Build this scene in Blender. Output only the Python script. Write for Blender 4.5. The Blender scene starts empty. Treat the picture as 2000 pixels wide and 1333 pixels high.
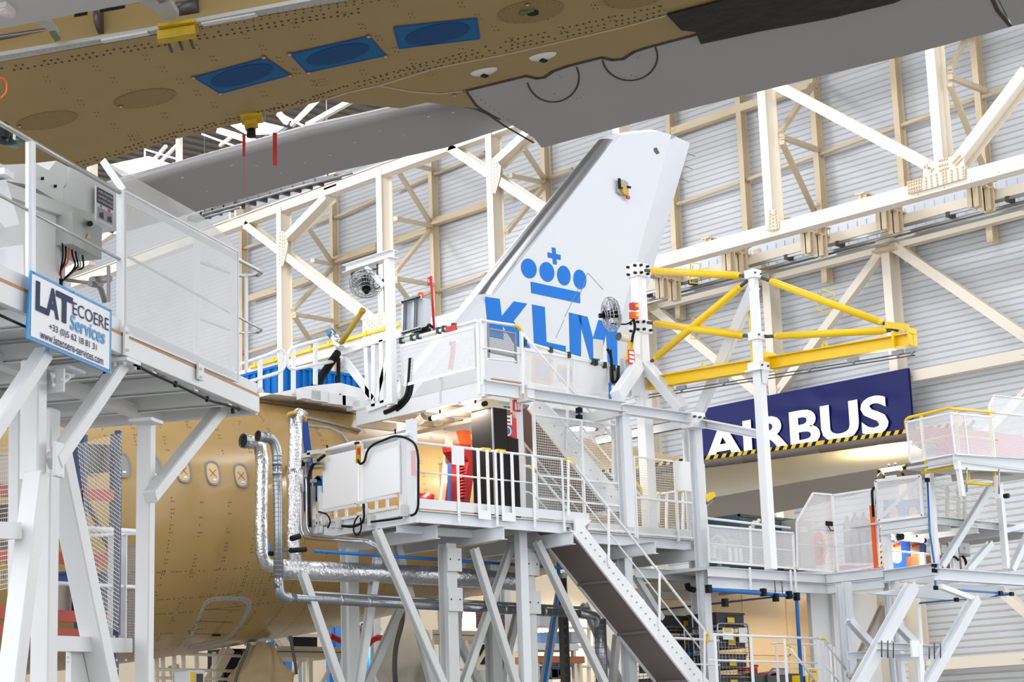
import bpy, bmesh, math, random
from mathutils import Vector as V, Matrix
random.seed(7)
S = bpy.context.scene
COL = S.collection
# ---------------------------------------------------------------- camera
F_PX, YAW, PIT, ROLL, CZ = 3774.0, math.radians(46.274), math.radians(12.163), math.radians(1.935), 1.7
def _rot(r, u, w):
    u2 = u*math.cos(PIT) - w*math.sin(PIT); w2 = w*math.cos(PIT) + u*math.sin(PIT)
    c, s = math.cos(ROLL), math.sin(ROLL)
    return (r*c - u2*s, r*s + u2*c, w2)
_bx = _rot(math.sin(YAW), 0, math.cos(YAW)); _by = _rot(-math.cos(YAW), 0, math.sin(YAW)); _bz = _rot(0, 1, 0)
RIGHT = V((_bx[0], _by[0], _bz[0])); UPV = V((_bx[1], _by[1], _bz[1])); FWD = V((_bx[2], _by[2], _bz[2]))
CAM = V((0, 0, CZ))
cd = bpy.data.cameras.new('camera'); cam = bpy.data.objects.new('camera', cd); COL.objects.link(cam)
cd.sensor_width = 36; cd.lens = F_PX/2000*36; cd.clip_start = 0.1; cd.clip_end = 500
cam.matrix_world = Matrix(((RIGHT.x, UPV.x, -FWD.x, CAM.x), (RIGHT.y, UPV.y, -FWD.y, CAM.y), (RIGHT.z, UPV.z, -FWD.z, CAM.z), (0, 0, 0, 1)))
S.camera = cam
# ---------------------------------------------------------------- view, world, lamps
S.view_settings.view_transform = 'Standard'; S.view_settings.look = 'None'
S.view_settings.gamma = 1; S.view_settings.use_curve_mapping = False
S.view_settings.exposure = 0.35
S.cycles.transparent_max_bounces = 24
S.cycles.max_bounces = 8
w = bpy.data.worlds.new('daylight'); S.world = w; w.use_nodes = True
bg = w.node_tree.nodes['Background']; bg.inputs[0].default_value = (0.90, 0.95, 1.0, 1); bg.inputs[1].default_value = 2.1
def area(name, loc, target, sx, sy, power, col=(1, 1, 1)):
    l = bpy.data.lights.new(name, 'AREA'); l.shape = 'RECTANGLE'; l.size = sx; l.size_y = sy; l.energy = power; l.color = col
    o = bpy.data.objects.new(name, l); COL.objects.link(o); o.location = loc
    o.rotation_euler = (V(target) - V(loc)).to_track_quat('-Z', 'Y').to_euler()
    return o
# high-bay lamp rows hung under the hangar roof, and an added fill row tilted to brighten the far wall
for (x, y) in ((8, 2), (8, 22), (8, 44), (28, 2), (28, 20), (28, 44), (44, 12), (44, 34), (44, 58)):
    area('high_bay_or_fill_lamp', (x, y, 28), (x, y, 0), 3.0, 9.0, 1150, (0.97, 0.98, 1.0))
for (x, y) in ((38, 52), (38, 66), (38, 82)):
    area('high_bay_or_fill_lamp', (x, y, 28), (52, y, 12), 3.0, 9.0, 1050, (0.97, 0.98, 1.0))
area('wall_fill_light', (22, -17, 9), (56, 36, 9), 16, 10, 2300, (0.88, 0.94, 1.0))  # added fill light, no door is modelled; lifts the right of the far wall
# ---------------------------------------------------------------- pixel of the photograph -> point on a plane of the place
def ray(x, y): return RIGHT*((x-1000)/F_PX) + UPV*(-(y-666.5)/F_PX) + FWD
def PL(x, y, p0, n):
    d = ray(x, y); return CAM + d*((V(p0)-CAM).dot(n)/d.dot(n))
def PX(x, y, X): return PL(x, y, (X, 0, 0), V((1, 0, 0)))
def PY(x, y, Y): return PL(x, y, (0, Y, 0), V((0, 1, 0)))
def PZ(x, y, Z): return PL(x, y, (0, 0, Z), V((0, 0, 1)))
def PD(x, y, d): return CAM + ray(x, y)*d
EX, EY, EZ = V((1, 0, 0)), V((0, 1, 0)), V((0, 0, 1))
# ---------------------------------------------------------------- materials
MATS = {}
def srgb(r, g, b):
    f = lambda c: ((c/255)/12.92 if c/255 <= 0.04045 else (((c/255)+0.055)/1.055)**2.4)
    return (f(r), f(g), f(b), 1)
def mat(name, rgb, rough=0.5, metal=0.0, noise=0.0, nscale=3.0, bump=0.0, bscale=30.0, emit=None, estr=0, coat=0.0, spec=0.5):
    if name in MATS: return MATS[name]
    m = bpy.data.materials.new(name); m.use_nodes = True; nt = m.node_tree; b = nt.nodes['Principled BSDF']
    c = srgb(*rgb); b.inputs['Base Color'].default_value = c
    b.inputs['Roughness'].default_value = rough; b.inputs['Metallic'].default_value = metal
    b.inputs['Specular IOR Level'].default_value = spec
    if coat: b.inputs['Coat Weight'].default_value = coat; b.inputs['Coat Roughness'].default_value = 0.15
    if noise:
        tc = nt.nodes.new('ShaderNodeTexCoord'); n = nt.nodes.new('ShaderNodeTexNoise'); n.inputs['Scale'].default_value = nscale; n.inputs['Detail'].default_value = 5
        mx = nt.nodes.new('ShaderNodeMix'); mx.data_type = 'RGBA'
        k = 1-noise; mx.inputs[6].default_value = (c[0]*k, c[1]*k, c[2]*k*0.98, 1); mx.inputs[7].default_value = (min(1, c[0]*(1+noise*.5)), min(1, c[1]*(1+noise*.5)), min(1, c[2]*(1+noise*.5)), 1)
        nt.links.new(tc.outputs['Object'], n.inputs['Vector']); nt.links.new(n.outputs['Fac'], mx.inputs[0]); nt.links.new(mx.outputs[2], b.inputs['Base Color'])
    if bump:
        tc = nt.nodes.new('ShaderNodeTexCoord'); n2 = nt.nodes.new('ShaderNodeTexNoise'); n2.inputs['Scale'].default_value = bscale; n2.inputs['Detail'].default_value = 3
        bp = nt.nodes.new('ShaderNodeBump'); bp.inputs['Strength'].default_value = bump; bp.inputs['Distance'].default_value = 0.03
        nt.links.new(tc.outputs['Object'], n2.inputs['Vector']); nt.links.new(n2.outputs['Fac'], bp.inputs['Height']); nt.links.new(bp.outputs['Normal'], b.inputs['Normal'])
    if emit:
        b.inputs['Emission Color'].default_value = srgb(*emit); b.inputs['Emission Strength'].default_value = estr
    MATS[name] = m; return m
def perforated(name, rgb, pitch, hole, square=False):
    """sheet metal or wire with real holes: UVs are in metres along the sheet"""
    if name in MATS: return MATS[name]
    m = bpy.data.materials.new(name); m.use_nodes = True; nt = m.node_tree; b = nt.nodes['Principled BSDF']
    b.inputs['Base Color'].default_value = srgb(*rgb); b.inputs['Roughness'].default_value = 0.5
    out = nt.nodes['Material Output']; tr = nt.nodes.new('ShaderNodeBsdfTransparent'); mix = nt.nodes.new('ShaderNodeMixShader')
    uv = nt.nodes.new('ShaderNodeUVMap'); sp = nt.nodes.new('ShaderNodeSeparateXYZ'); nt.links.new(uv.outputs[0], sp.inputs[0])
    def mth(op, a, bb=None):
        n = nt.nodes.new('ShaderNodeMath'); n.operation = op
        for i, v in enumerate((a, bb)):
            if v is None: continue
            if isinstance(v, (int, float)): n.inputs[i].default_value = v
            else: nt.links.new(v, n.inputs[i])
        return n.outputs[0]
    if square:
        fu = mth('FRACT', mth('DIVIDE', sp.outputs[0], pitch)); fv = mth('FRACT', mth('DIVIDE', sp.outputs[1], pitch))
        fac = mth('MULTIPLY', mth('GREATER_THAN', fu, hole), mth('GREATER_THAN', fv, hole))
    else:
        row = mth('FLOOR', mth('DIVIDE', sp.outputs[1], pitch*.866))
        sh = mth('MULTIPLY', mth('MODULO', row, 2.0), 0.5)
        fu = mth('SUBTRACT', mth('FRACT', mth('ADD', mth('DIVIDE', sp.outputs[0], pitch), sh)), 0.5)
        fv = mth('MULTIPLY', mth('SUBTRACT', mth('FRACT', mth('DIVIDE', sp.outputs[1], pitch*.866)), 0.5), .866)
        r2 = mth('ADD', mth('MULTIPLY', fu, fu), mth('MULTIPLY', fv, fv)); fac = mth('LESS_THAN', r2, hole*hole)
    nt.links.new(fac, mix.inputs[0]); nt.links.new(b.outputs[0], mix.inputs[1]); nt.links.new(tr.outputs[0], mix.inputs[2]); nt.links.new(mix.outputs[0], out.inputs[0])
    MATS[name] = m; return m
WHITE = mat('white_steel_paint', (224, 227, 233), 0.45, noise=.05, nscale=1.5)
WHITE2 = mat('fresh_white_paint', (236, 237, 240), 0.4)
CREAM = mat('cream_steel_paint', (238, 228, 213), 0.5, noise=.04, nscale=.8)
GREYW = mat('light_grey_paint', (205, 206, 206), 0.45, noise=.06, nscale=2)
GREY = mat('grey_paint', (150, 152, 156), 0.5, noise=.08, nscale=2)
DGREY = mat('dark_grey_paint', (74, 72, 72), 0.55)
BLACK = mat('black_rubber', (15, 14, 15), 0.6, spec=.25)
BROWNB = mat('dark_brown_board', (27, 20, 17), 0.65, noise=.1, nscale=4, spec=.2)
YELLOW = mat('yellow_paint', (240, 200, 8), 0.4)
YDARK = mat('worn_yellow_paint', (196, 160, 20), 0.5, noise=.3, nscale=12)
RED = mat('red_paint', (205, 28, 30), 0.45)
ORANGE = mat('orange_paint', (240, 96, 22), 0.5)
BLUEP = mat('blue_pipe_paint', (22, 110, 190), 0.35)
KBLUE = mat('sky_blue_livery_paint', (0, 108, 200), 0.45, spec=.2)
CBLUE = mat('bright_blue_cladding', (4, 114, 202), 0.55, spec=.2)
STEEL = mat('galvanised_steel', (176, 180, 184), 0.3, 0.85, noise=.15, nscale=5)
CHROME = mat('bare_aluminium', (190, 192, 198), 0.28, 0.9, noise=.1, nscale=3)
WOOD = mat('plywood', (190, 140, 92), 0.6, noise=.2, nscale=7)
PAPER = mat('white_paper', (236, 236, 236), 0.7)
# ---------------------------------------------------------------- mesh builder
class MB:
    def __init__(s): s.v = []; s.f = []; s.m = []; s.uv = {}; s.sm = set()
    def add(s, vs, fs, mi=0, smooth=False):
        o = len(s.v); s.v += [V(p) for p in vs]
        for f in fs:
            if smooth: s.sm.add(len(s.f))
            s.f.append([i+o for i in f]); s.m.append(mi)
        return s
    def frame(s, c, ax, ay, az, mi=0):           # box from centre and three half vectors
        vs = [c + ax*i + ay*j + az*k for i in (-1, 1) for j in (-1, 1) for k in (-1, 1)]
        return s.add(vs, [(0, 1, 3, 2), (4, 6, 7, 5), (0, 4, 5, 1), (2, 3, 7, 6), (0, 2, 6, 4), (1, 5, 7, 3)], mi)
    def box(s, lo, hi, mi=0):
        lo, hi = V(lo), V(hi); c = (lo+hi)/2; h = (hi-lo)/2
        return s.frame(c, V((h.x, 0, 0)), V((0, h.y, 0)), V((0, 0, h.z)), mi)
    def beam(s, p, q, w, h, up=EZ, kind='box', mi=0):   # w across, h along up
        p, q = V(p), V(q); d = (q-p); L = d.length; d = d/L
        side = d.cross(up)
        if side.length < 1e-4: side = d.cross(EX)
        side.normalize(); u = side.cross(d).normalized(); c = (p+q)/2
        if kind == 'box': return s.frame(c, d*L/2, side*w/2, u*h/2, mi)
        t = max(0.012, min(w, h)*.09)
        if kind == 'I':
            for k in (-1, 1): s.frame(c + u*k*(h/2-t/2), d*L/2, side*w/2, u*t/2, mi)
            s.frame(c, d*L/2, side*t/2, u*(h/2-t), mi)
        if kind == 'U':
            s.frame(c - side*(w/2-t/2), d*L/2, side*t/2, u*h/2, mi)
            for k in (-1, 1): s.frame(c + u*k*(h/2-t/2), d*L/2, side*w/2, u*t/2, mi)
        if kind == 'H':                                # flanges across the side axis
            for k in (-1, 1): s.frame(c + side*k*(w/2-t/2), d*L/2, side*t/2, u*h/2, mi)
            s.frame(c, d*L/2, side*(w/2-t), u*t/2, mi)
        return s
    def tube(s, p, q, r, n=8, mi=0, r2=None, cap=True):
        p, q = V(p), V(q); d = (q-p).normalized(); a = d.cross(EZ)
        if a.length < 1e-3: a = d.cross(EX)
        a.normalize(); b = d.cross(a); r2 = r if r2 is None else r2
        vs = [p + (a*math.cos(t)+b*math.sin(t))*r for t in [2*math.pi*i/n for i in range(n)]] + [q + (a*math.cos(t)+b*math.sin(t))*r2 for t in [2*math.pi*i/n for i in range(n)]]
        s.add(vs, [(i, (i+1) % n, n+(i+1) % n, n+i) for i in range(n)], mi, True)
        if cap: s.add([], [], mi); o = len(s.v)-2*n; s.f += [[o+i for i in range(n)], [o+n+i for i in range(n)]]; s.m += [mi, mi]
        return s
    def path(s, pts, r, n=8, mi=0, bend=0.0, wob=0.0, closed=False):
        pts = [V(p) for p in pts]
        if bend:
            o = [pts[0]]
            for i in range(1, len(pts)-1):
                a, b, c = pts[i-1], pts[i], pts[i+1]; k = min(bend, (a-b).length*.45, (c-b).length*.45)
                p0 = b+(a-b).normalized()*k; p1 = b+(c-b).normalized()*k
                o += [p0*(1-t)**2 + b*2*t*(1-t) + p1*t*t for t in (0, .2, .4, .6, .8, 1)]
            pts = o+[pts[-1]]
        N = len(pts); rings = []; prev = None
        for i, p in enumerate(pts):
            d = (pts[min(i+1, N-1)]-pts[max(i-1, 0)]).normalized()
            if prev is None:
                a = d.cross(EZ)
                if a.length < 1e-2: a = d.cross(EX)
            else: a = prev - d*prev.dot(d)
            a.normalize(); prev = a; b = d.cross(a)
            rings.append([p + (a*math.cos(2*math.pi*k/n)+b*math.sin(2*math.pi*k/n))*r*(1+random.uniform(-wob, wob)) for k in range(n)])
        vs = [q for R in rings for q in R]
        fs = [(i*n+k, i*n+(k+1) % n, (i+1)*n+(k+1) % n, (i+1)*n+k) for i in range(N-1) for k in range(n)]
        s.add(vs, fs, mi, True); o = len(s.v)-N*n
        s.f += [[o+k for k in range(n)], [o+(N-1)*n+k for k in range(n)]]; s.m += [mi, mi]
        return s
    def poly(s, pts, th, mi=0, smi=None):              # polygon extruded by the vector th
        pts = [V(p) for p in pts]; n = len(pts); th = V(th)
        s.add(pts + [p+th for p in pts], [tuple(range(n)), tuple(range(2*n-1, n-1, -1))], mi)
        o = len(s.v)-2*n
        for i in range(n): s.f.append([o+i, o+(i+1) % n, o+n+(i+1) % n, o+n+i]); s.m.append(mi if smi is None else smi)
        return s
    def disc(s, c, a, b, n=6, mi=0, th=None):
        pts = [c + a*math.cos(2*math.pi*i/n) + b*math.sin(2*math.pi*i/n) for i in range(n)]
        if th is not None: return s.poly(pts, th, mi)
        return s.add(pts, [tuple(range(n))], mi)
    def ring(s, c, a, b, wd, n=32, mi=0, th=None, a0=0, a1=2*math.pi):   # flat elliptical band; wd = inner scale
        N = n+1; P = [c + a*math.cos(t) + b*math.sin(t) for t in [a0+(a1-a0)*i/n for i in range(N)]]
        Q = [c + (a*math.cos(t) + b*math.sin(t))*wd for t in [a0+(a1-a0)*i/n for i in range(N)]]
        vs = P+Q; fs = [(i, i+1, N+i+1, N+i) for i in range(n)]
        s.add(vs, fs, mi)
        if th is not None:
            s.add([p+V(th) for p in vs], fs, mi)
            o = len(s.v)-4*N
            for i in range(n):
                s.f += [[o+i, o+i+1, o+2*N+i+1, o+2*N+i], [o+N+i, o+N+i+1, o+3*N+i+1, o+3*N+i]]; s.m += [mi, mi]
        return s
    def grid(s, f, nu, nv, mi=0, smooth=True, wrap=False):
        vs = [V(f(i/nu, j/nv)) for i in range(nu+1) for j in range(nv+1)]
        fs = [(i*(nv+1)+j, (i+1)*(nv+1)+j, (i+1)*(nv+1)+j+1, i*(nv+1)+j+1) for i in range(nu) for j in range(nv)]
        return s.add(vs, fs, mi, smooth)
    def sheet(s, pts, mi=0):                            # flat sheet with UVs in metres, for perforated or woven sheets
        pts = [V(p) for p in pts]; u = (pts[1]-pts[0]).normalized(); n = (pts[1]-pts[0]).cross(pts[2]-pts[0]).normalized(); v = n.cross(u)
        s.add(pts, [tuple(range(len(pts)))], mi)
        s.uv[len(s.f)-1] = [((p-pts[0]).dot(u), (p-pts[0]).dot(v)) for p in pts]
        return s
    def build(s, name, mats, parent=None, bevel=0, label=None):
        if not isinstance(mats, (list, tuple)): mats = [mats]
        me = bpy.data.meshes.new(name); org = V((0, 0, 0))
        if parent is not None:
            q = parent
            while q is not None: org += V(q.location); q = q.parent
        me.from_pydata([tuple(p-org) for p in s.v], [], s.f)
        for m in mats: me.materials.append(m)
        for i, p in enumerate(me.polygons):
            p.material_index = min(s.m[i], len(mats)-1)
            if i in s.sm: p.use_smooth = True
        if s.uv:
            ul = me.uv_layers.new(name='UVMap')
            for fi, uvs in s.uv.items():
                for li, uvv in zip(me.polygons[fi].loop_indices, uvs): ul.data[li].uv = uvv
        bm = bmesh.new(); bm.from_mesh(me); bmesh.ops.recalc_face_normals(bm, faces=bm.faces); bm.to_mesh(me); bm.free()
        o = bpy.data.objects.new(name, me); COL.objects.link(o)
        if parent is not None: o.parent = parent
        if bevel:
            b = o.modifiers.new('bevel', 'BEVEL'); b.width = bevel; b.segments = 1; b.limit_method = 'ANGLE'
        if label: o['label'] = label
        return o
def thing(name, label, cat, loc=(0, 0, 0), group=None):
    o = bpy.data.objects.new(name, None); o.empty_display_size = .2; COL.objects.link(o); o.location = loc
    o['label'] = label; o['category'] = cat
    if group: o['group'] = group
    return o
def tag(o, label, cat, group=None, kind=None):
    if kind == 'structure': o['kind'] = kind
    elif kind: o['kind'] = kind
    if label: o['label'] = label
    if cat: o['category'] = cat
    if group: o['group'] = group
    # put the origin of a lone mesh at the middle of its base
    if o.type == 'MESH' and o.parent is None and not o.children:
        vs = o.data.vertices
        mn = V([min(v.co[k] for v in vs) for k in range(3)]); mx = V([max(v.co[k] for v in vs) for k in range(3)])
        c = V(((mn.x+mx.x)/2, (mn.y+mx.y)/2, mn.z)); o.data.transform(Matrix.Translation(-c)); o.location = V(o.location)+c
    return o
def copy_thing(src, loc, label=None, group=None):
    r = src.copy(); COL.objects.link(r); r.location = loc
    if label: r['label'] = label
    if group: r['group'] = group
    def rec(a, b):
        for ch in list(a.children):
            c = ch.copy(); COL.objects.link(c); c.parent = b; rec(ch, c)
    rec(src, r); return r
def text_mesh(txt, offset=0.0, extrude=0.0, res=4):
    cu = bpy.data.curves.new('t', 'FONT'); cu.body = txt; cu.offset = offset; cu.resolution_u = res; cu.fill_mode = 'FRONT'
    o = bpy.data.objects.new('t', cu); COL.objects.link(o)
    dg = bpy.context.evaluated_depsgraph_get(); me = bpy.data.meshes.new_from_object(o.evaluated_get(dg))
    vs = [v.co.copy() for v in me.vertices]; fs = [tuple(p.vertices) for p in me.polygons]
    bpy.data.objects.remove(o); bpy.data.meshes.remove(me); bpy.data.curves.remove(cu)
    return vs, fs
def put_text(mb, txt, o, ux, uy, mi=0, offset=0.0, th=None):
    """lettering fitted to the parallelogram o, o+ux, o+uy"""
    vs, fs = text_mesh(txt, offset)
    x0 = min(v.x for v in vs); x1 = max(v.x for v in vs); y0 = min(v.y for v in vs); y1 = max(v.y for v in vs)
    P = [V(o) + V(ux)*((v.x-x0)/(x1-x0)) + V(uy)*((v.y-y0)/(y1-y0)) for v in vs]
    mb.add(P, fs, mi)
    return mb
def railing(pts, h, root, mt, post_r=.022, n_mid=1, spacing=1.2, post='flat', toe=0, name='railing'):
    """handrail, knee rail(s) and posts along a deck edge given by deck points: one part"""
    mb = MB(); pts = [V(p) for p in pts]
    for a, b in zip(pts[:-1], pts[1:]):
        L = (b-a).length; n = max(1, round(L/spacing))
        for i in range(n+1):
            p = a+(b-a)*(i/n); mb.beam(p-EZ*.18, p+EZ*(h-.02), .012, .05, (b-a).normalized()) if post == 'flat' else mb.tube(p, p+EZ*h, post_r, 8)
        mb.tube(a+EZ*h, b+EZ*h, post_r, 10)
        for k in range(n_mid): mb.tube(a+EZ*h*(k+1)/(n_mid+1), b+EZ*h*(k+1)/(n_mid+1), post_r*.7, 8)
        if toe: mb.frame((a+b)/2+EZ*toe/2, (b-a)/2, (b-a).cross(EZ).normalized()*.004, EZ*toe/2)
    return mb.build(name, mt, root)
# ================================================================ hangar shell
XW = 56.0
M_WALL = mat('wall_cladding', (207, 211, 220), 0.5, noise=.04, nscale=.4)
M_GROOVE = mat('cladding_joint', (190, 184, 174), 0.7)
M_BEIGE = mat('beige_steel_paint', (222, 203, 174), 0.55, noise=.05, nscale=.6)
mb = MB(); prof = []
z = 0.0
while z < 31.5:                                   # ribbed cladding: pans 60 mm deep with paired joints
    for (a, dx, mi) in ((0.0, 0, 0), (.30, 0, 1), (.325, .014, 0), (.345, 0, 1)):
        prof.append((z+a*.5, dx, mi))
    prof.append((z+.19, .0, 1)); prof.append((z+.205, .014, 0))
    z += .22
prof.sort()
for (a, b) in zip(prof[:-1], prof[1:]):
    mb.add([(XW+a[1], 24, a[0]), (XW+a[1], 132, a[0]), (XW+b[1], 132, b[0]), (XW+b[1], 24, b[0])], [(0, 1, 2, 3)], a[2])
mb.box((XW+.05, 24, 0), (XW+.3, 132, 31.5), 0)
tag(mb.build('wall_back', [M_WALL, M_GROOVE]), 'pale ribbed metal cladding of the far hangar wall', None, kind='structure')
mb = MB(); mb.box((-25, -40, -.3), (56.3, 132, 0))
tag(mb.build('floor', mat('epoxy_floor', (142, 140, 136), 0.35, noise=.08, nscale=.2)), 'pale grey hangar floor', None, kind='structure')
mb = MB()
mb.box((-12, -20, 31.5), (56.3, 132, 31.8))
for i in range(190): mb.box((-12, -18+i*.8, 31.42), (56.3, -17.7+i*.8, 31.5))
tag(mb.build('ceiling', mat('dark_roof_deck', (112, 104, 96), 0.7)), 'dark ribbed roof deck above the steelwork', None, kind='structure')
mb = MB(); mb.box((-12, -20.3, 0), (56.3, -20, 31.8))
tag(mb.build('wall_right', mat('warm_wall', (214, 208, 198), 0.7)), 'side wall of the hangar', None, kind='structure')

# ---------------------------------------------------------------- main roof truss in front of the far wall
XT = 51.0
T = thing('roof_truss', 'huge cream bolted steel roof truss spanning in front of the ribbed far wall', 'roof truss', (XT, 50, 19))
P = lambda x, y: PX(x, y, XT)
def hmem(name, p, q, w, h, root, m=CREAM):           # H section with flanges facing the camera side
    mb = MB(); mb.beam(p, q, w, h, EX, 'I'); return mb.build(name, m, root)
mb = MB(); mb.beam((XT, 86, 19.15), (XT, 26, 19.05), .5, .46, EZ, 'box'); 
for i in range(60): mb.beam((XT-.25, 86-i, 18.9), (XT+.25, 86-i, 18.9), .02, .05)
mb.build('bottom_chord', CREAM, T)
mb = MB(); mb.beam((XT, 86, 26.5), (XT, 26, 26.2), .5, .42); mb.beam((XT-.02, 86, 26.76), (XT-.02, 26, 26.46), .62, .05); mb.build('top_chord', CREAM, T)
VP = [68.0, 60.9, 54.0, 47.0, 40.05, 33.1]
for y in VP: hmem('vertical_post', (XT, y, 19.1), (XT, y, 26.4), .34, .62, T)
for a, b in (((415+70, 440), (745, 640)), ((885, 290), (1215, 510))): hmem('diagonal_brace', P(*a), P(*b), .36, .5, T)
for a, b in (((562, 470), (645, 385)), ((972, 322), (1045, 255))): hmem('diagonal_brace', P(*a), P(*b), .34, .62, T)
hmem('diagonal_brace', P(1520, 168), P(1818, 325), .34, .42, T)
hmem('diagonal_brace', P(1876, 318), P(2012, 140), .36, .62, T)
M_BOLT = mat('bolt_heads', (206, 184, 154), 0.5)
def gusset(pts, rows):
    mb = MB(); q = [PX(x, y, XT-.33) for x, y in pts]; mb.poly(q, V((.03, 0, 0)), 0)
    for (x0, y0, x1, y1, n) in rows:
        for i in range(n):
            c = PX(x0+(x1-x0)*i/max(1, n-1), y0+(y1-y0)*i/max(1, n-1), XT-.335); mb.disc(c, EY*.045, EZ*.045, 6, 1, V((-.03, 0, 0)))
    mb.build('gusset_plate', [CREAM, M_BOLT], T)
gusset([(1803, 330), (1813, 318), (1866, 304), (1883, 310), (1885, 348), (1803, 372), (1772, 380), (1772, 357), (1803, 348)],
       [(1805, 326, 1822, 330, 4), (1810, 323, 1818, 335, 3), (1834, 314, 1849, 310, 4), (1835, 324, 1850, 320, 4), (1836, 333, 1851, 328, 4), (1861, 318, 1874, 304, 5), (1867, 322, 1878, 310, 4), (1841, 338, 1842, 357, 4), (1847, 336, 1848, 355, 4), (1858, 333, 1859, 352, 4), (1869, 330, 1871, 349, 4), (1880, 326, 1882, 345, 4), (1818, 344, 1820, 363, 4), (1829, 341, 1831, 360, 4), (1808, 347, 1809, 366, 4),
        (1774, 357, 1799, 350, 6), (1774, 363, 1799, 356, 6), (1775, 370, 1799, 363, 6), (1775, 376, 1800, 369, 6)])
gusset([(1505, 413), (1512, 409), (1519, 425), (1521, 447), (1501, 452), (1501, 430)], [(1504, 412, 1503, 450, 7), (1514, 412, 1518, 446, 7), (1509, 420, 1510, 449, 5)])
gusset([(545, 452), (554, 452), (562, 475), (560, 490), (552, 520), (545, 518)], [(547, 455, 546, 515, 10), (552, 456, 551, 512, 9), (556, 462, 556, 498, 6)])
gusset([(956, 310), (966, 310), (978, 325), (976, 345), (967, 378), (959, 375)], [(959, 312, 961, 372, 10), (964, 312, 966, 370, 9), (970, 318, 971, 350, 6)])
gusset([(708, 620), (745, 610), (758, 612), (760, 650), (708, 668)], [(712, 625, 730, 645, 5), (718, 622, 735, 640, 5), (740, 617, 752, 614, 3), (740, 625, 752, 622, 3), (712, 640, 722, 655, 4), (740, 632, 752, 629, 3), (735, 650, 752, 645, 4)])
# small hangers standing on the top chord
for (x, y) in ((461, 415), (653, 350)):
    h = thing('chord_hanger', 'small cream hanger bracket standing on the truss top chord, %s' % ('leftmost by the mesh screen' if x < 500 else 'below the grey flap'), 'bracket', P(x, y), 'hangers on the truss top chord')
    b = P(x, y); mb = MB()
    for dy in (-.22, .22): mb = MB(); mb.box(b+V((-.2, dy-.07, -.35)), b+V((.2, dy+.07, .75))); mb.build('cheek_plate', CREAM, h)
    mb = MB(); mb.box(b+V((-.25, -.45, -.45)), b+V((.25, .45, -.36))); mb.build('flange_plate', CREAM, h); mb = MB(); mb.box(b+V((-.25, -.4, .15)), b+V((.25, .4, .22))); mb.build('flange_plate', CREAM, h)

# ---------------------------------------------------------------- wall columns, girts, struts
def wcol(px, py, z0, z1, where, X=XW-.35, w=.24, h=.36, m=M_BEIGE):
    p = PX(px, py, X); mb = MB(); mb.beam((X, p.y, z0), (X, p.y, z1), w, h, EX, 'I')
    for k in range(int((z1-z0)/3)): mb.box((X-h/2-.01, p.y-w/2, z0+3*k), (X-h/2+.01, p.y+w/2, z0+3*k+.12))
    tag(mb.build('steel_column', m), 'slim beige upright column on the ribbed wall, '+where, 'column', 'wall columns')
for px, py, wh in ((475, 450, 'seen just right of the perforated screen'), (652, 450, 'left of the caged fan'), (848, 450, 'behind the grey control cabinets'), (1066, 330, 'just left of the tail fin top'), (1315, 346, 'touching the right edge of the tail fin'),
                   (1453, 315, 'first one left of the truss diagonal on the right'), (1597, 278, 'crossed by the upper end of the right truss diagonal'), (1758, 254, 'between the two tall right truss posts'), (1915, 200, 'rightmost in the upper row')):
    wcol(px, py, 18.2, 31.4, wh)
wcol(1743, 560, 0, 18.9, 'tall lower one above the blue banner', XW-.6, .34, .6, CREAM)
wcol(1508, 600, 0, 18.9, 'lower one behind the white crane post', XW-.6, .34, .6, CREAM)
wcol(1265, 640, 0, 18.9, 'lower one beside the dock mast', XW-.6, .34, .6, CREAM)
def bar(name, a, b, r, X, label, cat, m, grp, X2=None, sq=False):
    p = PX(a[0], a[1], X); q = PX(b[0], b[1], X2 or X); mb = MB()
    if sq: mb.beam(p, q, r*2, r*2)
    else: mb.tube(p, q, r, 10)
    d = (q-p).normalized()
    for e, s in ((p, 1), (q, -1)): mb.beam(e, e+d*s*.25, r*2.6, .03)
    return tag(mb.build(name, m), label, cat, grp)
G = [((1324, 399), (1972, 170)), ((653, 426), (737, 387)), ((603, 440), (650, 423)), ((769, 374), (842, 343)), ((849, 340), (947, 297)), ((1068, 350), (1118, 330)), ((990, 388), (1066, 358)), ((473, 487), (520, 470)), ((572, 665), (653, 638)), ((658, 638), (691, 626)), ((772, 598), (845, 570)), ((853, 570), (950, 535)), ((473, 692), (544, 671)), ((658, 638), (735, 612))]
where_g = ['longest, running across the whole upper right wall', 'left of the tall post above the caged fan', 'short piece behind the truss elbow left', 'short piece right of the post above the fan', 'just under the truss top chord', 'short piece left of the fin leading edge', 'short piece behind the truss diagonal near the fin', 'short piece right of the perforated screen', 'above the white guard rails left', 'short piece below the fan', 'behind the grey cabinets left', 'behind the grey cabinets right', 'low piece above the blue shed', 'low piece left of the mast with the fan']
for (a, b), wh in zip(G, where_g): bar('tube_girt', a, b, .08, XW-.35, 'thin beige wall tube, '+wh, 'rail', M_BEIGE, 'tube girts on the wall')
G2 = [((1315, 258), (1592, 163), 'top right under the flap edge'), ((652, 510), (738, 482), 'level with the caged fan'), ((772, 473), (838, 449), 'right of the post above the fan'), ((849, 434), (962, 397), 'left of the bolted truss joint'), ((485, 585), (544, 566), 'behind the perforated screen edge'), ((572, 559), (607, 545), 'below the left truss joint')]
for a, b, wh in G2: bar('steel_beam', a, b, .15, XW-.4, 'thick beige square wall beam, '+wh, 'beam', M_BEIGE, 'square beams on the wall', sq=True)
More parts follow.
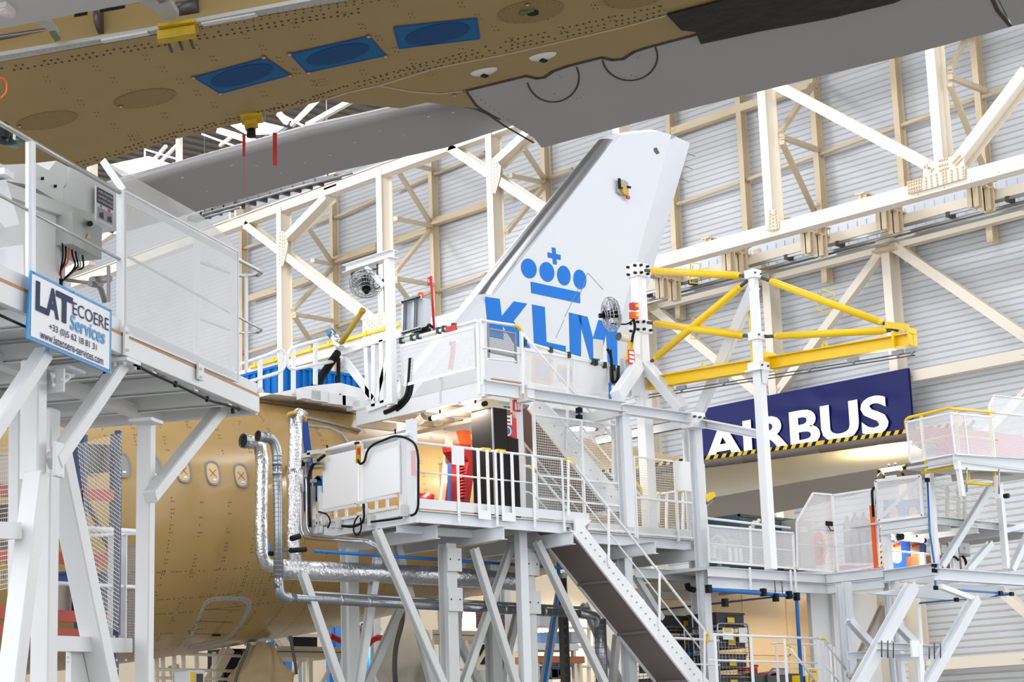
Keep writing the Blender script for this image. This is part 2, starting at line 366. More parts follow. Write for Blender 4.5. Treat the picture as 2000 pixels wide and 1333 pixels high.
ST = [((1525, 258), (1588, 165), 'rising from the right truss post'), ((1527, 268), (1597, 293), 'nearly level from the right truss post'), ((1527, 278), (1590, 412), 'falling from the right truss post'), ((1855, 137), (1890, 70), 'rising from the far right truss post'), ((1855, 150), (1925, 178), 'nearly level from the far right truss post'), ((1855, 165), (1932, 355), 'falling from the far right truss post'),
      ((572, 607), (649, 523), 'rising left of the caged fan'), ((574, 614), (650, 627), 'nearly level left of the caged fan'), ((574, 617), (613, 676), 'falling left of the caged fan'), ((592, 430), (649, 514), 'falling behind the left truss joint'), ((610, 509), (649, 517), 'short one behind the left truss joint'),
      ((772, 532), (844, 445), 'rising right of the mast with the fan'), ((772, 544), (847, 557), 'nearly level right of the mast with the fan'), ((772, 550), (796, 583), 'short one over the grey cabinets'), ((772, 427), (844, 442), 'nearly level high above the cabinets'), ((776, 332), (841, 436), 'falling under the top chord'), ((804, 322), (842, 331), 'short one under the top chord'),
      ((989, 455), (1066, 360), 'rising left of the fin'), ((996, 343), (1063, 357), 'nearly level left of the fin'), ((1023, 290), (1063, 350), 'falling left of the fin')]
for a, b, wh in ST: bar('strut', a, b, .085, XT+.2, 'beige angle strut from truss to wall, '+wh, 'strut', M_BEIGE, 'raking struts to the wall', X2=XW-.4, sq=True)
# lower wall bracing and rails
for a, b, r, wh in (((1262, 590), (1500, 782), .16, 'falling from the mast column to the crane post'), ((1728, 486), (1520, 768), .15, 'rising over the blue banner'), ((1745, 480), (2010, 662), .17, 'falling at the right edge'), ((1915, 860), (2010, 765), .15, 'rising behind the right mesh cage'), ((1960, 1158), (2015, 1205), .15, 'low at the right edge')):
    bar('diagonal_brace', a, b, r, XW-.7, 'white square wall brace, '+wh, 'brace', CREAM, 'diagonal braces of the lower wall', sq=True)
for a, b, wh in (((1273, 600), (1738, 481), 'left of the tall column'), ((1752, 477), (2015, 408), 'right of the tall column'), ((1778, 738), (2015, 692), 'right of the blue banner'), ((1815, 1300), (2015, 1286), 'lowest, at the bottom right')):
    bar('box_beam', a, b, .19, XW-.55, 'cream horizontal box beam on the lower wall, '+wh, 'beam', CREAM, 'horizontal beams of the lower wall', sq=True)
# crane runway rail below the truss, its brackets, and the pale translucent duct behind it
K = thing('crane_rail', 'long cream crane runway beam with conductor lines under the roof truss', 'crane rail', (54, 40, 19))
mb = MB(); mb.beam((54, 60, 19.25), (54, 27, 19.25), .3, .34); mb.build('beam', CREAM, K)
mb = MB(); mb.beam((53.85, 60, 19.0), (53.85, 27, 19.0), .08, .08); mb.beam((54.1, 60, 18.85), (54.1, 27, 18.85), .08, .07); mb.beam((54.3, 60, 18.72), (54.3, 27, 18.72), .3, .05); mb.build('conductor_lines', STEEL, K)
mb = MB()
for i in range(14): mb.box((53.78, 28+i*2.3, 18.9), (54.2, 28.12+i*2.3, 19.08))
mb.build('clips', DGREY, K)
for i, (x, y) in enumerate(((1290, 545), (1420, 492), (1575, 455), (1722, 408), (1900, 362))):
    p = PX(x, y, 52.7); wh = ['beside the tail fin', 'second from the fin', 'left of the tall wall column', 'above the tall wall column', 'rightmost, below the big gusset'][i]
    b = thing('rail_bracket', 'beige ribbed bracket hanging from the truss, '+wh, 'bracket', p, 'brackets carrying the crane rail')
    mb = MB(); mb.box(p+V((-1.2, -.18, .0)), p+V((1.2, .18, .05))); mb.box(p+V((-1.2, -.18, .3)), p+V((1.2, .18, .35))); mb.box(p+V((-1.2, -.02, 0)), p+V((1.2, .02, .3)))
    for k in range(5): mb.box(p+V((-1.1+k*.5, -.18, 0)), p+V((-1.06+k*.5, .18, .3)))
    mb.build('arm', M_BEIGE, b)
    mb = MB()
    for dx in (-.1, .6):
        mb = MB(); mb.box(p+V((dx, -.2, -.75)), p+V((dx+.06, .2, 0))); mb.box(p+V((dx+.25, -.2, -.75)), p+V((dx+.31, .2, 0))); mb.box(p+V((dx, -.02, -.75)), p+V((dx+.31, .02, 0)))
        mb.build('hanger_leg', M_BEIGE, b)
mb = MB(); mb.box((55.0, 27, 19.2), (55.25, 52, 20.35))
for i in range(60): mb.box((54.97, 27.2+i*.41, 19.25), (55.0, 27.24+i*.41, 20.0))
mb.box((54.94, 27, 20.33), (55.3, 52, 20.4))
tag(mb.build('duct_panel_strip', mat('pale_blue_sheet', (214, 219, 230), 0.3)), 'pale blue ribbed strip of panels behind the crane rail brackets', 'panel')
# pivots of the crane posts on the rail
for x, y, wh in ((1735, 462, 'on the tall lower column at right'), (1487, 512, 'on the column behind the crane post'), (1270, 580, 'on the column beside the dock mast')):
    p = PX(x, y, 55.2); mb = MB(); mb.tube(p-EZ*.1, p+EZ*.45, .28, 16); mb.box(p+V((-.4, -.3, -.5)), p+V((.4, .3, -.12))); mb.box(p+V((-.5, -.4, -.6)), p+V((.5, .4, -.5)))
    tag(mb.build('column_head', M_BEIGE), 'round beige column head %s' % wh, 'column head', 'round heads of the lower wall columns')
# banner
B = thing('company_banner', 'dark blue banner with big white lettering on the right wall', 'banner', (XW-.9, 44, 11))
XB = XW-1.0
a, b = PX(1773, 719, XB), PX(1780, 862, XB); c = PX(1333, 826, XB)
Yr, Yl = a.y, c.y; Zt, Zb = a.z, b.z-.25
def bump(u, v):
    k = max(0, math.sin(3.14*min(1, max(0, (v-.35)/.65))))*math.sin(3.14*min(1, max(0, (u-.3)/.7)))
    return XB + .02*math.sin(7*u+2*v) + k*(.022*math.sin(17*u+2*math.sin(9*v))*math.cos(5*v) + .014*math.sin(37*u+6*v+2*math.sin(11*u)))
mb = MB(); mb.grid(lambda u, v: (bump(u, v), Yl+(Yr-Yl)*u, Zb+(Zt-Zb)*v), 140, 36); 
mb.box((XB+.06, Yr, Zb), (XB+.12, Yl, Zt))
mb.build('sheet', mat('navy_banner_vinyl', (12, 18, 92), 0.3, spec=.25), B)
mb = MB()
def lp(x, y): return PX(x, y, XB-.07)
chars = [('A', (1375, 900), (1440, 888), (1400, 815)), ]
base = lambda t: None
x0y = lp(1376, 905).y; x1y = lp(1737, 842).y; zb = lp(1700, 852).z; zt = lp(1715, 772).z
W = x0y-x1y
put_text(mb, 'AIRBUS', V((XB-.075, x0y, zb)), V((0, -W, 0)), V((0, 0, zt-zb)), 0, .03)
mb.build('lettering', mat('white_vinyl', (244, 244, 246), 0.4), B)
# ================================================================ wing of the near aircraft, overhead
WP0 = PD(470, 145, 14.5)
_az, _dih = math.radians(31), math.radians(5)
WS = V((math.sin(_az), -math.cos(_az), math.tan(_dih))).normalized()
WN = WS.cross(V((1, 0, -.03))).normalized()
if WN.z < 0: WN = -WN                                   # WN points up through the wing
WC = WN.cross(WS).normalized()
if WC.x < 0: WC = -WC
def W(x, y, h=0.0): return PL(x, y, WP0 + WN*h, WN)     # h metres above the lower skin
M_PRIMER = mat('tan_wing_primer', (160, 134, 82), 0.42, noise=.08, nscale=2.5)
M_PRIMD = mat('darker_tan_primer', (140, 116, 68), 0.5, noise=.05, nscale=3)
M_RIV = mat('fastener_holes', (62, 48, 34), 0.6)
M_SEAL = mat('dark_sealant', (58, 44, 42), 0.6)
M_WGREY = mat('grey_wing_paint', (164, 160, 163), 0.3, noise=.05, nscale=1.2)
M_WGREY2 = mat('grey_flap_paint', (162, 158, 161), 0.25, noise=.07, nscale=1.5)
M_SPAR = mat('grey_spar_paint', (176, 174, 170), 0.5)
WG = thing('aircraft_wing', 'tan primed wing underside with grey trailing edge spreading overhead', 'wing', W(640, 110))
mb = MB()
skin = [(-260, 165), (0, 122), (300, 69), (760, -12), (1400, -125), (2700, -325), (2700, -215), (1760, -15), (1350, 70), (1262, 93), (1238, 100), (1217, 115), (1196, 117), (1175, 112), (1108, 129), (1080, 138), (1063, 151), (1048, 153), (1028, 147), (909, 177), (944, 214), (880, 206), (835, 200), (783, 212), (690, 203), (640, 194), (470, 240), (330, 275), (150, 333), (60, 360), (-260, 460)]
mb.poly([W(*p) for p in skin], WN*.28, 0)
def dots(mb, pts, r=.0075, dz=-.003):
    for p in pts:
        c = W(*p)+WN*dz; mb.disc(c, WS*r, WC*r, 6, 1)
def row(p, q, n, jit=0, r=.0075, skip=0):
    o = []
    for i in range(n):
        if skip and random.random() < skip: continue
        t = i/(n-1); o.append((p[0]+(q[0]-p[0])*t+random.uniform(-jit, jit), p[1]+(q[1]-p[1])*t+random.uniform(-jit, jit)))
    dots(mb, o, r)
# twin fastener rows behind the front spar, along the rear spar and joint
for k, (p, q) in enumerate((((4, 133), (700, 17)), ((14, 139), (700, 24)))): row(p, q, 52, .6, .011, .1)
row((330, 60), (1300, -95), 60, .5, .008); row((330, 66), (1300, -89), 60, .5, .008)
for p, q, n in (((150, 318), (330, 262), 22), ((155, 324), (335, 268), 22), ((330, 262), (560, 205), 30), ((335, 268), (640, 186), 36), ((560, 205), (700, 160), 20), ((700, 160), (1000, 87), 28), ((690, 170), (1000, 95), 28), ((1000, 87), (1300, 20), 26), ((1000, 95), (1300, 28), 26), ((730, 150), (1000, 78), 22), ((1000, 78), (1290, 12), 24)):
    row(p, q, n, .8, .010, .15)
for x, y in [(86+i*97, 150-i*21) for i in range(13)]:         # rib lines
    for k in range(7):
        cx, cy = x+k*33, y+k*23
        if cy > 372-0.262*cx-14: break
        dots(mb, [(cx, cy), (cx+7, cy), (cx+4, cy+8), (cx+12, cy+8)], .0062)
for (x, y, n, m) in ((250, 262, 4, 3), (610, 158, 5, 3), (1160, 5, 5, 2)):
    dots(mb, [(x+i*6+j*3, y+j*5-i) for i in range(n) for j in range(m)], .005)
mb.build('skin', [M_PRIMER, M_RIV], WG)
# joint strip of the shroud panel
def strip(pts, wd, m, name, root=WG, h=-.004, th=.003, fn=W):
    mb = MB(); P = [fn(x, y) + WN*h for x, y in pts]
    for a, b in zip(P[:-1], P[1:]):
        d = (b-a).normalized(); s = d.cross(WN).normalized()
        mb.frame((a+b)/2, (b-a)/2 + d*wd*.3, s*wd/2, WN*th/2)
    return mb.build(name, m, root)
strip([(640, 193), (680, 180), (740, 167), (850, 133), (1000, 103), (1100, 80), (1220, 52), (1300, 30)], .018, mat('pale_sealant', (190, 172, 146), .5), 'panel_joint')
strip([(740, 167), (800, 178), (860, 183), (909, 177)], .018, MATS['pale_sealant'], 'panel_joint')
# oval access panels
def oval(cx, cy, rx, ry, tilt, name='access_panel', m=M_PRIMD, bolts=18, h=-.006, label=None):
    t = math.radians(tilt)
    def f(a, k=1): return (cx + k*(rx*math.cos(a)*math.cos(t) - ry*math.sin(a)*math.sin(t)), cy + k*(rx*math.cos(a)*math.sin(t) + ry*math.sin(a)*math.cos(t)))
    def se(a):
        c, s = math.cos(a), math.sin(a); return math.atan2(abs(s)**.8*math.copysign(1, s), abs(c)**.8*math.copysign(1, c))
    mb = MB(); mb.poly([W(*f(2*math.pi*i/40)) + WN*h for i in range(40)], WN*.004, 0)
    for i in range(bolts):
        c = W(*f(2*math.pi*i/bolts+.1, .9)) + WN*(h-.002); mb.disc(c, WS*.005, WC*.005, 6, 1)
    return mb.build(name, [m, M_RIV], WG, label=label)
oval(92, 235, 61, 16, -9); oval(283, 192, 62, 17, -9); oval(1037, 22, 66, 21, -9, label='oval panel with a dark hole and green fitting'); oval(1240, -4, 60, 18, -9)
mb = MB(); mb.disc(W(1040, 23)-WN*.009, WS*.045, WC*.045, 14, 0, -WN*.004); mb.disc(W(1022, 21)-WN*.012, WS*.03, WC*.02, 8, 1, -WN*.02); mb.beam(W(1015, 25)-WN*.014, W(1042, 15)-WN*.014, .02, .02, WN, mi=1)
mb.build('fuel_fitting', [BLACK, mat('olive_fitting', (96, 104, 60), .6)], WG)
# blue protective films with a darker oval showing through
M_FILM = mat('blue_film', (0, 98, 146), 0.4, noise=.08, nscale=6, spec=.15); M_FILMD = mat('blue_film_over_opening', (0, 66, 120), 0.4, spec=.15); M_FEDGE = mat('blue_film_edge', (10, 70, 160), .4, spec=.2)
for (q, (cx, cy, rx, ry, t)) in (([(380, 150), (518, 112), (566, 145), (430, 181)], (473, 145, 63, 17, -14)), ([(567, 104), (720, 70), (752, 107), (600, 140)], (660, 104, 63, 16, -13)), ([(769, 52), (930, 35), (936, 74), (780, 93)], (854, 64, 64, 18, -11))):
    f = MB(); f.poly([W(*p)-WN*.008 for p in q], WN*.006, 0)
    for a, b in zip(q, q[1:]+q[:1]):
        A, Bq = W(*a)-WN*.0085, W(*b)-WN*.0085; f.beam(A, Bq, .012, .002, WN, mi=1)
    fo = f.build('protective_film', [M_FILM, M_FEDGE], WG, label='blue film taped over an access opening')
    t = math.radians(t)
    e = MB(); e.poly([W(cx + rx*math.cos(a)*math.cos(t)-ry*math.sin(a)*math.sin(t), cy + rx*math.cos(a)*math.sin(t)+ry*math.sin(a)*math.cos(t))-WN*.0115 for a in [2*math.pi*i/36 for i in range(36)]], WN*.003); e.build('oval_opening', M_FILMD, fo)
M_RIM = mat('red_ringed_sticker', (170, 96, 84), .6)
for p in ((377, 150), (515, 110), (566, 146), (430, 181), (565, 104), (720, 69), (753, 108), (603, 140), (38, 245), (236, 206), (1030, 7), (887, 184)):
    mb = MB(); c = W(*p)-WN*.014; mb.disc(c, WS*.02, WC*.02, 14, 0, WN*.002); mb.disc(c-WN*.001, WS*.012, WC*.012, 12, 1)
    mb.build('round_sticker', [M_RIM, mat('pale_sticker', (206, 190, 168), .6)], WG)
# drain fairings
for cx, cy in ((1060, 109), (945, 139)):
    mb = MB(); c = W(cx, cy); mb.grid(lambda u, v: c + WS*(.11*math.cos(2*math.pi*u)*math.sin(v*1.57)) + WC*(.045*math.sin(2*math.pi*u)*math.sin(v*1.57)) - WN*(.035*math.cos(v*1.57)), 16, 5)
    mb.build('drain_fairing', mat('pale_fairing', (206, 200, 196), .35), WG)
    mb = MB(); mb.box(c+V((-.02, -.02, -.045)), c+V((.03, .02, -.03))); mb.build('drain_port', BLACK, WG)
# grey trailing edge: aileron panel
HF = .03
def WF(x, y): return W(x, y, HF)
ail = [(909, 177), (1028, 147), (1048, 153), (1063, 151), (1080, 138), (1108, 129), (1175, 112), (1196, 117), (1217, 115), (1238, 100), (1262, 93), (1350, 70), (1762, -16), (1925, -50), (1975, 52), (1846, 88), (1751, 113), (1615, 146), (1450, 187), (1300, 225), (1058, 289), (1042, 268), (930, 206)]
mb = MB(); mb.poly([W(x, y, .0) for x, y in ail], WN*.12, 0)
for (p, q, n) in (((922, 182), (1036, 265), 14), ((1060, 110), (1060, 110), 2)): dots(mb, [(p[0]+(q[0]-p[0])*i/(n-1), p[1]+(q[1]-p[1])*i/(n-1)) for i in range(n)], .006)
for (x, y) in ((1058, 120), (1062, 118)): pass
dots(mb, [(1083, 183), (1126, 192), (1134, 190), (1092, 147), (1097, 150), (1233, 147), (1243, 151), (1246, 112), (1249, 108)], .006)
mb.build('aileron', [M_WGREY, M_RIV], WG, label='large smooth grey panel at the trailing edge')
mb = MB(); mb.poly([W(x, y) for x, y in [(1925, -50), (2700, -225), (2700, -125), (2000, 46), (1978, 51)]], WN*.12); mb.build('aileron', M_WGREY, WG)
strip([(905, 178), (1028, 148), (1048, 153), (1063, 151), (1080, 139), (1108, 129), (1175, 112)], .03, M_SEAL, 'seal_strip')
strip([(1175, 112), (1196, 117), (1217, 115), (1238, 101), (1262, 93), (1365, 66)], .03, M_SEAL, 'seal_strip')
strip([(912, 180), (930, 206), (985, 245), (1042, 278)], .018, M_SEAL, 'seal_strip')
strip([(1920, -40), (1948, 20), (1973, 50)], .03, M_SEAL, 'seal_strip')
def arc(cx, cy, rx, ry, a0, a1): return [(cx+rx*math.cos(math.radians(a)), cy+ry*math.sin(math.radians(a))) for a in range(a0, a1+1, 12)]
strip(arc(1080, 151, 51, 48, -25, 175), .013, M_SEAL, 'round_panel_seam'); strip(arc(1230, 110, 54, 47, -22, 172), .013, M_SEAL, 'round_panel_seam')
# black protective sheeting taped to the wing
mb = MB(); bl = [(1302, 25), (1370, 8), (1500, -30), (1760, -80), (1800, -22), (1745, 2), (1620, 32), (1480, 58), (1368, 82), (1358, 58), (1330, 55)]
mb.poly([W(*p)-WN*.02 for p in bl], WN*.012)
mb.build('black_sheet', mat('black_plastic_film', (24, 18, 17), .45, bump=.5, bscale=4, spec=.25), WG, label='black plastic sheet taped along the trailing edge')
# curved dark edge between wing and the lowered flap
mb = MB(); e = [(783, 212), (835, 200), (880, 206), (944, 214), (985, 240), (990, 246), (975, 247), (930, 228), (880, 216), (835, 211), (800, 216)]
mb.poly([W(*p)+WN*.06 for p in e], WN*.05); mb.build('rubber_seal', mat('dark_rubber_seal', (66, 58, 62), .6), WG)
# ---- leading edge with open bay
mb = MB()
mb.poly([W(*p)-WN*.004 for p in ((-260, 150), (0, 108), (290, 60), (700, -18), (760, -30), (760, -14), (300, 66), (0, 120), (-260, 163))], WN*.03, 0)
for i in range(60): dots(mb, [(-10+i*12, 113.5-i*2.02)], .004, -.007)
mb.build('front_spar_flange', [M_SPAR, M_RIV], WG)
mb = MB(); q = [(-260, 150), (760, -25), (900, -130), (-260, 40)]
mb.poly([W(*p)+WN*.45 for p in q], WN*.05, 0)
for k in range(3):
    for i in range(26): mb.disc(W(-20+i*13, 76+k*9-i*1.9, .44), WS*.012, WC*.012, 6, 1)
mb.build('front_spar_web', [M_PRIMD, mat('grey_fastener', (128, 124, 112), .5)], WG)  # web takes the darker tan to paint in the shade of the open bay
mb = MB(); mb.poly([W(*p)-WN*.01 for p in ((-260, 95), (0, 54), (266, 3), (420, -45), (420, -120), (-260, 10))], WN*.10)
mb.build('slat_underside', mat('pale_slat_paint', (188, 186, 184), .4), WG)
mb = MB()
for x, y in ((145, 25), (195, 16), (218, 12)): mb.poly([W(*p)-WN*.016 for p in ((x, y), (x+26, y-5), (x+26, y), (x, y+5))], WN*.004)
mb.build('slat_slots', BLACK, WG)
def rib(pts):
    mb = MB(); mb.poly([W(*p)+WN*.01 for p in pts], WN*.05); return mb.build('leading_edge_rib', M_SPAR, WG)
rib([(52, 46), (90, 42), (112, 66), (118, 80), (106, 82), (94, 62), (80, 52)]); rib([(262, 2), (300, 0), (318, -8), (332, 6), (350, 34), (338, 42), (320, 40), (300, 22)]); rib([(300, -2), (362, -20), (372, -8), (312, 10)])
mb = MB(); mb.poly([W(*p)+WN*.0 for p in ((96, 64), (108, 62), (118, 78), (108, 82))], WN*.02); mb.build('rib_foot', mat('green_primer', (112, 122, 86), .6), WG)
mb = MB(); mb.path([W(-200, 110, .2), W(0, 73, .2), W(290, 31, .2), W(440, 4, .2), W(620, -30, .2)], .022, 10); mb.build('torque_tube', mat('dark_steel_tube', (120, 114, 112), .3, .6), WG)
mb = MB(); mb.tube(W(350, 20, .18), W(390, 11, .18), .07, 12); mb.tube(W(195, 42, .2), W(205, 40, .2), .12, 14); mb.tube(W(205, 62, .2), W(212, 48, .2), .05, 10); mb.build('tube_couplings', mat('dark_steel', (96, 90, 88), .4, .5), WG)
mb = MB(); mb.tube(W(0, 5)-WN*.02, W(20, 20)-WN*.02, .05, 8); mb.frame(W(8, 10), WS*.05, WC*.06, WN*.05); mb.build('sealed_bundle', mat('white_wrap', (214, 206, 204), .6), WG)
for k in range(2):
    a, b = (((395, 45), (500, 26)), ((200, 78), (290, 62)))[k]; mb = MB(); mb.frame((W(*a)+W(*b))/2-WN*.01, (W(*b)-W(*a))/2, WC*.022, WN*.008); mb.build('rub_strip', GREYW, WG)
# yellow fittings bolted beneath the wing
f = MB(); c = W(345, 60)
def wb(x0, y0, x1, y1, x2, y2, h0, h1, mi=0):
    a, b, cc = W(x0, y0), W(x1, y1), W(x2, y2); f.frame((b+cc)/2 - WN*(h0+h1)/2, (b-a)/2, (cc-a)/2, WN*(h1-h0)/2, mi)
wb(308, 46, 380, 36, 318, 68, 0, .025); wb(306, 52, 380, 40, 309, 62, .03, .10); wb(322, 66, 378, 56, 326, 78, .0, .05)
for i in range(3):
    x = 326+i*21; f.tube(W(x, 70-i*4)-WN*.03, W(x+9, 82-i*4)-WN*.08, .012, 6, 1)
f.build('slat_lock_fitting', [YDARK, DGREY], WG, label='yellow locking fitting under the front spar')
f = MB(); f.frame(W(492, 229)-WN*.012, (W(512, 228)-W(470, 232))/2, (W(492, 238)-W(489, 222))/2, WN*.012); f.frame(W(490, 234)-WN*.04, (W(503, 230)-W(478, 236))/2, (W(492, 238)-W(489, 226))/2, WN*.02)
c = W(490, 240)-WN*.05; f.tube(c+EZ*.0, c-EZ*.07, .036, 14, 1); f.build('jacking_fitting', [YDARK, BLACK], WG, label='yellow jacking point with black foot')
# streamers hanging from the wing (remove-before-flight style, no lettering legible)
def streamer(x, y, y2, wd, label):
    p = W(x, y, 0)-WN*.03; q = p - EZ*((y2-y)/F_PX*(p-CAM).dot(FWD)); t = thing('warning_streamer', label, 'streamer', p, 'red streamers under the wing')
    mb = MB(); mb.tube(p+EZ*.06, q if wd < .02 else p-EZ*((p.z-q.z)*.36), .0015, 5); mb.build('cord', RED, t)
    mb = MB(); n = 12; sd = RIGHT
    L = .19 if wd < .02 else (p.z-q.z)*.68
    if wd > .02: p = p-EZ*(p.z-q.z)*.32
    mb.grid(lambda u, v: p - EZ*(.02+L*u) + sd*(v-.5)*max(wd, .028)*(1-.3*(u if wd < .02 else 0)) + FWD*.006*math.sin(6*u), n, 2)
    mb.poly([p-EZ*.02-sd*max(wd, .028)/2, p-EZ*.02+sd*max(wd, .028)/2, p-EZ*.05+sd*max(wd, .028)/2, p-EZ*.05-sd*max(wd, .028)/2], FWD*.004)
    mb.build('ribbon', mat('faded_red_ribbon', (184, 44, 34), .7), t)
streamer(476, 250, 372, .012, 'thin red streamer with a long cord hanging from the jacking fitting')
streamer(536, 217, 316, .034, 'wide short red streamer hanging right of the jacking fitting')
# ---- lowered inboard flap
FL = WG
def FW(x, y, h=None):
    h = .12 if h is None else h
    return PL(x, y, WP0 + WN*h, WN)
LE = [FW(150, 388), FW(330, 338), FW(600, 262), FW(780, 222), FW(1000, 190)]
TE = [FW(240, 455), FW(440, 398), FW(655, 336), FW(870, 289), FW(1000, 246)]
mb = MB()
sec = []
for a, b in zip(LE, TE):
    d = (b-a); L = d.length; d = d/L; r = .065
    ring = [b, b-d*L*.35-WN*.02, b-d*L*.7-WN*.03, a+d*r*1.0-WN*.02]
    for k in range(1, 8):
        t = math.pi*k/8; ring.append(a + d*(r - r*math.sin(t)) + WN*(r-.02 - r*math.cos(t)))
    ring += [a+d*L*.3+WN*(2*r+.02), a+d*L*.7+WN*.07, b+WN*.012]
    sec.append(ring)
n = len(sec[0]); vs = [p for s_ in sec for p in s_]
mb.add(vs, [(i*n+k, i*n+k+1, (i+1)*n+k+1, (i+1)*n+k) for i in range(len(sec)-1) for k in range(n-1)], 0, True)
mb.f += [list(range(n)), list(range((len(sec)-1)*n, len(sec)*n))]; mb.m += [0, 0]
FL = mb.build('inboard_flap', M_WGREY2, WG, label='long grey inboard flap with a rounded bright leading edge')
mb = MB(); 
for i in range(14):
    x = 260+i*48; y = 372-i*12+random.uniform(-14, 30); mb.disc(FW(x, y)-WN*.045, WS*.012, WC*.006, 6, 0, WN*.004)
mb.build('scuff_marks', mat('light_scuffs', (200, 200, 204), .4), FL)
mb = MB(); mb.path([FW(395, 420), FW(560, 372), FW(690, 338)], .012, 8); mb.path([FW(398, 426), FW(470, 405)], .012, 8); mb.build('edge_tube', STEEL, FL)
# ================================================================ the unpainted airliner with a painted tail fin
M_HULL = mat('gold_primer_skin', (174, 142, 87), 0.3, noise=.06, nscale=1.6, coat=.25)
M_HRIV = mat('skin_fasteners', (70, 60, 58), 0.6)
M_FRAME = mat('grey_window_frame', (128, 128, 136), 0.4)
M_FIN = mat('white_fin_paint', (200, 203, 210), 0.35, coat=.2)
AP = thing('airliner', 'unpainted gold airliner with a white tail fin carrying a blue crown', 'airliner', (24, 31.5, 6.5))
YC = 31.5
PR = [(-30, 3.0, 6.05), (8, 3.0, 6.05), (13, 2.99, 6.08), (16, 2.91, 6.16), (20, 2.70, 6.37), (24, 2.41, 6.67), (28.4, 1.97, 7.09), (33, 1.36, 7.62), (35.5, .85, 7.95), (36.8, .4, 8.15), (37.3, .1, 8.2)]
def prof(X):
    for a, b in zip(PR[:-1], PR[1:]):
        if a[0] <= X <= b[0]:
            t = (X-a[0])/(b[0]-a[0]); return a[1]+(b[1]-a[1])*t, a[2]+(b[2]-a[2])*t
    return PR[-1][1:] if X > 0 else PR[0][1:]
def FS(x, y):
    """where the sight line of a photograph pixel meets the near side of the hull"""
    d = ray(x, y); t0 = 20/d.y*1.0; t = t0
    while t < 60:
        p = CAM+d*t; R, zc = prof(p.x)
        if (p.y-YC)**2+(p.z-zc)**2 < R*R: break
        t += .01
    return p
def hn(p):
    R, zc = prof(p.x); return V((0, p.y-YC, p.z-zc)).normalized()
def hp(X, ang):                                  # ang from the near horizontal, positive up
    R, zc = prof(X); return V((X, YC-R*math.cos(ang), zc+R*math.sin(ang)))
def hz(X, z):
    R, zc = prof(X); return hp(X, math.asin(max(-1, min(1, (z-zc)/R))))
mb = MB(); XS = []
x = -30
while x < 37.3: XS.append(x); x += .8 if x > 8 else 3
XS.append(37.3)
n = 72
vs = [hp(X, 2*math.pi*k/n) for X in XS for k in range(n)]
mb.add(vs, [(i*n+k, i*n+(k+1) % n, (i+1)*n+(k+1) % n, (i+1)*n+k) for i in range(len(XS)-1) for k in range(n)], 0, True)
def hdots(pts, r=.014):
    for p in pts:
        nn = hn(p); a = V((1, 0, 0)); b = nn.cross(a); mb.disc(p+nn*.004, a*r, b*r, 4, 1)
X = 14.6
while X < 32:                                    # frame rows
    for k in range(110):
        a = -1.45+k*.025
        if random.random() < (.55 if -.25 < a < .5 else .35): continue
        if X < 22 and .05 < a < .33 and True: continue
        hdots([hp(X, a)] + ([hp(X+.05, a)] if random.random() < .45 else []))
    X += .635
for a, x0, x1, pr in ((-.46, 15.5, 21, .5), (-.78, 15.5, 22, .75), (-.98, 16, 21, .5), (-.66, 15, 21, .45), (.95, 18, 30, .9), (-1.2, 15, 21, .4)):
    X = x0
    while X < x1:
        if random.random() < pr: hdots([hp(X, a+.0)])
        X += .05
for x0, y0, cols, rows in ((455, 1130, 8, 8), (500, 1115, 5, 9), (545, 1125, 3, 6), (395, 1160, 3, 5), (850, 925, 4, 12)):
    for c in range(cols):
        for r in range(rows):
            if random.random() < .75: hdots([FS(x0+c*8-r*1.2, y0+r*5)], .009)
mb.build('fuselage', [M_HULL, M_HRIV], AP, label='gold primed fuselage skin')
# seam along the crown
mb = MB(); P_ = [FS(x, y)+hn(FS(x, y))*.006 for x, y in ((500, 786), (580, 797), (680, 808), (760, 820), (860, 836))]
mb.path(P_, .012, 5); mb.build('crown_seam', M_HRIV, AP)
# cabin windows
def window(X, z=None, dark=False):
    f = MB(); R, zc = prof(X); a0 = math.asin((z-zc)/R); nn = V((0, -math.cos(a0), math.sin(a0))); up = V((0, math.sin(a0), math.cos(a0))); c = hp(X, a0)
    def ov(k, h): return [c+nn*h+EX*(.155*k*math.copysign(abs(math.cos(t))**.75, math.cos(t)))+up*(.235*k*math.copysign(abs(math.sin(t))**.75, math.sin(t))) for t in [2*math.pi*i/28 for i in range(28)]]
    o1, o2, o3 = ov(1.0, .0), ov(1.0, .018), ov(.82, .012)
    N = 28; f.add(o1+o2+o3, [(i, (i+1) % N, N+(i+1) % N, N+i) for i in range(N)] + [(N+i, N+(i+1) % N, 2*N+(i+1) % N, 2*N+i) for i in range(N)])
    for t in range(40): q = ov(1.13, .006)[int(t*28/40)]; f.disc(q, EX*.007, up*.007, 4)
    fo = f.build('cabin_window', M_FRAME, AP)
    g = MB(); g.poly(ov(.83, .006), nn*.003); g.build('pane', mat('window_film_dark', (150, 148, 142), .25) if dark else mat('window_film_tan', (216, 184, 138), .3), fo)
    k = MB()
    if not dark:
        for s in (-1, 1): k.beam(c+nn*.014+EX*.07*s+up*.07, c+nn*.014-EX*.07*s-up*.07, .010, .003, nn)
        k.build('taped_cross', mat('brown_tape', (128, 96, 60), .7), fo)
    l = MB(); l.frame(c+nn*.014-up*.125+EX*.02, EX*.035, up*.018, nn*.002); l.build('paper_tag', PAPER, fo)
WA, WB = FS(415, 925), FS(470, 930)
for i in range(-5, 2): window(WA.x+(WB.x-WA.x)*i, WA.z+(WB.z-WA.z)*i, dark=i < -1)
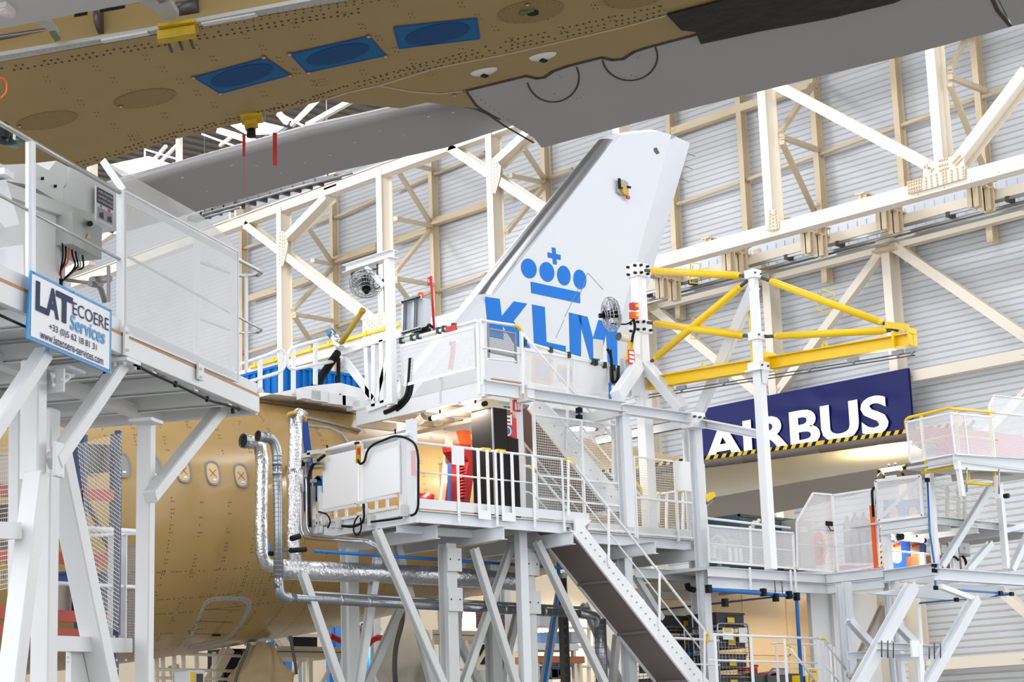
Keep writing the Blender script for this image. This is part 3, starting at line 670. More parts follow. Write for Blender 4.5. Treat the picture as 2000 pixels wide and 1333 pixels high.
# hinged cargo door low on the side: pale outline
out = [(398, 1178), (412, 1169), (440, 1167), (478, 1168), (490, 1176), (487, 1192), (474, 1216), (452, 1243), (436, 1254), (400, 1262), (366, 1268), (362, 1262), (372, 1240), (386, 1206)]
def ringpts(s):
    cx = sum(p[0] for p in out)/len(out); cy = sum(p[1] for p in out)/len(out); return [(cx+(x-cx)*s, cy+(y-cy)*s) for x, y in out]
f = MB(); A = [FS(*p) for p in ringpts(1.03)]; Bq = [FS(*p) for p in ringpts(.87)]; N = len(A)
f.add([p+hn(p)*.012 for p in A]+[p+hn(p)*.012 for p in Bq]+[p for p in A]+[p for p in Bq], [(i, (i+1) % N, N+(i+1) % N, N+i) for i in range(N)]+[(i, (i+1) % N, 2*N+(i+1) % N, 2*N+i) for i in range(N)]+[(N+i, N+(i+1) % N, 3*N+(i+1) % N, 3*N+i) for i in range(N)])
for i in range(N):
    for t in (.25, .75):
        p = A[i].lerp(A[(i+1) % N], t).lerp(Bq[i].lerp(Bq[(i+1) % N], t), .5); f.disc(p+hn(p)*.016, EX*.01, hn(p).cross(EX)*.01, 5, 1)
fo = f.build('bulk_cargo_door', [mat('grey_door_surround', (170, 164, 160), .5), M_HRIV], AP, label='lower cargo door outlined by a pale grey surround')
f = MB(); q = [FS(*p) for p in ((420, 1240), (424, 1238), (430, 1240), (424, 1242))]; c = FS(422, 1240); nn = hn(c); f.frame(c+nn*.02, EX*.09, nn.cross(EX)*.012, nn*.012)
f.build('door_handle', BLACK, fo)
f = MB()
for k in range(3): f.path([FS(396-k*14, 1190+k*24)+hn(FS(396, 1190))*.004, FS(468-k*14, 1192+k*24)+hn(FS(468, 1192))*.004], .004, 4)
for k in range(4): f.path([FS(410+k*18, 1180)+hn(FS(410, 1180))*.004, FS(380+k*18, 1255)+hn(FS(380, 1255))*.004], .004, 4)
f.build('fastener_lines', M_HRIV, fo)
# passenger door outline behind the silver duct
f = MB(); dp = [(592, 960), (590, 900), (594, 842), (600, 832), (640, 836), (668, 848), (680, 866), (684, 900)]
P_ = [FS(*p) for p in dp]; f.path([p+hn(p)*.01 for p in P_], .035, 6); fo = f.build('passenger_door', mat('grey_door_seal', (160, 164, 168), .5), AP, label='tail passenger door with a grey rounded seal')
f = MB(); q = FS(604, 820); f.path([FS(598, 818)+hn(q)*.03, FS(650, 830)+hn(q)*.03, FS(702, 844)+hn(q)*.03], .03, 6); f.build('rain_gutter', GREY, AP)
# ------------------------------------------------ fin
ZR, ZT_ = 8.6, 17.25
def fLE(z): return 28.08 + (z-11.15)/1.033
def fTE(z): return 34.99 + (z-13.36)/2.16
def hth(z): return .46 - .28*(z-ZR)/(ZT_-ZR)
mb = MB(); secs = []
for z in (8.6, 9.6, 11, 13, 15, 16.2, 16.8, 17.05, 17.2):
    le, te, h = fLE(z), fTE(z), hth(z)
    if z > 16.75: le += (z-16.75)*1.7*(1+ (z-16.75))
    pts = [(le, 0), (le+.03, -.45*h), (le+.12, -.8*h), (le+.32, -h), (le+.6*(te-le), -h), (te-.9, -h), (te, -.02), (te, .02), (te-.9, h), (le+.32, h), (le+.12, .8*h), (le+.03, .45*h)]
    secs.append([V((px, YC+py, z + (px-le)*.0)) for px, py in pts])
topx = [V((p.x, p.y, 17.22 - .0)) for p in secs[-1]]
n = 12; vs = [p for s_ in secs for p in s_]
mb.add(vs, [(i*n+k, i*n+(k+1) % n, (i+1)*n+(k+1) % n, (i+1)*n+k) for i in range(len(secs)-1) for k in range(n)])
mb.f += [list(range(n)), list(range((len(secs)-1)*n, len(secs)*n))]; mb.m += [0, 0]
FI = mb.build('tail_fin', M_FIN, AP, label='white painted vertical tail fin')
mb = MB(); mb.grid(lambda u, v: V((25.0+u*4.5, YC + (-1+2*v)*(.55*(1-u*.3))*1, 9.0+0*u)) + EZ*((1-(2*v-1)**2)*(.1+1.1*u)), 8, 8); mb.build('fin_fillet', M_FIN, AP)
# polished leading edge strip and livery on the flat near side
def sideF(x, y):                                 # sight line onto the near flank of the fin
    k = .28/(ZT_-ZR); nrm = V((0, 1, -k)); return PL(x, y, (30, YC-hth(ZR)-.006, ZR), nrm)
mb = MB(); L = []
for z in [12.0+i*.33 for i in range(15)]:
    le, h = fLE(z), hth(z)
    L.append([V((le+dx, YC+dy, z)) for dx, dy in ((.34, -h-.004), (.12, -.8*h-.006), (.03, -.45*h-.006), (-.008, 0), (.03, .45*h+.006), (.12, .8*h+.006), (.3, h+.004))])
n = 7; mb.add([p for s_ in L for p in s_], [(i*n+k, i*n+k+1, (i+1)*n+k+1, (i+1)*n+k) for i in range(len(L)-1) for k in range(n-1)], 0, True)
mb.build('leading_edge_strip', CHROME, FI)
z8 = lambda x, y: (850+x*.2626, 480+y*.2626)
def flat(name, polys, m, lab=None):
    mb = MB()
    for q in polys: mb.poly([sideF(*z8(*p)) for p in q], V((0, -.004, 0)))
    return mb.build(name, m, FI, label=lab)
Kp = [(370, 380), (480, 397), (495, 525), (585, 415), (685, 432), (583, 563), (700, 728), (700, 760), (610, 742), (520, 600), (528, 700), (410, 676)]
Lp_ = [(720, 438), (815, 457), (828, 718), (970, 748), (972, 800), (738, 755)]
Mp = [(995, 498), (1133, 530), (1175, 690), (1215, 552), (1352, 582), (1356, 900), (1285, 886), (1272, 655), (1222, 860), (1150, 842), (1085, 605), (1084, 830), (1003, 812)]
flat('livery_letter', [[(370, 380), (480, 397), (495, 525), (510, 700), (398, 676)], [(495, 525), (585, 415), (685, 432), (583, 563), (700, 728), (705, 770), (600, 748), (505, 600)]], KBLUE, 'blue letter K')
flat('livery_letter', [[(720, 438), (815, 457), (828, 718), (838, 775), (738, 755)], [(828, 718), (970, 748), (972, 800), (830, 772)]], KBLUE, 'blue letter L')
flat('livery_letter', [[(995, 498), (1090, 520), (1085, 605), (1084, 830), (1003, 812)], [(1060, 513), (1133, 530), (1175, 690), (1215, 552), (1280, 567), (1272, 655), (1222, 860), (1150, 842), (1085, 605)], [(1265, 563), (1352, 582), (1356, 900), (1285, 886), (1272, 655)]], KBLUE, 'blue letter M')
def ell(cx, cy, rx, ry): return [(cx+rx*math.cos(t)+10*math.sin(t)*0, cy+ry*math.sin(t)+.18*rx*math.cos(t)) for t in [2*math.pi*i/32 for i in range(32)]]
flat('livery_crown', [ell(697, 170, 58, 73), ell(831, 196, 55, 73), ell(957, 223, 50, 73), ell(1076, 252, 48, 73), [(710, 268), (1078, 347), (1078, 430), (715, 352)], [(867, 13), (895, 18), (905, 142), (877, 137)], [(836, 50), (868, 57), (871, 95), (838, 87)], [(899, 63), (933, 70), (933, 107), (902, 100)]], KBLUE, 'blue crown emblem of four discs, bar and cross')
# test box clipped on the fin, small hole near its tip, seams, static wicks
c = sideF(1213, 367); mb = MB(); mb.poly([sideF(*p) for p in ((1203, 353), (1216, 352), (1224, 358), (1225, 383), (1212, 383), (1203, 376))], V((0, -.05, 0)))
to = thing('test_box', 'small grey test box with yellow and black parts clipped high on the fin', 'test box', c); mb.build('back_plate', mat('box_grey', (150, 154, 158), .4, noise=.2, nscale=20), to)
mb = MB(); mb.disc(c+V((.03, -.06, -.1)), EX*.10, EZ*.10, 12, 0, V((0, -.06, 0))); mb.box(c+V((-.1, -.11, -.02)), c+V((.06, -.06, .03))); mb.build('valve', YDARK, to)
mb = MB(); mb.box(c+V((-.16, -.09, -.06)), c+V((-.09, -.055, .2))); mb.box(c+V((.13, -.12, .0)), c+V((.24, -.08, .05))); mb.build('grips', BLACK, to)
mb = MB(); mb.box(c+V((.1, -.1, -.28)), c+V((.2, -.06, -.2))); mb.build('red_plug', RED, to)
mb = MB(); mb.poly([sideF(*p) for p in ((1277, 290), (1282, 288), (1288, 299), (1283, 302), (1278, 296))], V((0, -.006, 0))); mb.build('tip_fitting', DGREY, FI)
mb = MB()
for x, y in ((1343, 300), (1338, 325), (1331, 350)):
    p = PY(x, y, YC); mb.tube(p, p+V((.3, 0, -.02)), .008, 5)
mb.build('static_wicks', DGREY, FI)
mb = MB()
for q in (((1148, 533), (1128, 590)), ((1148, 533), (1178, 566)), ((1102, 625), (1086, 660)), ((1132, 560), (1103, 620))): mb.path([sideF(*q[0])-EY*.002, sideF(*q[1])-EY*.002], .006, 4)
mb.build('skin_marks', mat('pencil_mark', (160, 164, 170), .7), FI)
# ------------------------------------------------ near stabiliser: leading edge with warning tape
H0, H1 = V((31.0, 30.0, 7.85)), V((37.2, 21.5, 8.35))
def HZ(x, y):                                    # underside plane of the stabiliser
    e1 = (H1-H0).normalized(); n_ = e1.cross(V((1, 0, .0))).normalized(); return PL(x, y, H0, n_)
root = thing  # (stabiliser is a part of the airliner)
mb = MB()
le = [HZ(1150, 932), HZ(1300, 912), HZ(1450, 893), HZ(1600, 873), HZ(1770, 850), HZ(1900, 833)]
te_in = [HZ(1150, 1062), HZ(1300, 1040), HZ(1390, 1026), HZ(1570, 992), HZ(1690, 962), HZ(1850, 928)]
mid = [HZ(1150, 1005), HZ(1290, 990), HZ(1400, 971), HZ(1560, 942), HZ(1720, 915), HZ(1880, 885)]
secs = []
for a, m_, b in zip(le, mid, te_in):
    s_ = []
    d = (m_-a).normalized()
    for k in range(7):
        t = math.pi*k/6; s_.append(a + d*(.07-.07*math.sin(t)) + EZ*(.06-.06*math.cos(t)))
    secs.append([b, m_+EZ*.0] + s_ + [m_+EZ*.30, b+EZ*.06])
n = len(secs[0]); N = len(secs)
fs0 = [(i*n+k, i*n+k+1, (i+1)*n+k+1, (i+1)*n+k) for i in range(N-1) for k in range(1, n-2)]
mb.add([p for s_ in secs for p in s_], fs0, 0, True)
mb.f += [[i*n, i*n+1, (i+1)*n+1, (i+1)*n] for i in range(N-1)] + [[i*n+n-2, i*n+n-1, (i+1)*n+n-1, (i+1)*n+n-2] for i in range(N-1)]; mb.m += [1]*(2*(N-1))
ST_ = mb.build('stabiliser', [mat('pale_gold_primer', (216, 198, 150), .25, coat=.3), mat('grey_stabiliser_paint', (150, 140, 130), .4)], AP, label='near horizontal stabiliser, gold front and grey rear underside')
mb = MB()
for i in range(5): mb.path([le[i]+V((.0, 0, -.055)) , le[i+1]+V((.0, 0, -.055))], .09, 12)
mb.build('edge_guard', mat('grey_foam_guard', (112, 104, 98), .7), ST_, label='dark grey foam guard along the leading edge')
tp = MB()
for i in range(5):
    a, b = le[i]+EZ*.035, le[i+1]+EZ*.035; L = (b-a).length; d = (b-a)/L; k = 0
    while k*.09 < L:
        p = a+d*k*.09; tp.poly([p, p+d*.09, p+d*.14+EZ*.09, p+d*.05+EZ*.09], V((-.01, -.006, 0)), k % 2); k += 1
tp.build('hazard_tape', [mat('tape_yellow', (244, 206, 30), .5), BLACK], ST_, label='yellow and black hazard tape')
# ================================================================ near work platform at the left
NU, NV = V((.847, .531, 0)).normalized(), V((-.531, .847, 0)).normalized()
NP0 = PD(60, 285, 12.0)
def N(x, y, k=0.0): return PL(x, y, NP0 + NV*k, NV)
M_NW = mat('warm_white_paint', (224, 224, 226), 0.4, noise=.05, nscale=2.5)
PERF = perforated('perforated_sheet', (222, 222, 222), .010, .30)
NPL = thing('access_platform', 'large white steel access platform at the left with a perforated screen', 'platform', V((N(280, 700).x, N(280, 700).y, 0)))
def nb(name, a, b, w, h, k=0.0, m=M_NW, kind='box', up=NV, root=None, bev=.006, k2=None):
    mb = MB(); mb.beam(N(a[0], a[1], k), N(b[0], b[1], k if k2 is None else k2), w, h, up, kind); return mb.build(name, m, root or NPL, bev)
# deck frame
def deckline(x, off): return 668+(x-240)*.405+off
D0, D1 = N(-80, deckline(-80, 0)), N(501, deckline(501, 0))
zt = (D1.z + N(240, 668).z)/2
def dk(p, k, z): q = p+NV*k; return V((q.x, q.y, z))
e0, e1 = dk(D0, 0, zt), dk(D1, 0, zt)
mb = MB(); mb.beam(e0-EZ*.055, e1-EZ*.055, .05, .13); mb.build('edge_beam', M_NW, NPL, .004)
mb = MB(); mb.beam(e0+EZ*.018, e1+EZ*.018, .05, .022); mb.beam(e1+EZ*.018, e1+NV*1.6+EZ*.018, .04, .022); mb.build('plywood_floor_edge', WOOD, NPL, label='thin brown plywood edge')
mb = MB(); mb.beam(e0+EZ*.075, e1+EZ*.075, .012, .09); mb.beam(e1+EZ*.075, e1+NV*1.6+EZ*.075, .012, .09); mb.build('toe_board', M_NW, NPL)
mb = MB(); mb.poly([e0+EZ*.01, e1+EZ*.01, e1+NV*1.6+EZ*.01, e0+NV*1.6+EZ*.01], EZ*.018); mb.build('deck_plate', M_NW, NPL)
for q in ((e1-EZ*.06, e1+NV*1.6-EZ*.06), (e0+NV*1.6-EZ*.06, e1+NV*1.6-EZ*.06)):
    mb = MB(); mb.beam(q[0], q[1], .06, .14); mb.build('edge_beam', M_NW, NPL, .004)
Lk = (e1-e0).length
for t in (.22, .42, .58, .74, .88):
    mb = MB(); a = e0.lerp(e1, t)-EZ*.08; mb.beam(a, a+NV*1.6, .07, .13, EZ, 'U'); mb.build('cross_beam', M_NW, NPL)
mb = MB(); a = e0.lerp(e1, .1)+NV*.8-EZ*.13; b = e0.lerp(e1, .97)+NV*.8-EZ*.13; mb.beam(a, b, .1, .08); mb.build('cross_beam', M_NW, NPL)
# posts and rails
nb('rail_post', (59.5, 276), (59.5, 600), .05, .012, -.01, WHITE, up=NV).name
for x0, x1, y0, y1 in ((52.5, 67, 278, 612), (228, 246, 372, 690)):
    mb = MB(); a, b = N((x0+x1)/2, y0), N((x0+x1)/2, y1); mb.beam(a, b, .05, (x1-x0)/F_PX*12.0*1.05, NU); mb.build('rail_post', WHITE2, NPL, .004)
    mb = MB(); c = N((x0+x1)/2-4, y1-40)
    mb.frame(N((x0+x1)/2-3, y1-22)-NV*.045, NU*.03, EZ*.10, NV*.008)
    for dz in (-.06, .06): mb.tube(N((x0+x1)/2-4, y1-22)-NV*.05+EZ*dz, N((x0+x1)/2-4, y1-22)-NV*.075+EZ*dz, .011, 6)
    mb.build('post_bracket', M_NW, NPL)
for (xa, ya, xb, yb, nm) in ((383, 770, 390, 790, 0),):
    mb = MB(); mb.frame(N(380, 728)-NV*.045, NU*.05, EZ*.06, NV*.008); mb.tube(N(378, 722)-NV*.05, N(378, 722)-NV*.07, .01, 6); mb.tube(N(378, 738)-NV*.05, N(378, 738)-NV*.07, .01, 6); mb.build('post_bracket', M_NW, NPL)
TUBE = mat('galvanised_rail', (190, 188, 186), .32, .55, noise=.12, nscale=8)
mb = MB(); mb.tube(N(-60, 206), N(238, 378), .016, 12); mb.build('handrail', TUBE, NPL)
mb = MB(); mb.tube(N(-60, 350), N(238, 509), .011, 10); mb.build('knee_rail', TUBE, NPL)
# screen: upright perforated panel with a hood sloping inwards
mb = MB(); mb.sheet([N(244, 652, -.03), N(465, 746, -.03), N(465, 492, -.03), N(245, 374, -.03)]); mb.build('perforated_panel', PERF, NPL)
mb = MB(); mb.sheet([N(245, 374, -.03), N(465, 492, -.03), N(443, 462, .12), N(392, 420, .22), N(212, 318, .22)]); mb.build('hood_panel', PERF, NPL)
mb = MB()
mb.beam(N(241, 372, -.02), N(201, 314, .2), .05, .012, NU); mb.build('hood_stay', WHITE2, NPL)
mb = MB()
for p, q in (((244, 652), (465, 746)), ((465, 746), (465, 492)), ((245, 374), (465, 492))): mb.beam(N(*p, -.03), N(*q, -.03), .014, .012, NV)
mb.beam(N(246, 388, -.02), N(465, 505, -.02), .05, .006, NV)
mb.build('panel_frame', WHITE, NPL)
mb = MB(); mb.beam(N(384, 455, .25), N(384, 700, .25), .055, .012, NU); mb.build('screen_post', WHITE2, NPL)
mb = MB(); mb.beam(N(456, 500, .05), N(456, 715, .05), .05, .012, NU); mb.build('screen_post', WHITE2, NPL)
for y in (508, 620):
    r = .016 if y == 508 else .010
    mb = MB(); mb.path([N(250, y-118, .12), N(466, y, .12), N(512, y+24, .12), N(505, y+30, .35), N(466, y+31, .40), N(380, y-0, .55)], r, 10, bend=.08); mb.build('end_handrail', TUBE, NPL)
mb = MB(); mb.beam(N(481, 535, .3), N(481, 728, .3), .012, .05, NU); mb.build('rail_post', WHITE, NPL)
# big legs and knee braces
def leg(a, b, w, h, k=.25, k2=None, name='leg'): return nb(name, a, b, w, h, k, M_NW, up=NV, k2=k2, bev=.01)
leg((66, 705), (64, 940), .12, .13, .18); leg((72, 925), (10, 1420), .12, .13, .1, .1); leg((92, 800), (84, 1420), .13, .13, .3)
leg((106, 860), (222, 1420), .14, .16, .45); leg((286, 818), (280, 1420), .10, .11, .35)
leg((33, 780), (30, 1420), .09, .09, 1.1)
leg((86, 690), (-40, 880), .10, .10, .05, name='knee_brace'); leg((236, 712), (104, 905), .10, .10, .08, name='knee_brace'); leg((437, 792), (292, 972), .10, .10, .25, name='knee_brace')
mb = MB(); mb.frame(N(100, 900, .1)-NV*.05, NU*.06, EZ*.11, NV*.012)
for x, y in ((95, 880), (95, 922), (119, 929)): mb.tube(N(x, y, .02), N(x, y, -.02), .012, 6)
mb.build('joint_plate', M_NW, NPL, .003)
for cx, cy, k in ((235, 712, .05), (440, 795, .2)):
    mb = MB(); c = N(cx, cy-4, k); mb.frame(c, NU*.11, NV*.1, EZ*.012)
    for s in (-1, 1): mb.tube(c+NU*.08*s, c+NU*.08*s-EZ*.045, .011, 6); mb.tube(c+NU*.08*s-NV*.07, c+NU*.08*s-NV*.07-EZ*.045, .011, 6)
    mb.build('head_plate', M_NW, NPL)
mb = MB(); c = N(130, 724, .1); mb.frame(c, NU*.11, NV*.08, EZ*.010); mb.poly([N(100, 728, .08), N(150, 730, .08), N(108, 765, .08)], NV*.01); mb.frame(N(103, 745, .1), NU*.008, NV*.08, EZ*.075)
for x, y in ((105, 735), (105, 752), (122, 742), (142, 735)): mb.tube(N(x, y, .06), N(x, y, .02), .012, 6)
mb.build('angle_bracket', M_NW, NPL)
mb = MB(); c = N(285, 824, .3); mb.frame(c, NU*.1, NV*.09, EZ*.012); mb.build('head_plate', M_NW, NPL)
mb = MB(); mb.beam(N(-40, 1036, .15), N(28, 1038, .15), .1, .10, NV); mb.build('tie_beam', M_NW, NPL)
mb = MB(); mb.beam(N(95, 1258, .5), N(246, 1262, .5), .1, .10, NV); mb.build('tie_beam', M_NW, NPL)
mb = MB(); mb.frame(N(165, 1345, .55), NU*.24, NV*.02, EZ*.24)
for x, y in ((133, 1285), (133, 1294), (228, 1290), (246, 1290), (228, 1307), (246, 1307)): mb.tube(N(x, y, .53), N(x, y, .5), .009, 6)
mb.build('base_plate', M_NW, NPL)
mb = MB(); mb.path([N(262, 712, -.03), N(290, 727, -.03), N(345, 752, -.03), N(412, 784, -.03), N(438, 790, .0), N(468, 800, .02), N(460, 806, .4), N(300, 812, 1.2)], .010, 7, bend=.1)
for x, y in ((272, 717), (343, 751), (405, 780), (455, 803)): mb.frame(N(x, y, -.03), NU*.012, EZ*.02, NV*.012)
mb.build('cable', BLACK, NPL, label='black cable clipped under the deck edge')
mb = MB(); mb.path([N(-30, 602, -.02), N(52, 640, -.02)], .009, 7); mb.path([N(205, 727, .1), N(192, 745, .2), N(185, 770, .3)], .009, 7, bend=.05); mb.build('cable', BLACK, NPL)
# sign board with lettering
SB = thing('sign_board', 'white sign board with blue border and blue lettering on the near platform rail', 'sign', N(135, 690, -.07))
cor = [N(53, 661, -.07), N(217, 731, -.07), N(218, 606, -.07), N(63, 536, -.07)]
k7 = lambda p: p-NV*.004
o = cor[0]; ux = cor[1]-cor[0]; uy = V((0, 0, (cor[2].z-cor[1].z))); 
mb = MB(); mb.poly([o, o+ux, o+ux+uy, o+uy+ux*.03, o+uy*.12], NV*.012, 0); bd = .034
mb.poly([k7(o+ux*bd+uy*.05), k7(o+ux*(1-bd)+uy*.05), k7(o+ux*(1-bd)+uy*.95), k7(o+ux*bd+uy*.95)], NV*.003, 1)
mb.build('board', [mat('sign_border_blue', (32, 134, 200), .4), mat('sign_white', (234, 234, 238), .4)], SB, label='white board with a bright blue border')
NAVY = mat('sign_navy', (18, 32, 84), .5, spec=.2); CY = mat('sign_blue', (30, 140, 206), .4)
def sp(u, v): return o+ux*u+uy*v-NV*.009
def st(t, u0, v0, u1, v1, m, off=0.0, sl=0, nm='lettering'):
    mb = MB(); put_text(mb, t, sp(u0, v0), ux*(u1-u0), uy*(v1-v0)+ux*sl, 0, off); mb.build(nm, m, SB)
st('L', .075, .45, .20, .88, NAVY, .035, .0); st('A', .19, .45, .34, .88, NAVY, .035); st('T', .30, .45, .50, .88, NAVY, .035)
st('ECOERE', .50, .64, .95, .83, NAVY, .0); st('Services', .47, .40, .90, .635, CY, .02, .01)
st('+33 (0)5 62 18 81 31', .23, .225, .80, .35, NAVY, .008); st('www.latecoere-services.com', .13, .075, .885, .20, NAVY, .008)
mb = MB()
for u, v in ((.04, .97), (.5, .97), (.96, .97), (.96, .04)): mb.disc(sp(u, v), NU*.006, EZ*.006, 8, 0, -NV*.003)
mb.build('screws', DGREY, SB)
# white cabinet housing behind the rail
H = thing('machine_housing', 'white sheet metal housing with notched top edge behind the left handrail', 'housing', N(110, 520, .5))
mb = MB(); mb.poly([N(-60, 300, .45), N(8, 322, .45), N(50, 320, .45), N(67, 318, .45), (N(95, 333, .45)), N(110, 314, .45), N(133, 326, .45), N(131, 358, .45), N(124, 366, .45), N(124, 400, .45), N(60, 362, .45), N(-60, 300+40, .45)], NV*.5); mb.build('cover_panel', M_NW, H)
mb = MB(); mb.poly([N(135, 326, .44), N(158, 337, .44), N(228, 378, .44), N(228, 452, .44), N(127, 400, .44), N(127, 368, .44), N(134, 358, .44)], NV*.5); mb.build('cover_panel', M_NW, H)
mb = MB(); mb.beam(N(-60, 345, .38), N(180, 432, .38), .09, .04, NV); mb.build('ledge', GREYW, H)
mb = MB(); mb.poly([N(-60, 340, .4), N(118, 405, .4), N(118, 570, .4), N(-60, 500, .4)], NV*.5); mb.build('body', M_NW, H)
mb = MB(); mb.poly([N(0, 352, .3), N(12, 350, .3), N(38, 438, .3), N(10, 445, .3), N(-20, 410, .3)], NV*.04); mb.frame(N(4, 340, .3), NU*.06, EZ*.02, NV*.05); mb.build('bracket_plate', WHITE2, H)
mb = MB()
for x, y in ((83, 349), (108, 364)): mb.frame(N(x, y, .43), NU*.004, EZ*.01, NV*.01)
mb.build('slots', BLACK, H)
mb = MB(); mb.frame(N(100, 505, .5), NU*.09, NV*.06, EZ*.25); mb.build('column', M_NW, H)
mb = MB(); mb.poly([N(-60, 500, .2), N(46, 478, .2), N(47, 560, .2), N(-60, 530, .2)], NV*.2); mb.build('lower_cover', WHITE2, H)
NT = thing('notice_board', 'small notice with dark heading and two pictures beside the grey box', 'notice', N(204, 440, .4))
c0, c1 = N(187, 429, .4), N(221, 446, .4); nx = c1-c0; ny = V((0, 0, N(187, 362, .4).z-c0.z))
mb = MB(); mb.poly([c0, c1, c1+ny, c0+ny], NV*.01, 0)
def npz(u, v): return c0+nx*u+ny*v-NV*.004
mb.poly([npz(.04, .52), npz(.96, .52), npz(.96, .97), npz(.04, .97)], NV*.002, 1)
for u0, u1 in ((.08, .48), (.54, .94)):
    mb.poly([npz(u0, .08), npz(u1, .08), npz(u1, .40), npz(u0, .40)], NV*.002, 2)
    mb.poly([npz(u0+.08, .12)-NV*.002, npz(u1-.06, .12)-NV*.002, npz(u1-.1, .3)-NV*.002, npz(u0+.1, .25)-NV*.002], NV*.002, 3)
mb.poly([npz(.22, .43), npz(.32, .43), npz(.32, .49), npz(.22, .49)], NV*.002, 4); mb.poly([npz(.68, .42), npz(.80, .42), npz(.80, .49), npz(.68, .49)], NV*.002, 5)
mb.build('board', [PAPER, mat('notice_dark', (44, 36, 52), .5), mat('notice_grey', (176, 172, 170), .6), mat('notice_blue', (60, 66, 120), .6), mat('notice_green', (96, 176, 60), .6), RED], NT)
mb = MB()
for i, t in enumerate(('APRES UTILISATION', "MAINTENIR L'ACCES", 'EN POSITION BASSE')): put_text(mb, t, npz(.09, .83-.13*i)-NV*.002, nx*.82, ny*.075)
mb.build('lettering', PAPER, NT)
# electric box
EB = thing('electrical_box', 'grey electrical box with black knob and hanging cables behind the handrail', 'electrical box', N(155, 500, .3))
mb = MB(); a = N(140, 482, .28); b = N(199, 494, .28); zt2 = N(140, 412, .28).z; zb2 = N(170, 492, .28).z
mb.poly([V((a.x, a.y, zb2)), V((b.x, b.y, zb2)), V((b.x, b.y, zt2)), V((a.x, a.y, zt2))], -NU*0+NV*.22, 0); mb.build('box_body', mat('box_light_grey', (176, 178, 176), .45), EB, .004)
mb = MB(); mb.poly([V((a.x, a.y, zb2))+NU*.01-NV*.003, V((b.x, b.y, zb2))-NU*.01-NV*.003, V((b.x, b.y, zt2))-NU*.01-EZ*.01-NV*.003, V((a.x, a.y, zt2))+NU*.01-EZ*.01-NV*.003], NV*.003); mb.build('door', mat('box_light_grey', (176, 178, 176), .45), EB)
mb = MB(); mb.tube(N(176, 437, .27), N(176, 437, .22), .02, 12); mb.build('knob', BLACK, EB)
mb = MB(); mb.poly([N(169, 465, .27), N(177, 465, .27), N(173, 456, .27)], -NV*.003); mb.build('warning_triangle', YELLOW, EB, label='yellow warning triangle')
for i, (x, m) in enumerate(((122, BLACK), (128, BLACK), (134, ORANGE), (140, BLACK), (147, BLACK), (153, STEEL), (160, BLACK))):
    mb = MB(); mb.path([N(x, 475+i*2, .35), N(x+1, 498, .35), N(120+(x-120)*.8+ (12 if i > 2 else 0), 512+i*2, .35), N(118 if i < 3 else 140+i, 528, .38), N(119, 552, .42)], .007, 6, bend=.03); mb.build('cable', m, EB)
mb = MB(); mb.tube(N(118, 545, .4), N(118, 585, .4), .017, 8); mb.build('conduit', BLACK, EB)
# clamp and green power tool seen behind the handrail
mb = MB(); mb.tube(N(180, 548, .9), N(213, 545, .9), .03, 10); mb.tube(N(112, 545, .8), N(200, 556, .8), .013, 8); mb.path([N(176, 555, .7), N(195, 558, .7), N(205, 590, .7)], .022, 8, bend=.05); mb.beam(N(212, 520, .6), N(212, 590, .6), .02, .02)
tag(mb.build('clamp_arm', mat('dull_metal', (140, 136, 134), .4, .4)), 'dull metal clamp and bent tube behind the sign board', 'clamp')
GT = thing('power_tool', 'dark green cordless tool at the far left behind the handrail', 'power tool', N(18, 290, .5))
mb = MB(); mb.tube(N(4, 266, .5), N(34, 274, .5), .055, 14); mb.tube(N(34, 274, .5), N(39, 276, .5), .05, 14, 0, .02); mb.build('motor_body', mat('tool_green', (16, 66, 58), .35), GT)
mb = MB(); mb.frame(N(8, 255, .42), NU*.03, EZ*.05, NV*.02); mb.frame(N(28, 268, .42), NU*.014, EZ*.02, NV*.004); mb.frame(N(2, 275, .44), NU*.04, EZ*.012, NV*.02); mb.build('grip', BLACK, GT)
mb = MB(); mb.frame(N(28, 268, .415), NU*.012, EZ*.018, NV*.003); mb.build('label_plate', PAPER, GT)
mb = MB(); mb.path([N(-8, 150, .4), N(12, 156, .4), N(14, 178, .4), N(2, 192, .4), N(-10, 190, .4)], .006, 6, bend=.04); tag(mb.build('orange_cable', ORANGE), 'short loop of orange cable at the upper left edge', 'cable')
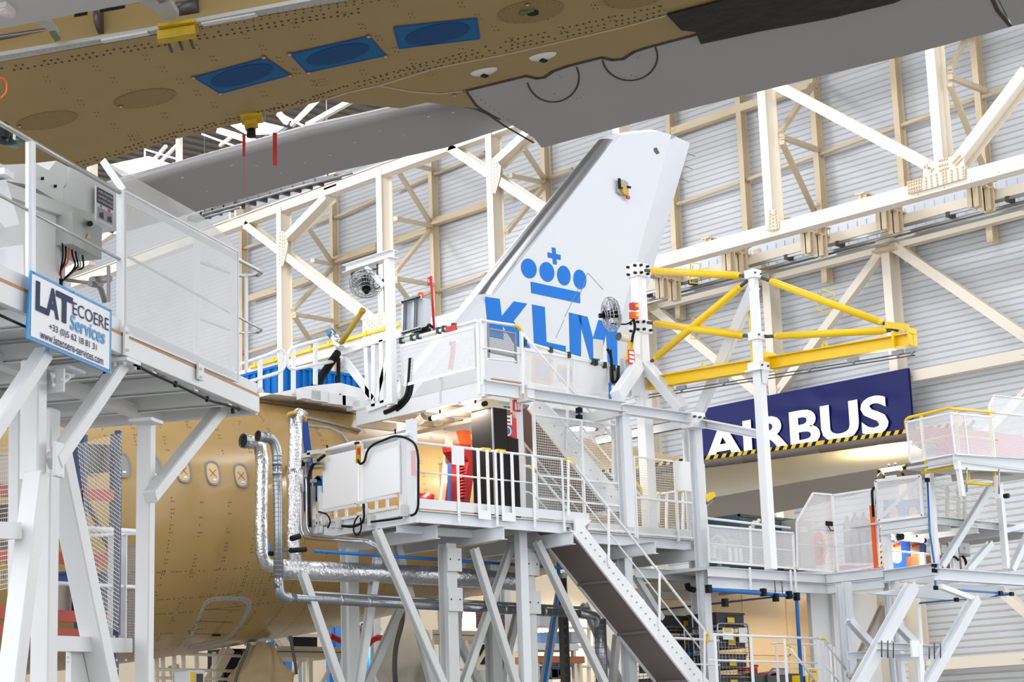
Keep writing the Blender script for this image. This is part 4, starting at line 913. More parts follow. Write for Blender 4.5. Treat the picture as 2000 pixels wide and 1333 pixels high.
# storage rack and safety net below the platform, beyond it
RK = thing('storage_rack', 'storage rack with orange beams and dark uprights behind the net', 'rack', PD(150, 1280, 17.5))
RN = V((-.6, .8, 0))
def rk(x, y, k=0): return PL(x, y, PD(150, 1000, 17.5)+RN*k, RN)
for y in (965, 1092, 1205, 1240):
    mb = MB(); mb.beam(rk(-30, y-8), rk(228, y+4), .05, .10); mb.build('shelf_beam', mat('rack_orange', (172, 52, 24), .6), RK)
for x in (-20, 160, 226):
    for k in (0, .8): mb = MB(); mb.beam(rk(x, 850, k), rk(x-6, 1400, k), .08, .08); mb.build('upright', mat('rack_blue', (40, 52, 92), .5), RK)
mb = MB(); mb.beam(rk(160, 960, .4), rk(222, 1090, .4), .04, .04); mb.beam(rk(20, 1090, .4), rk(60, 1200, .4), .04, .04); mb.build('diagonal', DGREY, RK)
for (x0, y0, x1, y1, c, wh) in ((-20, 890, 40, 955, (196, 186, 170), 'pale carton on the rack, left'), (160, 870, 215, 925, (58, 58, 62), 'dark crate high on the rack by the blue net post'), (5, 1060, 60, 1085, (70, 48, 36), 'brown crate on the rack'), (150, 1120, 215, 1195, (38, 58, 120), 'dark blue crate low on the rack'), (20, 990, 45, 1030, (60, 44, 40), 'small dark crate on the rack'), (110, 1140, 140, 1200, (168, 160, 150), 'pale box low on the rack')):
    mb = MB(); c_ = (rk(x0, y1, .1)+rk(x1, y0, .1))/2; mb.frame(c_+RN*.2, (rk(x1, y1, .1)-rk(x0, y1, .1))/2, RN*.2, EZ*((y1-y0)/F_PX*17.5/2)); mb.frame(c_+RN*.2+EZ*((y1-y0)/F_PX*17.5/2), (rk(x1, y1, .1)-rk(x0, y1, .1))*.52, RN*.21, EZ*.012)
    tag(mb.build('storage_crate', mat('crate_%d_%d_%d' % c, c, .6), None), wh, 'crate', 'crates on the rack')
NET = thing('safety_net', 'white cord safety net hung from a dark blue post under the platform', 'net', rk(230, 1250, -.4))
mb = MB(); mb.beam(rk(231, 842, -.4), rk(228, 1242, -.4), .05, .05); mb.build('post', mat('rack_blue', (40, 52, 92), .5), NET)
WIRE = perforated('net_cord', (226, 222, 214), .036, .17, True)
for q in ([(150, 868), (238, 846), (232, 1235), (190, 1210)], [(-30, 860), (66, 872), (60, 1140), (-30, 1160)]):
    mb = MB(); mb.sheet([rk(x, y, -.45) for x, y in (q[3], q[2], q[1], q[0])]); mb.build('net', WIRE, NET)
# tubular guard rail and dark mesh gate between the legs
GR = thing('guard_rail', 'low white tubular guard rail between the platform legs', 'railing', rk(220, 1270, -.2))
for y0, y1, r in ((1030, 1040, .028), (1140, 1148, .018), (1050, 1042, .018)):
    mb = MB(); mb.tube(rk(110, y0, -.2), rk(275, y1, -.2), r, 10); mb.build('rail', WHITE, GR)
for x in (219, 241): mb = MB(); mb.beam(rk(x, 1045, -.2), rk(x-2, 1270, -.2), .02, .07, RN); mb.build('post', WHITE, GR)
mb = MB(); mb.sheet([rk(240, 1272, -.15), rk(275, 1272, -.15), rk(275, 1062, -.15), rk(240, 1072, -.15)]); mb.beam(rk(240, 1072, -.15), rk(278, 1062, -.15), .02, .02)
mb.build('mesh_infill', perforated('dark_perforated', (120, 120, 128), .03, .36), GR)
# ================================================================ tail dock: lower level
YF, ZL, XL = 25.5, 6.0, 22.0
PERF_D = perforated('perforated_dock_sheet', (230, 230, 234), .03, .29)
WIREM = perforated('welded_wire', (222, 222, 218), .05, .16, True)
def Q(x, y, Y=YF): return PY(x, y, Y)
def LX(x, y, X=XL): return PX(x, y, X)
LD = thing('dock_platform', 'lower white dock platform with handrail beside the gold fuselage', 'platform', (24, 26, 0))
def pb(root, name, p, q, w, h, m=WHITE, kind='box', up=EZ, bev=0, label=None):
    mb = MB(); mb.beam(p, q, w, h, up, kind); return mb.build(name, m, root, bev, label)
X1, X2, YB = 26.25, 30.25, 28.4
mb = MB(); mb.box((XL, YF+.02, ZL-.04), (X1, YB, ZL)); mb.box((X1, 26.47, ZL-.04), (X2, YB, ZL)); mb.build('deck_plate', mat('deck_grey', (150, 150, 150), .6), LD)
for a, b in (((XL, YF, ZL-.13), (X1, YF, ZL-.13)), ((XL, YF, ZL-.13), (XL, YB, ZL-.13)), ((X1, 26.45, ZL-.13), (X2, 26.45, ZL-.13)), ((X2, 26.45, ZL-.13), (X2, YB, ZL-.13)), ((X1, YF, ZL-.13), (X1, 26.45, ZL-.13))):
    pb(LD, 'edge_beam', a, b, .09, .22, kind='U')
for a, b in (((XL, YF-.01, ZL+.1), (X1, YF-.01, ZL+.1)), ((X1, 26.44, ZL+.09), (X2, 26.44, ZL+.09))):
    pb(LD, 'toe_board', a, b, .012, .17)
for x in (22.5, 23.7, 25.45, 26.2, 28.2, 30.0): pb(LD, 'floor_joist', (x, YF-.35 if x in (25.45, 23.7) else YF+.1, ZL-.36), (x, YB, ZL-.36), .14, .24, kind='I')
pb(LD, 'floor_joist', (XL-.1, YF+.5, ZL-.30), (24.0, YF+.5, ZL-.30), .12, .14, kind='I')
mb = MB(); 
for x in (22.7, 23.4, 24.3, 25.0): mb.box((x, YF+.1, ZL-.2), (x+.06, YB, ZL-.05))
mb.build('secondary_joists', WHITE, LD)
# front handrail
zr = Q(813, 865).z; x0 = Q(813, 865).x; x1 = Q(1106, 898).x
mb = MB(); mb.tube((x0, YF, zr), (x1, YF, zr), .024, 10); mb.build('handrail', WHITE2, LD)
mb = MB(); mb.tube((x0, YF, ZL+.66), (x1, YF, ZL+.66), .016, 8); mb.build('knee_rail', WHITE2, LD)
for px in (893, 967, 1040, 1097):
    x = Q(px, 950).x; mb = MB(); mb.beam((x, YF-.03, ZL-.2), (x, YF-.03, zr-.01), .055, .014, EY)
    for dz in (-.07, -.16): mb.tube((x, YF-.03, ZL+dz), (x, YF-.055, ZL+dz), .012, 6)
    mb.build('rail_post', WHITE2, LD)
for a, b in ((931, 949), (977, 997)):
    xa, xb = Q(a, 950).x, Q(b, 950).x; mb = MB()
    for x in (xa, xb):
        mb.beam((x, YF-.06, ZL-.06), (x, YF-.06, zr), .07, .012, EY); mb.beam((x+.03, YF-.04, ZL+.06), (x+.03, YF-.04, zr-.03), .012, .05, EY)
    mb.box((xa-.03, YF-.07, ZL-.1), (xb+.04, YF-.055, ZL+.06)); mb.build('lift_out_gate', WHITE2, LD)
for a, b, y in ((941, 956, 878), (970, 985, 881)):
    mb = MB(); c, d = Q(a, y), Q(b, y+1); mb.box((c.x, YF-.04, c.z-.02), (d.x, YF+.04, c.z+.03)); mb.build('gate_latch', YELLOW, LD, label='yellow gate latch')
mb = MB(); mb.box(tuple(Q(881, 908)-EY*.03), tuple(Q(904, 875)-EY*.02)); mb.build('paper_notice', PAPER, LD, label='sheet of white paper on the rail')
# left end: two tall white guard panels on a frame
for (c4, s) in ((((630, 893), (698, 878), (699, 982), (630, 996)), 0), (((708, 879), (778, 860), (779, 962), (709, 977)), 1)):
    mb = MB(); mb.poly([LX(*p, XL-.12) for p in c4], V((.04, 0, 0))); o = mb.build('guard_panel', mat('bright_white_panel', (240, 241, 245), .35), LD, .004, 'large plain white guard panel')
    a, b = LX(c4[3][0], c4[3][1]+4), LX(c4[2][0], c4[2][1]+3); d = LX(c4[3][0]+14, c4[3][1]+22); 
    for off in (.02, .22):
        pb(LD, 'panel_rail', V((XL-.1, a.y+.03, a.z-off)), V((XL-.1, b.y-.05, a.z-off)), .06, .05)
    mb = MB()
    for t in (.2, .5, .8): mb.beam(V((XL-.1, a.y+(b.y-a.y)*t, a.z-.24)), V((XL-.1, a.y+(b.y-a.y)*t, a.z)), .05, .04)
    mb.build('panel_studs', WHITE, LD)
for q in (((646, 872), (692, 861), (692, 880), (646, 890)), ((712, 862), (796, 838), (802, 852), (714, 878))):
    mb = MB(); mb.poly([LX(*p, XL+.15) for p in q], V((.015, 0, 0))); mb.build('grey_backing', mat('grey_sheet', (156, 162, 164), .5), LD)
for a, b in (((629, 882), (694, 865)), ((709, 863), (800, 848))):
    mb = MB(); mb.tube(LX(*a, XL-.05), LX(*b, XL-.05), .035, 10); mb.build('panel_handrail', WHITE2, LD)
for x, y in ((639, 874), (772, 843)):
    mb = MB(); p = LX(x, y, XL-.02); mb.tube(p-EZ*.05, p, .015, 8); mb.grid(lambda u, v: p+EZ*.02+V((math.cos(6.283*u)*math.sin(3.1416*v), math.sin(6.283*u)*math.sin(3.1416*v), math.cos(3.1416*v)))*.022, 10, 6); mb.build('pull_knob', BLACK, LD)
for x, y0, y1, wd in ((703, 862, 990, .08), (784, 852, 1000, .1), (803, 820, 1010, .2)):
    p, q = LX(x, y0, XL+.02), LX(x, y1, XL+.02); q.y = p.y; pb(LD, 'frame_post', p, q, .1, wd, up=EY)
for x, y0, y1 in ((700, 872, 905), (697, 864, 868)):
    mb = MB(); p = LX(x, y0, XL-.18); q = LX(x, y1, XL-.18); mb.beam(p, q, .05, .09, EY); mb.build('latch', YDARK if y0 > 870 else BLACK, LD)
mb = MB(); mb.beam(LX(700, 876, XL-.22), LX(701, 888, XL-.22), .03, .05, EY); mb.build('red_handle', RED, LD)
def lpath(name, pts, r, m, root=LD, X=XL-.2, bend=.15, label=None, n=8):
    mb = MB(); mb.path([LX(x, y, X) for x, y in pts], r, n, bend=bend); return mb.build(name, m, root, label=label)
lpath('cable', [(699, 898), (703, 908), (712, 903), (717, 880), (730, 868), (772, 851), (795, 856), (812, 868), (817, 892), (817, 990), (812, 1004), (803, 1008)], .022, BLACK)
lpath('cable', [(710, 985), (712, 1010), (708, 1022), (690, 1030), (668, 1028)], .025, BLACK)
lpath('cable', [(785, 1012), (760, 1016), (725, 1020)], .02, BLACK); lpath('cable', [(622, 1000), (640, 1005), (646, 1020), (640, 1032)], .015, BLACK)
lpath('cable', [(700, 1008), (692, 1020), (690, 1040), (698, 1048), (706, 1035), (704, 1012)], .015, BLACK)
mb = MB(); a, b = LX(804, 930, XL-.13), LX(811, 880, XL-.13); mb.box((XL-.135, min(a.y, b.y), a.z), (XL-.125, max(a.y, b.y), b.z))
mb.build('striped_label', mat('label_pink', (226, 176, 180), .6), LD)
# wide edge beam and brackets of the left end
for yy, zz in ((.0, 0), (.0, -.16)):
    pb(LD, 'end_beam', V((XL-.06, YF-.02, ZL-.02+zz)), V((XL-.06, 27.9, ZL-.02+zz)), .06, .12)
for x, y in ((636, 1015), (662, 1022), (715, 1005), (725, 1018), (790, 998)):
    mb = MB(); p = LX(x, y, XL-.15); mb.box(p-V((.05, .05, .1)), p+V((.05, .05, .1))); mb.build('bracket', GREYW, LD)
# columns with bolted plates and the braces below
def col(px, y0, X=None, Y=26.2, w=.24, root=LD):
    p = PY(px, 1150, Y); mb = MB(); mb.beam((p.x, Y, 0), (p.x, Y, ZL-.48), w, .24, EY, 'I'); mb.build('column', GREYW, root); return p.x
for px, ys in ((875, (1093, 1171)), (1028, (1102, 1177))):
    x = col(px, 0)
    for y in ys:
        z = PY(px, y, 26.05).z; mb = MB(); mb.box((x-.14, 26.03, z-.21), (x+.2, 26.06, z+.21))
        for dx in (-.08, .13): mb.disc(V((x+dx, 26.025, z)), EX*.016, EZ*.016, 6, 1, V((0, -.004, 0)))
        mb.build('column_plate', [GREYW, BLACK], LD)
col(683, 0, Y=27.6); col(960, 0, Y=28.2)
def brace(a, b, Ya, Yb, w=.13, root=LD, m=GREYW, nm='brace'): return pb(root, nm, PY(*a, Ya), PY(*b, Yb), w, w, m, 'I', EY)
for a, b, Ya, Yb in (((736, 1036), (868, 1345), 25.7, 25.7), ((772, 1052), (846, 1345), 27.2, 27.2), ((1001, 1060), (902, 1345), 26.3, 26.3), ((926, 1072), (1010, 1345), 26.0, 26.0), ((1048, 1058), (1185, 1345), 25.9, 25.9), ((738, 1088), (700, 1345), 26.9, 26.9), ((590, 1120), (668, 1345), 26.4, 26.4), ((786, 1180), (712, 1345), 28.0, 28.0), ((903, 1080), (885, 1345), 28, 28), ((1100, 1120), (1060, 1345), 28.2, 28.2), ((860, 1180), (940, 1345), 28.4, 28.4), ((1015, 1180), (975, 1345), 28.4, 28.4), ((1140, 1180), (1215, 1345), 27.8, 27.8), ((1205, 1240), (1195, 1345), 27.2, 27.2)): brace(a, b, Ya, Yb)
mb = MB(); 
for dx in (0, .14): mb.box((Q(1098, 1200, 27.6).x+dx, 27.6, 0), (Q(1098, 1200, 27.6).x+dx+.03, 27.72, 5.2))
for k in range(26): mb.box((Q(1098, 1200, 27.6).x, 27.62, .2+k*.19), (Q(1098, 1200, 27.6).x+.16, 27.7, .27+k*.19))
mb.build('cable_tray', DGREY, LD)
# tall wire fence at the back of the stair head and low mesh fence at the right
def fence(x0, x1, zA, zB, Y, infill, posts, mids, root, X=None, fr=.05):
    P = (lambda t, z: V((x0+(x1-x0)*t, Y, z))) if X is None else (lambda t, z: V((X, x0+(x1-x0)*t, z)))
    for t in posts: pb(root, 'fence_post', P(t, zA-.1), P(t, zB+.02), fr, fr, WHITE2)
    for z in [zA, zB]+mids: pb(root, 'fence_rail', P(0, z), P(1, z), fr*.8, fr*.8, WHITE2)
    mb = MB(); mb.sheet([P(0, zA), P(1, zA), P(1, zB), P(0, zB)]); mb.build('mesh_infill', infill, root)
Yf2 = 26.42
xa, xb, xc = Q(1045, 900, Yf2).x, Q(1236, 960, Yf2).x, Q(1377, 980, Yf2).x
fence(xa, xb, ZL+.04, Q(1045, 810, Yf2).z, Yf2, WIREM, (0, .48, 1), [ZL+1.0, ZL+.55], LD)
fence(xb+.06, xc, ZL+.02, Q(1240, 893, Yf2).z, Yf2, WIREM, (0, .58, 1), [ZL+.75], LD)
mb = MB(); a, b = Q(1322, 972, Yf2-.05), Q(1350, 905, Yf2-.05); mb.box((a.x, Yf2-.05, b.z-.6), (b.x, Yf2-.04, b.z)); mb.build('paper_notice', PAPER, LD, label='sheet of paper on the mesh fence')
p = Q(1358, 1060, 26.5).x
for xx, y1, yy in ((p, 1345, 26.5), (Q(1218, 1060, 26.6).x, 0, 26.6)):
    mb = MB(); mb.beam((xx, yy, 0), (xx, yy, 8.35), .22, .22, EY, 'I'); mb.build('column', WHITE, LD)
pb(LD, 'floor_joist', (Q(1240, 1120, 26.6).x, 26.6, ZL-.75), (p, 26.6, ZL-.75), .14, .2, kind='I'); pb(LD, 'floor_joist', (28.4, 26.6, ZL-.42), (28.4, 28.4, ZL-.42), .14, .22, kind='I')
pb(LD, 'brace', PY(1242, 1128, 26.7), PY(1292, 1210, 26.7), .12, .12, kind='I', up=EY)
for pts, r, m in (([(1272, 1002), (1274, 985), (1284, 966), (1300, 964), (1336, 958)], .025, WHITE2), ([(1273, 990), (1275, 978), (1283, 966), (1290, 965)], .03, YELLOW), ([(1275, 1000), (1290, 1040), (1300, 1062)], .02, WHITE2)):
    mb = MB(); mb.path([PY(x, y, 27.5) for x, y in pts], r, 9, bend=.1); mb.build('inner_rail', m, LD)
for px in (1286, 1302, 1334): pb(LD, 'inner_post', PY(px, 962, 27.5), PY(px, 1048, 27.5), .06, .03, WHITE2, up=EY)
# ---------------------------------------------------------------- lower staircase
LS = thing('staircase', 'lower white steel staircase with bolted stringers and yellow handrail tips', 'staircase', (30, 25.9, 0))
Yn, Yfar = 25.42, 26.3
tA, tB = PY(1142, 1030, Yn), PY(1378, 1323, Yn); bA, bB = PY(1113, 1034, Yn), PY(1348, 1333, Yn)
def ext(a, b, t): return a+(b-a)*t
tB2, bB2 = ext(tA, tB, 2.2), ext(bA, bB, 2.2)
deckp = V((tA.x-.25, Yn, ZL+.05))
def stringer(Y, nm):
    mb = MB(); sh = V((0, Y-Yn, 0)); mb.poly([p+sh for p in (deckp, deckp+V((.45, 0, 0)), tA, tB2, bB2, bA, deckp-EZ*.25)], V((0, .05, 0)))
    if Y == Yn:
        for i in range(26):
            for s in (.0, .035):
                t = .03+i*.075+s; c = ext(tA, tB, t).lerp(ext(bA, bB, t), .5); mb.disc(c-EY*.003, EX*.016, EZ*.016, 6, 1, V((0, -.015, 0)))
    return mb.build('stringer', [WHITE2, GREY], LS)
stringer(Yn, ''); stringer(Yfar, '')
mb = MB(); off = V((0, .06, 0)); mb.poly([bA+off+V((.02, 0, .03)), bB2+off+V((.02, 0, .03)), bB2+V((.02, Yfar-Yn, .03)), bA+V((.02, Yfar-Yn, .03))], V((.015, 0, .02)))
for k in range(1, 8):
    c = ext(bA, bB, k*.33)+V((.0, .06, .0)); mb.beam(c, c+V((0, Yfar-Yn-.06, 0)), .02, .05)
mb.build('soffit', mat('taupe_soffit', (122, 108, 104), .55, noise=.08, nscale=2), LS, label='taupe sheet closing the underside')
for i in range(26):
    c = ext(tA, tB, .02+i*.075).lerp(ext(bA, bB, .02+i*.075), .4); mb = MB(); mb.box((c.x-.03, Yn+.05, c.z-.02), (c.x+.22, Yfar, c.z+.02)); mb.build('tread', GREYW, LS)
def srail(Y, root, y0, pts, r, m=WHITE2, nm='handrail', bend=.12):
    mb = MB(); mb.path([PY(x, y, Y) for x, y in pts], r, 10, bend=bend); return mb.build(nm, m, root)
srail(Yn, LS, 0, [(1106, 898), (1122, 908), (1190, 996), (1222, 1035), (1375, 1231), (1380, 1240)], .026)
srail(Yn, LS, 0, [(1105, 897), (1114, 898), (1122, 909)], .029, YELLOW, 'handrail_tip'); srail(Yn, LS, 0, [(1377, 1232), (1385, 1243), (1379, 1256)], .029, YELLOW, 'handrail_tip')
srail(Yn, LS, 0, [(1108, 945), (1118, 952), (1222, 1083), (1377, 1280)], .016, nm='knee_rail')
for x, y0, y1 in ((1110, 900, 1008), (1189, 995, 1105), (1288, 1120, 1226), (1376, 1234, 1335)):
    pb(LS, 'rail_post', PY(x, y0, Yn-.02), PY(x, y1, Yn-.02), .055, .016, WHITE2, up=EY)
srail(Yfar, LS, 0, [(1017, 912), (1033, 911), (1046, 920), (1125, 1015), (1210, 1118)], .024); srail(Yfar, LS, 0, [(1032, 911), (1040, 913), (1047, 922)], .027, YELLOW, 'handrail_tip'); srail(Yfar, LS, 0, [(1020, 962), (1036, 962), (1068, 995)], .016, nm='knee_rail')
# ---------------------------------------------------------------- upper level
ZU, XU = 8.5, 23.75
UD = thing('dock_platform', 'upper white dock platform with perforated guard panels below the tail fin', 'platform', (25, 27, 8))
def UX(x, y, X=XU): return PX(x, y, X)
YBU = 29.3
mb = MB(); mb.box((XU, YF+.1, ZU-.05), (24.75, YBU, ZU)); mb.box((24.75, 26.9, ZU-.05), (28.2, 28.6, ZU)); mb.build('deck_plate', mat('deck_under_cream', (232, 222, 206), .6), UD)
pb(UD, 'edge_beam', (XU, YF+.05, ZU-.16), (XU, YBU, ZU-.16), .1, .3, kind='U'); pb(UD, 'edge_beam', (XU-.02, YF+.05, ZU-.02), (XU-.02, YBU, ZU-.02), .05, .1, GREYW)
pb(UD, 'edge_beam', (XU, YF+.05, ZU-.14), (24.6, YF+.05, ZU-.14), .1, .26, kind='U')
pb(UD, 'plywood_strip', (XU+.1, YF+.02, ZU+.03), (24.6, YF+.02, ZU+.03), .05, .02, WOOD); pb(UD, 'toe_board', (XU+.2, YF+.6, ZU+.09), (24.6, YF+.5, ZU+.09), .012, .16)
for k in range(4): pb(UD, 'floor_joist', (XU, YF+.8+k*1.0, ZU-.25), (24.7, YF+.8+k*1.0, ZU-.25), .1, .16, mat('deck_under_cream', (232, 222, 206), .6))
mb = MB(); mb.poly([UX(*p, XU-.08) for p in ((784, 676), (926, 639), (929, 717), (788, 753))][:0] or [UX(784, 676, XU-.08), UX(926, 639, XU-.08), UX(929, 717, XU-.08), UX(788, 753, XU-.08)], V((.001, 0, 0))) if False else mb.sheet([UX(788, 753, XU-.08), UX(929, 717, XU-.08), UX(926, 639, XU-.08), UX(784, 676, XU-.08)])
mb.build('perforated_panel', PERF_D, UD)
mb = MB(); qq = [UX(788, 753, XU-.09), UX(929, 717, XU-.09), UX(926, 639, XU-.09), UX(784, 676, XU-.09)]
for a, b in zip(qq, qq[1:]+qq[:1]): mb.beam(a, b, .01, .06, EX if abs((a-b).z) > .5 else EZ)
mb.build('panel_frame', WHITE2, UD)
mb = MB(); mb.tube(UX(783, 667, XU), UX(931, 627, XU), .035, 10); mb.tube(UX(690, 692, XU), UX(783, 667, XU), .035, 10); mb.build('handrail', WHITE2, UD)
for x, y in ((785, 666), (806, 660), (818, 657), (857, 646), (868, 643), (887, 638)):
    mb = MB(); p = UX(x, y, XU); mb.box(p-V((.05, .03, .06)), p+V((.05, .03, .06))); mb.build('hook', mat('dark_green_clip', (24, 52, 46), .5), UD)
mb = MB(); a, b = UX(871, 650, XU-.1), UX(891, 640, XU-.1); mb.box((XU-.11, b.y, a.z), (XU-.09, a.y, b.z+.06)); mb.build('red_plate', RED, UD)
mb = MB(); mb.path([UX(880, 672, XU+.3), UX(886, 668, XU+.3), UX(884, 690, XU+.3), UX(880, 722, XU+.3)], .05, 8); mb.build('red_hose', RED, UD)
pb(UD, 'corner_post', UX(934, 632, XU-.05), V((XU-.05, UX(934, 632, XU-.05).y, ZU-.25)), .07, .07, WHITE2)
pb(UD, 'rail_post', Q(941, 628, YF+.1), Q(943, 752, YF+.1), .06, .05, WHITE2); 
for x in (862, 786):
    pb(UD, 'rail_post', UX(x, 735, XU-.03), UX(x, 788, XU-.03), .04, .07, GREYW, up=EX)
# swing gate at the stair head
mb = MB()
for a, b in (((953, 632), (955, 702)), ((1006, 650), (1008, 710)), ((953, 642), (1006, 652)), ((953, 686), (1006, 697))): mb.beam(Q(*a, YF+.15), Q(*b, YF+.15), .035, .035)
mb.build('stair_gate', GREY, UD); mb = MB(); mb.sheet([Q(955, 690, YF+.15), Q(1006, 700, YF+.15), Q(1005, 650, YF+.15), Q(954, 640, YF+.15)]); mb.build('gate_mesh', perforated('dark_gate_mesh', (130, 130, 134), .04, .36), UD)
for a, b, r in (((938, 626), (1004, 636), .03), ((944, 679), (1016, 692), .018), ((953, 701), (1008, 707), .018)):
    mb = MB(); mb.tube(Q(*a, YF+.05), Q(*b, YF+.05), r, 10); mb.build('handrail', WHITE2, UD)
mb = MB(); mb.path([Q(1003, 636, YF+.05), Q(1012, 638, YF+.05), Q(1020, 649, YF+.05)], .034, 10, bend=.1); mb.build('handrail_tip', YELLOW, UD)
pb(UD, 'rail_post', Q(1018, 645, YF+.05), Q(1020, 770, YF+.05), .06, .05, WHITE2)
# support post with fire point sign, front frame beam, rear columns
xP = Q(1010, 850, YF+.5).x
mb = MB(); mb.beam((xP, YF+.5, 0), (xP, YF+.5, ZU-.05), .2, .16, EY, 'box'); mb.build('column', WHITE, UD, .01)
pb(UD, 'cap_beam', (xP-.12, YF+.2, ZU-.12), (xP+.06, YF+.2, ZU-.12), .3, .3)
fa, fb = Q(1026, 756, YF+.1), Q(1366, 822, YF+.1)
pb(UD, 'frame_beam', (fa.x, YF+.1, ZU-.13), (Q(1218, 790, YF+.1).x, YF+.1, ZU-.13), .16, .2, kind='U'); pb(UD, 'frame_beam', (Q(1220, 790, YF+.1).x, YF+.1, ZU-.17), (fb.x, YF+.1, ZU-.17), .16, .2, kind='U')
pb(UD, 'frame_beam', (fb.x, YF+.1, ZU-.2), (fb.x, 28.5, ZU-.2), .16, .2, kind='U'); pb(UD, 'frame_beam', (Q(1220, 790, YF+.1).x, YF+.2, ZU-.2), (Q(1220, 790, YF+.1).x, 28.5, ZU-.2), .14, .2); pb(UD, 'frame_beam', (24.8, 26.9, ZU-.16), (28.2, 26.9, ZU-.16), .1, .28, kind='U'); pb(UD, 'frame_beam', (24.8, 27.9, ZU-.4), (28.5, 27.9, ZU-.4), .1, .2)
for px, Y in ((1216, YF+.2), (1357, YF+.2)):
    p = Q(px, 830, Y); mb = MB(); mb.beam((p.x, Y, 0 if px > 1300 else ZL), (p.x, Y, ZU-.28), .2, .2, EY, 'I'); mb.box((p.x-.14, Y-.12, ZU-.3), (p.x+.14, Y+.12, ZU-.27)); mb.build('column', WHITE, UD)
# far side guard panels seen over the stairs
fa = Q(1022, 668, 26.9); fb = Q(1218, 725, 26.9)
mb = MB(); mb.tube(fa, fb, .032, 10); mb.tube(fb, Q(1385, 866-140+8, 26.9)*1, .0321, 10) if False else None; mb.build('handrail', WHITE2, UD)
mb = MB(); mb.sheet([Q(1024, 748, 26.9), Q(1190, 775, 26.9), Q(1189, 712, 26.9), Q(1023, 682, 26.9)]); mb.build('perforated_panel', PERF_D, UD)
mb = MB()
qq = [Q(1024, 748, 26.88), Q(1190, 775, 26.88), Q(1189, 712, 26.88), Q(1023, 682, 26.88)]
for a, b in zip(qq, qq[1:]+qq[:1]): mb.beam(a, b, .012, .06)
for x in (1110, 1120): mb.beam(Q(x, 690+(x-1023)*.17, 26.88), Q(x, 762, 26.88), .02, .05, EY)
mb.build('panel_frame', WHITE2, UD)
for x0, y0, x1, y1 in ((1042, 698, 1076, 745), (1092, 716, 1118, 742)):
    mb = MB(); q = [Q(x0, y1, 27.6), Q(x1, y1+4, 27.6), Q(x1, y0+5, 27.6), Q(x0, y0, 27.6)]
    for a, b in zip(q, q[1:]+q[:1]): mb.beam(a, b, .05, .07)
    mb.build('cover_frame', mat('kraft_frame', (216, 178, 104), .6), UD, label='tan framed opening behind the mesh')
    mb = MB(); mb.poly(q, V((0, .02, 0))); mb.build('cover_sheet', mat('cloudy_sheet', (168, 172, 190), .5), UD)
for x, y in ((1024, 670), (1075, 684), (1110, 694), (1157, 707), (1163, 709), (1180, 714), (1197, 719), (1212, 724)):
    mb = MB(); p = Q(x, y, 26.88); mb.box(p-V((.03, .05, .06)), p+V((.03, .05, .06))); mb.build('hook', MATS['dark_green_clip'], UD)
mb = MB(); mb.poly([Q(1159, 662, 26.8), Q(1178, 665, 26.8), Q(1178, 702, 26.8), Q(1160, 700, 26.8)], V((0, .01, 0))); mb.build('white_board', PAPER, UD, label='plain white board hung on the far rail')
mb = MB(); mb.path([Q(1186, 682, 26.7), Q(1191, 690, 26.7), Q(1194, 700, 26.7), Q(1195, 748, 26.7), Q(1206, 745, 26.7), Q(1208, 715, 26.7)], .03, 8, bend=.08); mb.path([Q(1193, 683, 26.7), Q(1198, 750, 26.7)], .02, 6); mb.build('black_hoses', BLACK, UD)
mb = MB(); mb.box(tuple(Q(1192, 750, 26.85)), tuple(Q(1212, 722, 26.95))); mb.build('grey_boxes', GREY, UD)
# blue air line on the frame
mb = MB(); mb.path([Q(1191, 748, 26.6), Q(1192, 790, 26.6), Q(1192, 794, 26.6), Q(1132, 788, 26.6), Q(1131, 815, 26.6)], .03, 8, bend=.05)
for x, y in ((1192, 793), (1132, 788), (1131, 802), (1131, 816), (1186, 795)): p = Q(x, y, 26.6); mb.box(p-V((.05, .05, .05)), p+V((.05, .05, .05)), 1)
mb.build('air_line', [BLUEP, BLACK], UD, label='blue compressed air pipe with black joints')
# ---------------------------------------------------------------- upper staircase
US = thing('staircase', 'upper white staircase falling from the upper dock to the lower dock behind wire mesh', 'staircase', (27, 27, 6))
Ya, Yb2 = 26.55, 27.3
a0, a1 = PY(1052, 770, Ya), PY(1240, 1000, Ya); b0, b1 = PY(1032, 800, Ya), PY(1190, 1000, Ya)
for Y in (Ya, Yb2):
    mb = MB(); sh = V((0, Y-Ya, 0)); mb.poly([p+sh for p in (a0, a1, b1, b0)], V((0, .04, 0)))
    if Y == Ya:
        for i in range(12):
            c = a0.lerp(a1, .06+i*.08).lerp(b0.lerp(b1, .06+i*.08), .45); mb.disc(c-EY*.003, EX*.018, EZ*.018, 6, 1, V((0, -.01, 0)))
    mb.build('stringer', [WHITE2, GREY], US)
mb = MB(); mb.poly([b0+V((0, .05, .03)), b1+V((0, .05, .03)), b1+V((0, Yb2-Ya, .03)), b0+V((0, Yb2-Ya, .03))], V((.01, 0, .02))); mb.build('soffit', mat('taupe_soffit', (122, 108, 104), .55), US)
for i in range(12):
    c = a0.lerp(a1, .06+i*.08).lerp(b0.lerp(b1, .06+i*.08), .4); mb = MB(); mb.box((c.x, Ya+.04, c.z-.02), (c.x+.2, Yb2, c.z+.02)); mb.build('tread', GREYW, US)
for pts, Y in (([(1020, 650), (1096, 740), (1204, 862)], 26.5), ([(1046, 766), (1120, 848), (1196, 932)], 26.5), ([(1082, 772), (1160, 862), (1250, 968), (1290, 1030)], 27.3)):
    srail(Y, US, 0, pts, .024, bend=0)
